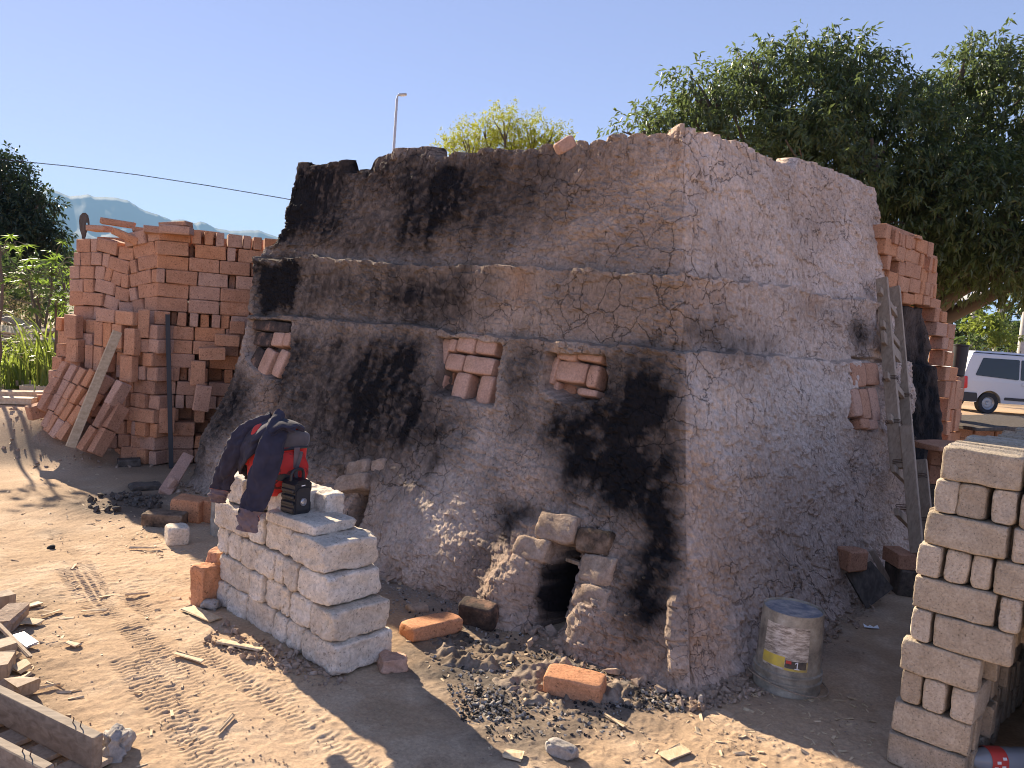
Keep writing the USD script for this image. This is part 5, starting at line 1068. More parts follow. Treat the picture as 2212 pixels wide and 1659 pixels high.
_pg = np.array([(-0.055, -0.02, 0.004), (-0.05, 0.015, 0.016), (-0.02, 0.004, 0.003), (0.0, 0.014, 0.010), (0.02, -0.002, 0.004), (0.055, 0.012, 0.014), (0.055, -0.02, 0.003), (0.0, -0.028, 0.004)])
single('paper_scrap', (np.vstack([_pg, _pg - [0, 0, 0.002]]) * [0.8, 0.8, 1] + pp + [0, 0, 0.004], np.array([[0, 2, 1], [0, 7, 2], [2, 7, 3], [3, 7, 4], [4, 7, 6], [4, 6, 5], [8, 9, 10], [8, 10, 15], [10, 11, 15], [11, 12, 15], [12, 14, 15], [12, 13, 14]])), 'white_paper', 'small white paper scrap lying on the shaded dirt', 'paper')
bdark = D(2140, 912, 8.6)
single('board', place(rblock(1.7, 1.0, 0.05, 0.015, 0.01, 9, 9), bdark, *axes(unit(V(0.93, 0.36, 0.03)))), 'dark_wood', 'broad dark board lying flat behind the raw brick stack near the van', 'board', smooth=40)
bs_ = thing('brick_stack', 'low brick pile carrying the broad dark board near the van', 'brick stack', V(bdark[0], bdark[1], 0))
for i in range(6):
    for j in range(4):
        z = (bdark[2] - 0.03) / 6 * (i + 0.5); obj('brick', place(cbox(0.30, 0.22, (bdark[2] - 0.03) / 6 - 0.004, 0.008, 0.002), V(bdark[0] - 0.45 + j * 0.31, bdark[1] - 0.1 + j * 0.12, z), *axes(unit(V(0.93, 0.36, 0)))), 'fired_brick_2', bs_)
for j, q in enumerate([(2075, 930)]): pass
# bottle in the dark corner
bt = G(2150, 1640, 0.09); bax = unit(V(0.97, 0.10, 0.0)); bay = np.cross([0, 0, 1.0], bax)
plain_mat('clear_plastic', (0.22, 0.24, 0.27), rough=0.25)
bot = thing('bottle', 'plastic bottle with a red label lying in the dark corner under the raw bricks', 'bottle', bt - V(0, 0, 0.05))
def lay(prof): v, f = lathe(prof, 32); return place((v, f), bt, bay, V(0, 0, 1), bax)
obj('body', lay([(0.0, -0.16), (0.013, -0.158), (0.014, -0.12), (0.034, -0.075), (0.045, -0.04), (0.046, 0.06), (0.043, 0.075), (0.046, 0.09), (0.046, 0.15), (0.03, 0.16), (0.0, 0.155)]), 'clear_plastic', bot, smooth=40)
lab_ = obj('label', lay([(0.0455, -0.045), (0.0470, -0.042), (0.0475, 0.018), (0.0460, 0.021)]), 'red_print', bot, smooth=40)
for a, z in ((0.9, -0.02), (1.25, 0.0), (1.7, 0.008), (1.35, -0.03), (0.6, 0.005)):
    n_ = bay * math.cos(a + 2.0) + V(0, 0, 1) * math.sin(a + 2.0); n_ = n_ if n_ @ (CAM - bt) > 0 else -n_
    obj('white_mark', place(cbox(0.016, 0.010, 0.0015, 0.0005), bt + bax * z + n_ * 0.0478, *(lambda x_: (bax, np.cross(n_, bax), n_))(0)), 'white_print', lab_)
obj('cap', lay([(0.0, -0.168), (0.0145, -0.168), (0.0150, -0.15), (0.0150, -0.148)]), 'red_print', bot, smooth=40)
single('loose_brick', place(rblock(0.26, 0.13, 0.075, 0.012, 0.004, 8, 4), G(2175, 1668, 0.04), *axes(unit(V(0.9, -0.3, 0)))), 'raw_block_2', 'raw brick lying in front of the red labelled bottle', 'brick', smooth=40)

# ---------------------------------------------------------------- loose bricks and blocks on the open dirt
def lying(p0, p1, wid, h, kind, label, name='loose_brick', cat='brick', roll=0.0, seed=1, group=None, sink=0.006, L=None, amp=0.004, r=0.012, pitch=0.0):
    """a brick lying with its lower front edge from pixel p0 to pixel p1"""
    a, b = GP(*p0), GP(*p1); ax = unit((b - a) * [1, 1, 0]); n = np.cross(ax, [0, 0, 1.0]); n = n if n @ (CAM - a) > 0 else -n
    L = L or np.linalg.norm(b - a); R3 = rotmat(ax, roll) @ rotmat(n, pitch)
    c = (a + b) / 2 - n * wid / 2 + V(0, 0, h / 2 - sink + abs(math.sin(roll)) * wid * 0.3 + abs(math.sin(pitch)) * L * 0.3)
    ay = np.cross([0, 0, 1.0], ax); return single(name, place(rblock(L, wid, h, r, amp, 10, seed), c, R3 @ ax, R3 @ ay, R3 @ V(0, 0, 1)), kind, label, cat, smooth=45, group=group)
lying((893, 1391), (1000, 1366), 0.14, 0.078, 'fired_brick_3', 'orange brick lying in the ash left of the stoke hole', seed=4, roll=-0.05)
lying((990, 1348), (1056, 1368), 0.10, 0.13, 'sooty_brick', 'soot blackened brick standing on edge behind the orange one in the ash', seed=5, roll=0.25, L=0.2)
lying((1172, 1499), (1294, 1524), 0.13, 0.095, 'fired_brick_3', 'orange brick lying in front of the kiln nearest the camera', seed=6, roll=0.10, L=0.262)
lying((303, 1137), (392, 1143), 0.15, 0.10, 'burnt_mud', 'grey brown brick lying beside the black clods at left', seed=7)
lying((365, 1122), (428, 1132), 0.16, 0.17, 'fired_brick_3', 'big orange block behind the grey brown brick at left', seed=8, roll=0.05)
lying((424, 1126), (458, 1132), 0.2, 0.17, 'fired_brick_3', 'orange block next to the tall metal can', seed=9, L=0.14)
lying((362, 1181), (410, 1177), 0.15, 0.125, 'grey_block_0', 'small pale cube of adobe lying alone on the dirt left of the stack', name='adobe_block', cat='block', seed=10, r=0.015)
lying((404, 1303), (440, 1316), 0.12, 0.215, 'fired_brick_3', 'broken orange brick standing at the left foot of the grey stack', seed=11, L=0.11, amp=0.010, pitch=0.05)
lying((436, 1292), (468, 1300), 0.12, 0.27, 'fired_brick_0', 'rough sooty orange brick on end touching the grey stack', seed=12, L=0.10, amp=0.010)
lying((428, 1318), (466, 1322), 0.07, 0.055, 'stone', 'small grey stone at the left foot of the grey stack', name='stone', cat='stone', seed=13, r=0.025, amp=0.01)
lying((822, 1456), (880, 1452), 0.10, 0.07, 'pink_brick', 'broken pinkish brick lying right of the grey stack', seed=14, amp=0.012)
lying((808, 1424), (838, 1420), 0.09, 0.09, 'fired_brick_3', 'small orange brick fragment against the right end of the grey stack', seed=15, amp=0.012)
lying((888, 1325), (925, 1322), 0.08, 0.035, 'grey_wood', 'grey flat stone chip near the orange brick in the ash', name='stone', cat='stone', seed=16, amp=0.008)
lying((1172, 1628), (1235, 1650), 0.06, 0.06, 'stone', 'pale stone lying in the charred ash close to the camera', name='stone', cat='stone', seed=17, amp=0.012, r=0.025)
lying((225, 1645), (272, 1640), 0.09, 0.085, 'stone', 'lumpy pale mortar lump beside the pallet end', name='mortar_lump', cat='stone', seed=18, amp=0.03, r=0.04)
lying((1506, 1524), (1519, 1527), 0.02, 0.055, 'stone', 'tiny pale peg of stone at the kiln corner', name='stone', cat='stone', seed=19, L=0.022)
lying((285, 1062), (352, 1058), 0.16, 0.05, 'clod', 'charred flat board lying left of the kiln foot', name='charred_board', cat='board', seed=20, amp=0.01)
lying((350, 1058), (370, 1068), 0.05, 0.12, 'pink_brick', 'charred brick leaning against the far left foot of the kiln', seed=21, roll=-0.7, L=0.1)
a_, b_ = GP(355, 1068), onplane(406, 985, KO - NL * 0.05, NL)
single('loose_brick', beam(a_, b_, 0.10, 0.05, unit(CAM - a_), 0.008, 0.004), 'pink_brick', 'long sooty pinkish brick leaning on the far left foot of the kiln', 'brick')
lying((105, 1186), (111, 1186), 0.03, 0.025, 'charcoal', 'black lump of charcoal alone on the bare dirt at left', name='charcoal_lump', cat='charcoal', seed=22, r=0.012, amp=0.008, L=0.04)

# ---------------------------------------------------------------- pallet at the lower left corner
pA0, pA1 = G(-20, 1478, 0.135), G(213, 1589, 0.135); pB0, pB1 = G(-20, 1594, 0.135), G(106, 1656, 0.135)
pallet = thing('pallet', 'upturned weathered wooden pallet cut off by the lower left corner', 'pallet', V(pA1[0], pA1[1], 0))
pu = unit((pA1 - pA0) * [1, 1, 0]); pn = np.cross([0, 0, 1.0], pu); pn = pn if pn @ (CAM - pA0) > 0 else -pn
for e0, e1 in ((pA0 - pu * 0.5, pA1), (pB0 - pu * 0.5, pB1)):
    e0, e1 = V(e0[0], e0[1], 0.078), V(e1[0], e1[1], 0.078)
    L_ = np.linalg.norm(e1 - e0); axp = unit(e1 - e0); ayp = np.cross([0, 0, 1.0], axp)
    st_ = obj('stringer', place(cbox(L_, 0.036, 0.115, 0.004, 0.0012), (e0 + e1) / 2, axp, ayp, V(0, 0, 1)), 'pallet_wood', pallet)
    for o in (0.10, 0.14): obj('nail', tube([e1 - axp * o + V(0, 0, 0.05), e1 - axp * o + V(0.004, 0.003, 0.072), e1 - axp * (o - 0.006) + V(0, 0, 0.078)], 0.002, 5), 'rusty_wire', st_)
for i in range(6):
    c = V(pA1[0], pA1[1], 0.011) - pu * (0.07 + i * 0.17) + pn * 0.14
    obj('slat', place(cbox(0.42, 0.105, 0.018, 0.003, 0.001), c, pn, np.cross([0, 0, 1.0], pn), V(0, 0, 1)), 'grey_wood', pallet)

# ---------------------------------------------------------------- wood scrap heap at the left edge
def scrap(p0, p1, w, t, kind, label, name, cat, z0=0.01, z1=0.01, jit=0.004, roll=0.0):
    a, b = GP(*p0, dz=z0 + t / 2), GP(*p1, dz=z1 + t / 2)
    n = rotmat(unit(b - a), roll) @ V(0, 0, 1)
    return single(name, beam(a, b, w, t, n, 0.003, jit), kind, label, cat)
scrap((-12, 1328), (26, 1320), 0.08, 0.09, 'grey_wood', 'short squared beam end at the left edge, topmost of the wood scraps', 'beam_end', 'wood')
scrap((-5, 1368), (40, 1338), 0.10, 0.05, 'mud_brick', 'reddish brown lump of bark beside the squared beam end', 'bark', 'bark', z1=0.03, jit=0.007)
scrap((35, 1385), (70, 1402), 0.05, 0.012, 'lamp_grey', 'crumpled shiny pale metal scrap among the wood scraps', 'metal_scrap', 'scrap', z0=0.03)
scrap((-10, 1425), (30, 1415), 0.09, 0.06, 'grey_wood', 'grey log piece lying below the metal scrap', 'log', 'log')
scrap((-5, 1382), (66, 1432), 0.014, 0.012, 'grey_wood', 'thin crooked stick lying across the wood scraps', 'stick', 'stick', z0=0.07, z1=0.02)
scrap((-5, 1476), (12, 1442), 0.07, 0.06, 'grey_wood', 'stubby grey wood block just above the pallet', 'wood_block', 'wood')
scrap((30, 1456), (62, 1445), 0.06, 0.012, 'chip_wood', 'curled pale bark piece above the pallet', 'bark', 'bark', z1=0.02)
scrap((38, 1478), (64, 1462), 0.02, 0.012, 'chip_wood', 'short pale stick right of the curled bark piece', 'stick', 'stick')
scrap((48, 1348), (88, 1352), 0.05, 0.010, 'chip_wood', 'pale split shingle at the right side of the wood scraps', 'wood_chip', 'wood chip')
scrap((66, 1498), (128, 1484), 0.012, 0.010, 'chip_wood', 'thin straight stick behind the pallet stringer', 'stick', 'stick')
scrap((20, 1500), (66, 1512), 0.09, 0.05, 'grey_wood', 'rounded dark plank end behind the pallet stringer', 'plank_end', 'wood', jit=0.01)
for q0, q1, w, lab in [((378, 1414), (438, 1434), 0.030, 'pale flat wood splinter lying alone in front of the grey stack'), ((402, 1316), (466, 1344), 0.075, 'broad pale wood chip at the left corner of the grey stack'), ((474, 1390), (566, 1408), 0.045, 'long wood strip half in the shadow of the grey stack'),
                       ((1434, 1643), (1482, 1622), 0.060, 'broken pale shingle on the sunny dirt at bottom right'), ((1305, 1548), (1352, 1576), 0.018, 'small squared stick right of the charred ash'), ((1088, 1632), (1128, 1640), 0.055, 'thin pale veneer scrap at the bottom of the ash'),
                       ((176, 1325), (232, 1322), 0.014, 'thin pale stick on the tyre tracks'), ((278, 1187), (348, 1188), 0.016, 'long thin pale splinter left of the small cube'), ((270, 1290), (320, 1284), 0.018, 'slim splinter on open dirt halfway to the stack'), ((470, 1585), (505, 1550), 0.014, 'narrow dark edged splinter beside the stack shadow'),
                       ((145, 1392), (170, 1400), 0.03, 'small pale chip left of the tyre tracks'), ((90, 1335), (132, 1322), 0.02, 'pale lath near the left edge of the tracks'), ((40, 1318), (88, 1306), 0.05, 'weathered flat chip above the wood scraps')]:
    scrap(q0, q1, w, 0.006, 'chip_wood' if 'dark' not in lab else 'pale_wood', lab, 'wood_chip', 'wood chip', jit=0.003)

# ---------------------------------------------------------------- litter that nobody could count
def flakes(n, centre_fn, smin, smax, seed, flat=0.12, elong=3.0):
    r = np.random.default_rng(seed); vs, fs, o = [], [], 0
    for _ in range(n):
        x, y = centre_fn(r); s = smin * (smax / smin) ** r.random(); e = 1 + r.random() * (elong - 1)
        m = cbox(s * e, s * (0.35 + 0.4 * r.random()), max(0.003, s * flat), s * 0.03, s * 0.08, r)
        R3 = rotmat([0, 0, 1], r.uniform(0, 6.28)) @ rotmat([1, 0, 0], r.normal(0, 0.18)) @ rotmat([0, 1, 0], r.normal(0, 0.12))
        v = m[0] @ R3.T + [x, y, float(gz(x, y)) + max(0.0015, s * flat * 0.5)]; vs.append(v); fs.append(m[1] + o); o += len(v)
    return np.vstack(vs), np.vstack(fs)
def px_area(quads):
    def f(r):
        q = quads[r.integers(len(quads))]; u, v = r.random(), r.random()
        x = (q[0][0] * (1 - u) + q[1][0] * u) * (1 - v) + (q[3][0] * (1 - u) + q[2][0] * u) * v; y = (q[0][1] * (1 - u) + q[1][1] * u) * (1 - v) + (q[3][1] * (1 - u) + q[2][1] * u) * v
        p = GP(x, y); return p[0], p[1]
    return f
obj('wood_chips', flakes(300, px_area([[(0, 900), (450, 1000), (470, 1300), (0, 1300)], [(0, 960), (420, 1030), (440, 1180), (100, 1150)], [(0, 1300), (500, 1320), (400, 1659), (0, 1659)], [(0, 1290), (150, 1300), (130, 1500), (0, 1500)], [(200, 1090), (470, 1100), (470, 1240), (300, 1200)]]), 0.005, 0.022, 71, elong=4), 'chip_wood', kind='stuff', label='pale wood chips and splinters scattered over the dirt', cat='wood chips')
obj('wood_chips', flakes(260, px_area([[(850, 1250), (1100, 1300), (1300, 1659), (900, 1500)], [(1000, 1500), (1650, 1560), (1650, 1659), (1050, 1659)], [(1560, 1480), (1900, 1500), (1880, 1659), (1600, 1640)]]), 0.006, 0.022, 72, elong=3), 'chip_wood', kind='stuff', label='pale splinters scattered round the ash in front of the kiln', cat='wood chips')
def crumbs(n, fn, smin, smax, seed, lift=0.3):
    r = np.random.default_rng(seed); vs, fs, o = [], [], 0; lib = [rock(1.0, r, (1, 0.8, 0.6)) for _ in range(24)]
    for _ in range(n):
        x, y = fn(r); s = smin * (smax / smin) ** (r.random() ** 2); v, f = lib[r.integers(24)]; R3 = rotmat(unit(r.normal(size=3)), r.uniform(0, 6.28))
        v = v @ R3.T * s + [x, y, float(gz(x, y)) + s * lift]; vs.append(v); fs.append(f + o); o += len(v)
    return np.vstack(vs), np.vstack(fs)
ash_areas = [[(850, 1270), (1060, 1300), (1200, 1420), (960, 1480)], [(960, 1430), (1200, 1400), (1380, 1500), (1080, 1560)], [(980, 1480), (1330, 1480), (1350, 1590), (1060, 1600)], [(1290, 1440), (1480, 1500), (1480, 1540), (1300, 1530)], [(960, 1480), (1080, 1480), (1100, 1560), (1000, 1560)]]
obj('charcoal_pieces', crumbs(1900, px_area(ash_areas), 0.003, 0.014, 73), 'charcoal', kind='stuff', label='black charcoal pieces strewn before the stoke hole', cat='charcoal')
obj('ash_crumbs', crumbs(1500, px_area(ash_areas + [[(780, 1230), (900, 1260), (1000, 1320), (820, 1330)]]), 0.004, 0.016, 74), 'ash', kind='stuff', label='grey ash crumbs strewn before the stoke hole', cat='ash')
obj('black_clods', crumbs(170, px_area([[(190, 1070), (300, 1065), (345, 1105), (200, 1110)], [(230, 1060), (350, 1070), (350, 1100), (260, 1100)]]), 0.010, 0.045, 75), 'clod', kind='stuff', label='black clods of burnt mud heaped left of the kiln foot', cat='clods')
obj('dirt_clods', crumbs(1500, px_area([[(0, 920), (230, 930), (430, 1010), (0, 1010)], [(60, 900), (330, 960), (420, 1020), (60, 960)], [(470, 1340), (760, 1470), (700, 1490), (440, 1390)], [(1480, 1500), (1640, 1440), (1660, 1500), (1500, 1540)]]), 0.006, 0.030, 76), 'mud_brick', kind='stuff', label='clods of dirt and brick rubble along the stacks', cat='rubble')
obj('dirt_crumbs', crumbs(1400, px_area([[(0, 1050), (460, 1100), (900, 1659), (0, 1659)], [(1000, 1560), (1900, 1500), (1880, 1659), (1000, 1659)], [(300, 1300), (800, 1480), (1000, 1659), (300, 1659)]]), 0.002, 0.007, 77), 'mud_brick', kind='stuff', label='small crumbs and grit on the bare dirt', cat='grit')
# rubble and mud crumbs along the kiln's foot
def kiln_foot(side, lo, hi, out):
    def f(r):
        s = r.uniform(lo, hi); o = abs(r.normal(0, out)) - 0.03; e, n = (EL, NL) if side == 'L' else (ER, NR); p = KO + e * s + n * o
        if side == 'R': p = p - n * 0.38 * np.clip((s - 1.2) / 2.2, 0, 1)
        return p[0], p[1]
    return f
obj('mud_rubble', join(crumbs(900, kiln_foot('L', 0, 5, 0.09), 0.006, 0.05, 78), crumbs(700, kiln_foot('R', 0, 3.7, 0.08), 0.006, 0.04, 79)), 'mud_brick', kind='stuff', label='crumbled mud fallen along the foot of the kiln', cat='rubble')
# heap of ash: a low lumpy mound before the stoke hole
_hc = [GP(*q) for q in ((1060, 1430), (1150, 1470), (1000, 1400), (1220, 1500), (1330, 1500))]
_hx, _hy = np.meshgrid(np.arange(-0.75, 1.0, 0.010), np.arange(2.75, 4.45, 0.010)); _hz = np.zeros_like(_hx)
for p, r_, h_ in zip(_hc, (0.30, 0.28, 0.22, 0.2, 0.16), (0.028, 0.03, 0.02, 0.022, 0.03)): _hz = np.maximum(_hz, h_ * np.exp(-0.5 * ((_hx - p[0]) ** 2 + (_hy - p[1]) ** 2) / (r_ * 0.6) ** 2))
_h3 = np.stack([_hx, _hy, 0 * _hx], -1)
_mask = np.clip(_hz / 0.016, 0, 1); _rel = (fbm(_h3 * 13, 4, 401) - 0.5) * 0.085 + np.clip(noise(_h3 * 38, 402) - 0.5, 0, 1) * 0.05
_zz3 = gz(_hx, _hy) + _hz + _rel * _mask - 0.016
_ca = np.clip((fbm(_h3 * 9, 4, 403) - 0.42) * 5, 0, 1)[..., None]; _cb = np.clip((fbm(_h3 * 4, 3, 404) - 0.45) * 5, 0, 1)[..., None]
_ch = np.array([0.018, 0.017, 0.016]) * (1 - _ca) + np.array([0.20, 0.175, 0.15]) * _ca; _ch = _ch * (1 - 0.6 * _cb) + np.array([0.33, 0.25, 0.18]) * 0.6 * _cb
obj('ash_heap', (np.stack([_hx, _hy, _zz3], -1).reshape(-1, 3), grid_faces(*_hx.shape)), 'dirt', smooth=True, tint=_ch.reshape(-1, 3), kind='stuff', label='low lumpy heap of black and grey ash before the stoke hole', cat='ash')
# ---------------------------------------------------------------- leaves and trees
def leaf_mat(name, a, b, trans, rough=0.42, spec=0.5, tmix=0.35):
    mat(name, {'g': ('geometry', {}), 'n': ('noise_texture', {'scale': 1.3, 'detail': 3.0}), 'w': ('mix_float', {'fac': 0.55}), 'r': ('rgb_ramp', {'ramp': [(0.25, a), (0.75, b)]}), 'hs': ('hsv', {}),
               'rt': ('hsv', {'value': trans}), 'p': ('principled_bsdf', {'roughness': rough, 'specular_ior_level': spec}), 't': ('translucent_bsdf', {}), 'm': ('mix_closure', {'fac': tmix})},
        [('g.position', 'n.vector'), ('n.fac', 'w.a'), ('g.random_per_island', 'w.b'), ('w.result', 'r.fac'), ('r.color', 'p.base_color'), ('r.color', 'rt.color'), ('rt.color', 't.color'), ('p.BSDF', 'm.closure1'), ('t.BSDF', 'm.closure2')], surface='m.closure')
leaf_mat('dark_leaf', (0.062, 0.085, 0.026), (0.165, 0.185, 0.058), 2.2, rough=0.36, spec=0.7, tmix=0.45)
leaf_mat('yellow_leaf', (0.22, 0.24, 0.02), (0.46, 0.42, 0.035), 1.6, tmix=0.5)
leaf_mat('left_leaf', (0.020, 0.036, 0.014), (0.050, 0.075, 0.028), 1.8, tmix=0.28)
leaf_mat('castor_leaf', (0.09, 0.14, 0.02), (0.24, 0.28, 0.04), 2.0, tmix=0.55)
leaf_mat('grass_leaf', (0.14, 0.18, 0.03), (0.34, 0.33, 0.07), 1.8, tmix=0.5)
leaf_mat('shrub_leaf', (0.045, 0.07, 0.02), (0.11, 0.13, 0.035), 2.0, tmix=0.4)
leaf_mat('dry_leaf', (0.14, 0.12, 0.06), (0.30, 0.26, 0.14), 1.4, tmix=0.35)
plain_mat('bark', (0.10, 0.078, 0.058), rough=0.95, bump=0.8, bscale=18)
def leaves(base, dirn, L, W, rng, fold=0.25):
    """two-triangle folded leaves at base pointing along dirn"""
    n = len(base); dirn = unit_rows(dirn); side = unit_rows(np.cross(dirn, unit_rows(rng.normal(size=(n, 3)) * [0.6, 0.6, 0.3] + [0, 0, 1.0]))); nrm = np.cross(side, dirn)
    L = np.asarray(L)[:, None]; W = np.asarray(W)[:, None]
    mid = base + dirn * L * 0.45 - [0, 0, 0.0]
    v = np.stack([base, mid + side * W / 2 + nrm * W * fold, base + dirn * L - np.array([0, 0, 1.0]) * L * 0.10, mid - side * W / 2 + nrm * W * fold], 1).reshape(-1, 3)
    k = np.arange(n)[:, None] * 4
    return v, np.vstack([k + [0, 1, 2], k + [0, 2, 3]])
def crown(lobes, per_m2, nleaf, L, W, rng, droop=0.6, twig=0.45, inner=0.45, spread=0.5):
    """leaf clumps spread through the lobes' outer volume; a lobe is (centre, radii)"""
    vb, vd = [], []
    for c, r in lobes:
        c, r = np.asarray(c), np.asarray(r); n = int(per_m2 * 4 * np.pi * (np.prod(r) ** (2 / 3)))
        d = unit_rows(rng.normal(size=(n, 3))); rad = 1 - (1 - inner) * rng.random(n) ** 1.7
        rad *= 0.80 + 0.42 * fbm(d * 2.4 + c, 3, 5)
        o = c + d * r * rad[:, None]
        td = unit_rows(d * 0.9 + rng.normal(size=(n, 3)) * 0.45 - np.array([0, 0, droop * 0.6]))
        t = rng.random((n, nleaf)) * twig
        sag_ = -(t ** 2) * droop * 0.9
        p = o[:, None] + td[:, None] * t[..., None] + np.stack([0 * t, 0 * t, sag_], -1) + rng.normal(size=(n, nleaf, 3)) * 0.025
        ld = td[:, None] * 0.5 + rng.normal(size=(n, nleaf, 3)) * spread - np.array([0, 0, droop])
        vb.append(p.reshape(-1, 3)); vd.append(ld.reshape(-1, 3))
    b, d = np.vstack(vb), np.vstack(vd); n = len(b); s = rng.uniform(0.6, 1.15, n)
    return leaves(b, d, L * s, W * s, rng)
def limb(p, q, r0, r1, rng, n=9, wob=0.08):
    p, q = np.asarray(p, float), np.asarray(q, float); t = np.linspace(0, 1, n)[:, None]; L = np.linalg.norm(q - p)
    w = np.cumsum(rng.normal(size=(n, 3)), 0) * wob * L / n; w -= t * w[-1]; w -= (1 - t) * w[0]
    return tube(p + (q - p) * t + w + np.sin(t * np.pi) * V(0, 0, L * 0.04), np.linspace(r0, r1, n), 8)
def pxlobe(x, y, rx, dist, ry=None, rz=None):
    c = D(x, y, dist); k = np.dot(c - CAM, FW) / PF; return c, V(rx * k, (rz or rx) * k * 0.9, (ry or rx) * k)
def tree(name, lobes, foot, mt, label, cat, group=None, per=26, nleaf=14, L=0.17, W=0.05, droop=0.6, trunk_r=0.2, seed=1, twig=0.45, inner=0.45, fork=0.35, spread=0.5):
    rng = np.random.default_rng(seed); foot = np.array(foot, float); t = thing(name, label, cat, foot, group=group)
    cen = np.mean([c for c, _ in lobes], 0); top = foot + (cen - foot) * fork; top[:2] = foot[:2] + (cen[:2] - foot[:2]) * fork * 0.5
    parts = [limb(foot - [0, 0, 0.1], top, trunk_r * 1.25, trunk_r * 0.8, rng, 10, 0.06)]
    obj('trunk', parts[0], 'bark', t, smooth=True)
    br = []
    for c, r in lobes:
        br.append(limb(top - [0, 0, 0.1], c, trunk_r * 0.55, trunk_r * 0.14, rng, 10, 0.10))
        for _ in range(5):
            e = c + unit(rng.normal(size=3)) * r * 0.85; br.append(limb(c + (top - c) * 0.15, e, trunk_r * 0.14, trunk_r * 0.03, rng, 7, 0.12))
    obj('limbs', join(*br), 'bark', t, smooth=True)
    obj('crown', crown(lobes, per, nleaf, L, W, rng, droop, twig, inner, spread), mt, t, kind='stuff')
    return t
big = [(c, r * 0.88) for c, r in (pxlobe(*a) for a in [(1560, 330, 170, 14.0, 150), (1460, 300, 90, 13.6, 90), (1385, 285, 55, 13.6, 45), (1690, 240, 170, 14.4, 150), (1800, 215, 140, 14.0, 130), (1880, 300, 160, 13.2, 150), (1740, 400, 150, 12.8), (2000, 310, 130, 13.8, 140), (2120, 240, 130, 14.2, 140), (2240, 260, 170, 13.8, 170),
                           (2040, 450, 150, 12.9, 140), (2180, 450, 160, 12.6, 140), (2330, 420, 220, 13.0, 220), (1950, 520, 120, 13.4), (2110, 565, 95, 12.8, 60), (2200, 570, 95, 12.5, 60), (2300, 580, 110, 12.8, 70), (1900, 430, 120, 14.5), (1620, 160, 50, 14, 40), (1760, 110, 60, 14.2, 44), (1840, 130, 46, 14, 36), (2080, 150, 50, 14, 44), (2150, 130, 50, 14, 60), (1500, 200, 60, 13.8, 50)])]
tree('broadleaf_tree', big, (7.3, 14.8, 0), 'dark_leaf', 'huge dark broadleaf tree spreading above and behind the kiln on the right', 'tree', per=34, nleaf=13, L=0.14, W=0.045, droop=0.5, trunk_r=0.34, seed=11, twig=0.42, inner=0.62)
yl = [pxlobe(*a) for a in [(1000, 305, 34, 19, 22), (1045, 285, 36, 19.3, 30), (1088, 262, 30, 19, 24), (1110, 300, 48, 19.5, 36), (1155, 278, 32, 19.2, 26), (1192, 296, 30, 19, 24), (1222, 312, 18, 19, 14), (1060, 335, 70, 19.6, 40), (1160, 335, 60, 19.6, 40), (975, 320, 24, 19, 18)]]
tree('acacia_tree', yl, (D(1110, 700, 19.6)[0], 19.6, 0), 'yellow_leaf', 'feathery yellow green tree showing above the kiln rim', 'tree', per=46, nleaf=16, L=0.085, W=0.028, droop=0.15, trunk_r=0.13, seed=12, twig=0.35, inner=0.25, fork=0.55, spread=0.9)
lf = [pxlobe(*a) for a in [(-40, 430, 95, 26, 95), (10, 400, 48, 25.5, 70), (30, 470, 60, 25, 50), (80, 445, 34, 25, 26), (60, 510, 60, 25, 40), (-60, 520, 110, 26), (100, 510, 28, 25, 26), (20, 560, 90, 26, 50), (-150, 470, 130, 27)]]
tree('broadleaf_tree', lf, (-18.5, 26.0, 0), 'left_leaf', 'dark dense tree at the left edge in front of the mountains', 'tree', per=30, nleaf=12, L=0.17, W=0.075, droop=0.3, trunk_r=0.25, seed=13, twig=0.5, inner=0.3)
tree('broadleaf_tree', [pxlobe(*a) for a in [(118, 560, 20, 60, 20), (142, 550, 22, 60, 22), (160, 566, 16, 60, 16), (130, 575, 30, 60, 18)]], (D(140, 640, 60)[0], 60, 0), 'shrub_leaf', 'small hazy pale tree beside the paddle on the brick stack', 'tree', per=7, nleaf=10, L=0.32, W=0.15, droop=0.2, trunk_r=0.16, seed=14, twig=0.7)

# shrubs behind the left stack
def shrub(lobes, foot, mt, label, seed, per=26, nleaf=12, L=0.12, W=0.05, cat='shrub', name='shrub', droop=0.2, group=None):
    return tree(name, lobes, foot, mt, label, cat, per=per, nleaf=nleaf, L=L, W=W, droop=droop, trunk_r=0.05, seed=seed, twig=0.3, inner=0.3, fork=0.3, group=group)
def gnd(x, dist): p = D(x, 700, dist); return V(p[0], p[1], float(gz(p[0], p[1])))
shrub([pxlobe(*a) for a in [(20, 640, 70, 15, 50), (110, 640, 60, 14.5, 55), (60, 600, 50, 15.5, 40), (-50, 620, 80, 15)]], gnd(60, 15), 'shrub_leaf', 'dark green bush mass behind the castor plant at left', 21, per=26)
shrub([pxlobe(*a) for a in [(20, 650, 55, 12.0, 45), (-30, 670, 60, 12), (50, 690, 45, 11.8, 30)]], gnd(15, 12), 'dry_leaf', 'dry pale weedy bush at the left edge under the castor plant', 22, per=30, L=0.07, W=0.02)
shrub([pxlobe(*a) for a in [(60, 800, 70, 10.3, 38), (10, 790, 50, 10.4, 35), (100, 770, 40, 10.2, 40), (-40, 800, 60, 10.5), (40, 840, 60, 10.2, 22)]], gnd(50, 10.4), 'grass_leaf', 'bright leafy weeds left of the brick stack', 23, per=40, L=0.10, W=0.04)
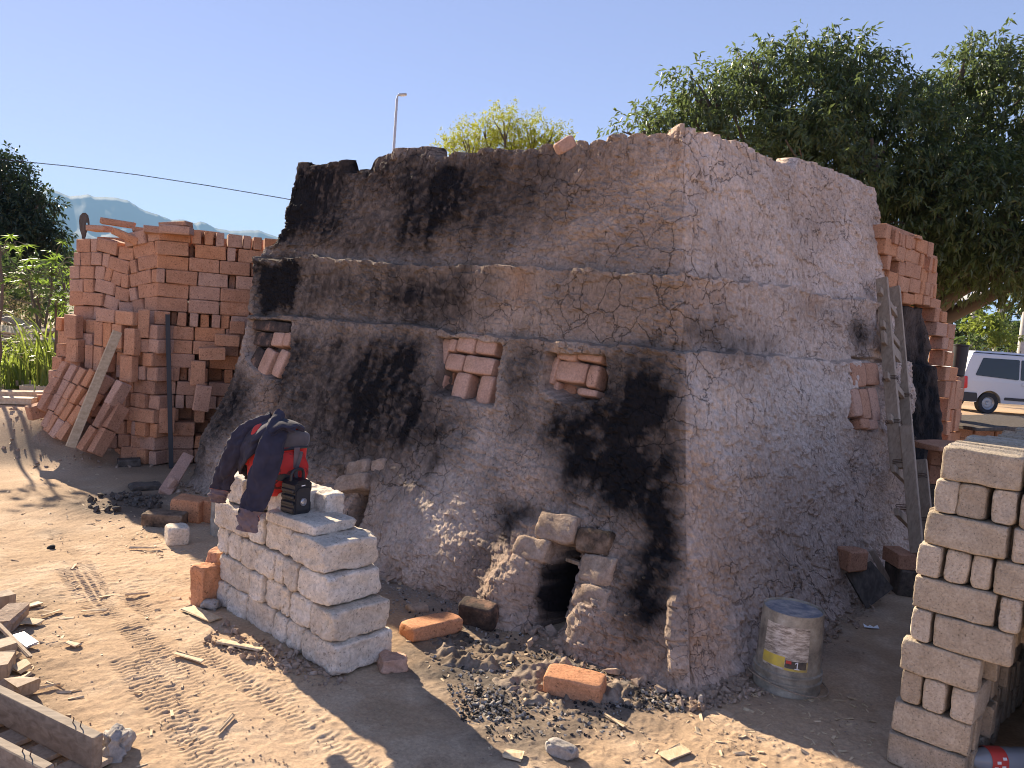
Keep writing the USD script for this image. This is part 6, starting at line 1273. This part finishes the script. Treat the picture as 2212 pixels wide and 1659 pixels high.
# castor plants: palmate leaves on stalks
_pl = []
for k in range(9):
    a = math.radians(-160 + 40 * k); r = 1.0 - 0.35 * abs(k - 4) / 4
    _pl += [(0.25 * math.cos(a - 0.3), 0.25 * math.sin(a - 0.3)), (r * math.cos(a), r * math.sin(a))]
_pl += [(0.2, -0.02)]; _pl = np.array(_pl)
def palmate(c, nrm, up, s):
    az = unit(nrm); ax = unit(np.asarray(up) - az * np.dot(up, az)); ay = np.cross(az, ax); z = -0.18 * (_pl ** 2).sum(1)
    v = c + s * (_pl[:, :1] * ax + _pl[:, 1:] * ay + z[:, None] * az); v = np.vstack([c + 0.02 * az, v]); n = len(_pl)
    return v, np.array([[0, 1 + i, 1 + (i + 1) % n] for i in range(n)])
def castor(foot, heads, s, label, seed, group=None, n=26):
    rng = np.random.default_rng(seed); t = thing('castor_plant', label, 'plant', foot, group=group); st, lv = [], []
    for h, rad, cnt in heads:
        h = np.asarray(h); st.append(limb(foot, h, 0.025, 0.012, rng, 8, 0.1))
        for _ in range(cnt):
            e = h + rng.normal(size=3) * rad * [1, 1, 0.7]; st.append(tube(np.array([h + (e - h) * 0.05 - [0, 0, 0.12], h + (e - h) * 0.6 + [0, 0, 0.05], e]), 0.005, 4)); nrm = unit(unit(e - h) * 0.5 + rng.normal(size=3) * 0.35 + [0, 0, 0.8]); lv.append(palmate(e, nrm, unit((e - h) * [1, 1, 0.2] + 1e-3), s * rng.uniform(0.55, 1.1)))
    obj('stem', join(*st), 'bark', t, smooth=True)
    for m in lv: obj('leaf', m, 'castor_leaf', t)
castor(gnd(95, 11.6), [(D(60, 590, 11.6), 0.35, 18), (D(110, 575, 11.6), 0.36, 20), (D(140, 610, 11.4), 0.32, 14), (D(80, 640, 11.3), 0.30, 10)], 0.22, 'tall castor plant with star shaped leaves left of the brick stack', 31)
castor(gnd(-5, 9.0), [(D(0, 530, 9.0), 0.16, 7), (D(-30, 560, 9.0), 0.2, 6)], 0.15, 'yellowish star shaped leaves poking in at the left edge', 32)
castor(gnd(128, 9.6), [(D(120, 655, 9.3), 0.09, 4), (D(140, 640, 9.5), 0.08, 3)], 0.17, 'low yellow castor shoot touching the left side of the brick stack', 33)
# cane grass
def cane(foot, n, H, label, seed, lean=(0, 0), group=None):
    rng = np.random.default_rng(seed); t = thing('cane_grass', label, 'grass', foot, group=group); vs, fs, o = [], [], 0
    for _ in range(n):
        a = rng.uniform(0, 6.28); l = H * rng.uniform(0.45, 1.0); k = 9; q = np.linspace(0, 1, k); out = rng.uniform(0.15, 0.6) * l
        d = V(math.cos(a), math.sin(a), 0) + V(lean[0], lean[1], 0); p = np.asarray(foot) + rng.normal(size=3) * [0.10, 0.10, 0] + q[:, None] * V(0, 0, l) + (q[:, None] ** 2.2) * d * out - (q[:, None] ** 4) * V(0, 0, l * 0.35)
        s = unit(np.cross(d, [0, 0, 1.0])); w = 0.014 * (1 - q ** 2) * rng.uniform(0.6, 1.2) + 0.0008; v = np.concatenate([p - s * w[:, None], p + s * w[:, None]]); f = grid_faces(2, k); vs.append(v); fs.append(f + o); o += len(v)
    obj('blades', (np.vstack(vs), np.vstack(fs)), 'grass_leaf', t, kind='stuff')
for i, (x, d, n, H, lean, lab) in enumerate([(100, 9.6, 44, 1.5, (-0.5, 0), 'tallest clump of cane grass beside the brick stack'), (122, 9.3, 28, 1.0, (-0.2, -0.1), 'short clump of cane grass touching the brick stack'), (70, 9.9, 36, 1.1, (-0.4, 0), 'arching clump of cane grass left of the tallest one'), (20, 9.6, 36, 0.9, (-0.3, 0), 'clump of cane grass at the left edge among the weeds')]):
    cane(gnd(x, d), n, H, lab, 41 + i, lean)
# scrap timber behind the weeds
tp = thing('timber_pile', 'heap of pale scrap boards behind the weeds at left', 'timber', gnd(60, 11.4))
for i in range(16):
    r = np.random.default_rng(500 + i); c = D(r.uniform(-60, 135), r.uniform(700, 775), r.uniform(10.8, 11.6)); a = r.normal(0, 0.25)
    obj('board', place(cbox(r.uniform(0.6, 1.6), r.uniform(0.08, 0.2), 0.025, 0.003), c, *axes(unit(V(math.cos(a), math.sin(a) + 0.2, r.normal(0.05, 0.12))), unit(V(0, -0.5, 1)))), ('grey_wood', 'pale_wood', 'pallet_wood')[i % 3], tp)
tb = []
lp = thing('timber_pile', 'low line of old boards and blocks on the ground below the weeds at left', 'timber', GP(60, 856))
for i, (x, y, L_) in enumerate([(30, 862, 0.8), (90, 850, 0.5), (75, 842, 0.4), (20, 873, 0.5), (110, 838, 0.35), (60, 868, 0.7)]):
    obj('board', place(cbox(L_, 0.14, 0.07, 0.006, 0.003), GP(x, y, 0.04 + 0.02 * (i % 3)), *axes(unit(V(1, 0.15 * (i - 2), 0.03)))), ('grey_wood', 'pale_wood')[i % 2], lp)

# ---------------------------------------------------------------- right hand background
for i, (lb_, x, d, mt, lab) in enumerate([([(2075, 700, 40, 36, 40), (2060, 740, 40, 36, 30)], 2075, 36, 'shrub_leaf', 'olive bush left of the leaning white post behind the van'), ([(2140, 720, 42, 34, 36), (2120, 690, 30, 34, 26)], 2130, 34, 'grass_leaf', 'bright leafy bush behind the roof of the van'),
                                       ([(2195, 735, 46, 38, 36), (2230, 700, 60, 40, 60)], 2200, 39, 'shrub_leaf', 'olive bush under the palm at the right edge'), ([(2100, 745, 30, 30, 18), (2085, 790, 22, 30, 30)], 2090, 30, 'shrub_leaf', 'dark low bush beside the rear of the van')]):
    shrub([pxlobe(*a) for a in lb_], gnd(x, d), mt, lab, 60 + i, per=9, L=0.26, W=0.12)
def palm(foot, H, label, seed):
    rng = np.random.default_rng(seed); t = thing('palm_tree', label, 'palm', foot); top = np.asarray(foot) + V(0.3, 0, H)
    obj('trunk', limb(foot, top, 0.16, 0.12, rng, 10, 0.03), 'bark', t, smooth=True)
    for i in range(20):
        a = i * 2.399; el = rng.uniform(-0.5, 1.1); Lf = rng.uniform(1.9, 2.7); q = np.linspace(0, 1, 22); h = V(math.cos(a), math.sin(a), 0)
        sp_ = top + q[:, None] * Lf * (h * math.cos(el * 0.7) + V(0, 0, math.sin(el * 0.9))) - (q[:, None] ** 2) * V(0, 0, Lf * 0.55)
        tn = unit_rows(np.gradient(sp_, axis=0)); sd = unit_rows(np.cross(tn, [0, 0, 1.0])); b, d = [], []
        for s in (-1, 1): b.append(sp_[2:]); d.append(sd[2:] * s + tn[2:] * 0.7 - V(0, 0, 0.45))
        b, d = np.vstack(b), np.vstack(d); l = np.tile(0.62 * np.sin(np.pi * (0.12 + 0.85 * q[2:])), 2); v, f = leaves(b, d, l, 0 * l + 0.06, rng, 0.1)
        obj('frond', join(tube(sp_, np.linspace(0.022, 0.006, 22), 4), (v, f)), 'dry_leaf' if el < -0.2 else 'shrub_leaf', t)
palm(gnd(2180, 42), 3.6, 'coconut palm with drooping fronds at the right edge', 71)
def post(x, y0, y1, dist, r, label, name='utility_post', lean=0.0):
    a, b = D(x, y1, dist), D(x + lean, y0, dist); a = V(a[0], a[1], float(gz(a[0], a[1]))); t = thing(name, label, 'post', a)
    b = V(b[0], b[1], b[2]); obj('shaft', tube(np.array([a, (a + b) / 2, b]), np.array([r * 1.15, r * 1.05, r * 0.9]), 14), 'concrete', t, smooth=40); obj('base', lathe([(0, 0), (r * 1.8, 0), (r * 1.8, 0.35), (r * 1.3, 0.45), (0, 0.45)], 12, a), 'concrete', t, smooth=30)
post(2103, 600, 745, 40, 0.17, 'pale concrete post standing in the bushes behind the van', lean=9)
post(2206, 660, 765, 36, 0.17, 'pale concrete post at the right edge behind the van roof', lean=12)
br0, br1 = D(1990, 655, 95), D(2330, 612, 95)
brg = thing('overpass', 'pale concrete overpass crossing far behind the trees on the right', 'bridge', V(br0[0], br0[1], 0))
bx_ = unit(V(br1[0] - br0[0], 18, br1[2] - br0[2])); L_ = 42
obj('deck', place(cbox(L_, 8, 0.5, 0.05), br0 + bx_ * L_ / 2, *axes(bx_)), 'concrete', brg)
obj('parapet', place(cbox(L_, 0.25, 0.9, 0.03), br0 + bx_ * L_ / 2 + V(0, -3.9, 0.72), *axes(bx_)), 'white_paint', brg)
obj('girder', place(cbox(L_, 1.2, 0.8, 0.05), br0 + bx_ * L_ / 2 + V(0, -2.5, -0.66), *axes(bx_)), 'concrete', brg)
for k in (8, 21, 34):
    c = br0 + bx_ * k; obj('pier', tube(np.array([V(c[0], c[1], -0.2), V(c[0], c[1], c[2] / 2), V(c[0], c[1], c[2] - 0.6)]), 0.55, 14), 'concrete', brg, smooth=40)
fen = thing('picket_fence', 'thin dark metal picket fence behind the van roof', 'fence', gnd(2150, 31))
fp = [gnd(2095 + 9 * i, 31) for i in range(24)]
for p in fp: obj('picket', tube(np.array([p, p + V(0, 0, 1.1), p + V(0, 0, 2.15 + 0.05 * math.sin(p[0] * 9))]), 0.022, 5), 'dark_steel', fen)
for z in (0.5, 1.9): obj('rail', tube(np.array([fp[0] + V(0, 0, z), fp[12] + V(0, 0, z), fp[-1] + V(0, 0, z)]), 0.02, 5), 'dark_steel', fen)
dp_ = D(2068, 812, 8.35); drum = thing('drum', 'black plastic drum standing behind the brick columns next to the van', 'drum', dp_)
obj('body', lathe([(0, 0), (0.06, 0), (0.068, 0.01), (0.080, 0.32), (0.086, 0.325), (0.086, 0.34), (0.078, 0.342), (0, 0.338)], 28, dp_), 'black_plastic', drum, smooth=35)
for k in range(11):
    obj('brick', place(cbox(0.24, 0.14, dp_[2] / 11 - 0.004, 0.007, 0.002), V(dp_[0] + RNG.normal(0, 0.008) - 0.02, dp_[1], dp_[2] / 11 * (k + 0.5)), *axes(ER)), any_brick(), k2)
# street lamp and the wire
lp0, lp1 = D(850, 600, 29.0), D(858, 207, 29.0); lp0 = V(lp1[0], 29.0, 0)
lam = thing('street_lamp', 'tall slim street lamp rising behind the kiln against the sky', 'street lamp', lp0)
obj('pole', tube(np.array([lp0, lp0 + (lp1 - lp0) * 0.5, lp1 - V(0, 0, 0.1)]), np.array([0.085, 0.06, 0.045]), 12), 'lamp_grey', lam, smooth=40)
obj('base', lathe([(0, 0), (0.2, 0), (0.2, 0.04), (0.1, 0.06), (0.095, 0.3), (0, 0.3)], 16, lp0), 'lamp_grey', lam)
obj('arm', tube(np.array([lp1 - V(0, 0, 0.2), lp1 + V(0.02, 0, 0.02), lp1 + V(0.14, 0, 0.07)]), 0.03, 8), 'lamp_grey', lam)
obj('lamp_head', place(cbox(0.30, 0.16, 0.07, 0.02), lp1 + V(0.20, 0, 0.06), *axes(unit(V(1, 0, 0.15)))), 'lamp_grey', lam)
obj('lens', place(cbox(0.18, 0.11, 0.012, 0.003), lp1 + V(0.215, 0, 0.018), *axes(unit(V(1, 0, 0.15)))), 'white_print', lam)
wpts = [D(x, y, d) for x, y, d in ((-420, 300, 24), (-200, 322, 24), (0, 344, 24), (150, 359, 24), (300, 378, 24), (450, 401, 24), (610, 428, 24), (760, 457, 24.3))]
single('power_line', tube(np.array(wpts), 0.013, 6), 'black_plastic', 'single sagging black power line crossing the sky at left', 'cable')

# ---------------------------------------------------------------- van
vy = 24.0; vr = D(2079, 800, vy); vo = V(vr[0], vr[1], 0.0); vyaw = 0.06
vx, vyv = V(math.cos(vyaw), math.sin(vyaw), 0), V(-math.sin(vyaw), math.cos(vyaw), 0)
van = thing('van', 'white van parked side on at the right edge under the big tree', 'van', vo)
plain_mat('van_white', (0.47, 0.485, 0.50), rough=0.22, spec=0.6); plain_mat('van_glass', (0.008, 0.009, 0.010), rough=0.05, spec=0.6); plain_mat('tyre', (0.015, 0.015, 0.016), rough=0.85); plain_mat('rim_grey', (0.32, 0.33, 0.34), rough=0.4, metal=0.6)
plain_mat('lamp_red', (0.45, 0.01, 0.01), rough=0.15)
from shapely.geometry import Point
def vbody(poly, w, y0):
    m = extrude(poly, w); m = trimesh.Trimesh(m.vertices, m.faces); m = m.subdivide_to_size(0.25); v = np.array(m.vertices)
    z = v[:, 1]; yy = v[:, 2] - w / 2; yy = yy * (1 - 0.10 * np.clip((z - 1.0) / 0.95, 0, 1) ** 1.2 - 0.10 * np.clip((z - 1.78) / 0.17, 0, 1) ** 2 - 0.03 * np.clip((0.6 - z) / 0.4, 0, 1))
    return place((np.stack([v[:, 0], yy + w / 2 + y0, z], -1), m.faces), vo, vx, vyv, V(0, 0, 1))
side = Polygon([(0.06, 0.42), (0.02, 0.70), (0.05, 1.05), (0.22, 1.62), (0.34, 1.86), (0.48, 1.94), (1.6, 1.97), (3.2, 1.93), (3.7, 1.80), (4.35, 1.20), (4.95, 1.02), (5.05, 0.75), (5.05, 0.40), (0.4, 0.34)])
side = side.difference(Point(0.98, 0.33).buffer(0.40)).difference(Point(3.98, 0.33).buffer(0.40)).buffer(-0.03).buffer(0.03)
obj('body', vbody(side, 1.90, 0), 'van_white', van, smooth=35)
def vpanel(pts, out, mt, nm, th=0.02, par=None, tilt=True):
    """a panel on the near side following the tumblehome"""
    m = extrude(Polygon(pts).buffer(0.04).buffer(-0.0), th); m = trimesh.Trimesh(m.vertices, m.faces).subdivide_to_size(0.3); v = np.array(m.vertices); z = v[:, 1]
    off = 0.95 * (0.10 * np.clip((z - 1.0) / 0.95, 0, 1) ** 1.2) if tilt else 0
    return obj(nm, place((np.stack([v[:, 0], off - out + (th - v[:, 2]), z], -1), m.faces[:, ::-1]), vo, vx, vyv, V(0, 0, 1)), mt, par or van, smooth=30)
vpanel([(0.50, 1.22), (0.70, 1.70), (1.82, 1.71), (1.82, 1.16)], 0.012, 'van_glass', 'window'); vpanel([(1.96, 1.16), (1.96, 1.71), (2.85, 1.70), (2.85, 1.14)], 0.012, 'van_glass', 'window'); vpanel([(2.98, 1.14), (2.98, 1.69), (3.45, 1.66), (4.05, 1.14)], 0.012, 'van_glass', 'window')
vpanel([(0.10, 0.78), (0.075, 1.08), (0.15, 1.10), (0.17, 0.80)], 0.02, 'lamp_red', 'tail_light')
vpanel([(-0.02, 0.38), (-0.04, 0.60), (0.50, 0.60), (0.54, 0.42)], 0.03, 'black_plastic', 'bumper', tilt=False)
vpanel([(1.50, 0.505), (1.50, 0.515), (3.40, 0.515), (3.40, 0.505)], 0.006, 'black_plastic', 'trim_strip', tilt=False)
vpanel([(0.72, 1.045), (0.72, 1.050), (1.90, 1.025), (1.90, 1.02)], -0.006, 'black_plastic', 'door_rail', 0.004)
for x_ in (1.90, 2.92, 3.52):
    vpanel([(x_ - 0.001, 0.46), (x_ - 0.001, 1.80), (x_ + 0.001, 1.80), (x_ + 0.001, 0.46)], -0.035, 'black_plastic', 'door_gap', 0.004)
vpanel([(2.02, 0.98), (2.02, 1.0), (2.14, 1.0), (2.14, 0.98)], 0.02, 'van_white', 'door_handle')
vpanel([(0.40, 1.86), (0.40, 1.865), (3.2, 1.87), (3.2, 1.865)], -0.03, 'black_plastic', 'roof_gutter', 0.004)
for cx in (0.98, 3.98):
    for ny, sgn in ((0.02, -1), (1.66, 1)):
        c = vo + vx * cx + vyv * (ny + 0.11) + V(0, 0, 0.335)
        w_ = obj('wheel', place(lathe([(0.205, -0.10), (0.30, -0.112), (0.330, -0.09), (0.335, 0.0), (0.330, 0.09), (0.30, 0.112), (0.205, 0.10), (0.205, -0.10)], 36), c, vx, V(0, 0, 1), -vyv), 'tyre', van, smooth=35)
        obj('rim', place(lathe([(0.0, 0.075), (0.05, 0.08), (0.07, 0.055), (0.13, 0.062), (0.16, 0.05), (0.19, 0.08), (0.208, 0.095), (0.208, 0.0), (0.0, 0.0)], 36), c, vx, V(0, 0, 1), -vyv * (1 if sgn < 0 else -1)), 'rim_grey', w_, smooth=30)
# ---------------------------------------------------------------- mountains
_ridge = [(-700, 470), (-400, 430), (-200, 440), (0, 440), (85, 411), (105, 403), (118, 408), (130, 412), (150, 421), (165, 419), (190, 418), (205, 424), (225, 423), (262, 426), (275, 431), (300, 446), (325, 457), (340, 459), (370, 474), (395, 471), (420, 480), (432, 476), (447, 479), (470, 492), (500, 496), (535, 494), (560, 496), (590, 506), (640, 520), (760, 560), (1000, 610), (1300, 640), (1700, 690), (2300, 760)]
_az, _el = [], []
for x, y in _ridge:
    d = ray(x, y); _az.append(math.atan2(d[0], d[1])); _el.append(d[2] / math.hypot(d[0], d[1]))
_a = np.linspace(-0.95, 0.75, 900); _RD = 6000.0
_hh = np.interp(_a, _az, _el) * _RD * (1 + 0.0) + (fbm(np.stack([_a * 140, _a * 0, _a * 0], -1), 3, 3) - 0.5) * 14
_rr = np.concatenate([np.linspace(3600, _RD, 40), np.linspace(_RD + 60, 8000, 22)])
_A, _Rr = np.meshgrid(_a, _rr, indexing='xy')
_prof = np.where(_Rr <= _RD, np.clip((_Rr - 3600) / (_RD - 3600), 0, 1) ** 1.5, np.clip(1 - (_Rr - _RD) / 2000, 0, 1))
_mp = np.stack([_A * 30, _Rr / 500, 0 * _A], -1)
_mz = _hh[None] * _prof * np.where(_Rr < _RD, np.clip(1 - 0.55 * np.clip((_RD - _Rr) / 900, 0, 1) * fbm(_mp, 4, 8), 0, 1), 1) - 6
rough_mat('forest_slope', [(0.3, (0.02, 0.03, 0.016)), (0.7, (0.055, 0.06, 0.03))], scale=0.004, bscale=0.02, bump=0.0)
obj('hills', (np.stack([np.sin(_A) * _Rr, np.cos(_A) * _Rr, _mz], -1).reshape(-1, 3), grid_faces(len(_rr), len(_a), flip=True)), 'forest_slope', smooth=True, kind='structure', label='hazy blue mountain ridge on the far left horizon', cat='mountains')
# ---------------------------------------------------------------- the air
usdkit.material(stage, '/World/Looks/haze_air', {'v': ('principled_volume', {'color': (0.36, 0.66, 1.0), 'density': HAZE, 'anisotropy': 0.0})}, [], volume='v.volume')
M['haze_air'] = UsdShade.Material.Get(stage, '/World/Looks/haze_air')
_hb = trimesh.creation.box([19000, 19000, 1260]); _hb.apply_translation([0, 2500, 1260 / 2 - 8])
obj('haze', _hb, 'haze_air', kind='stuff', label='thin bluish haze in the air over the whole yard', cat='haze')
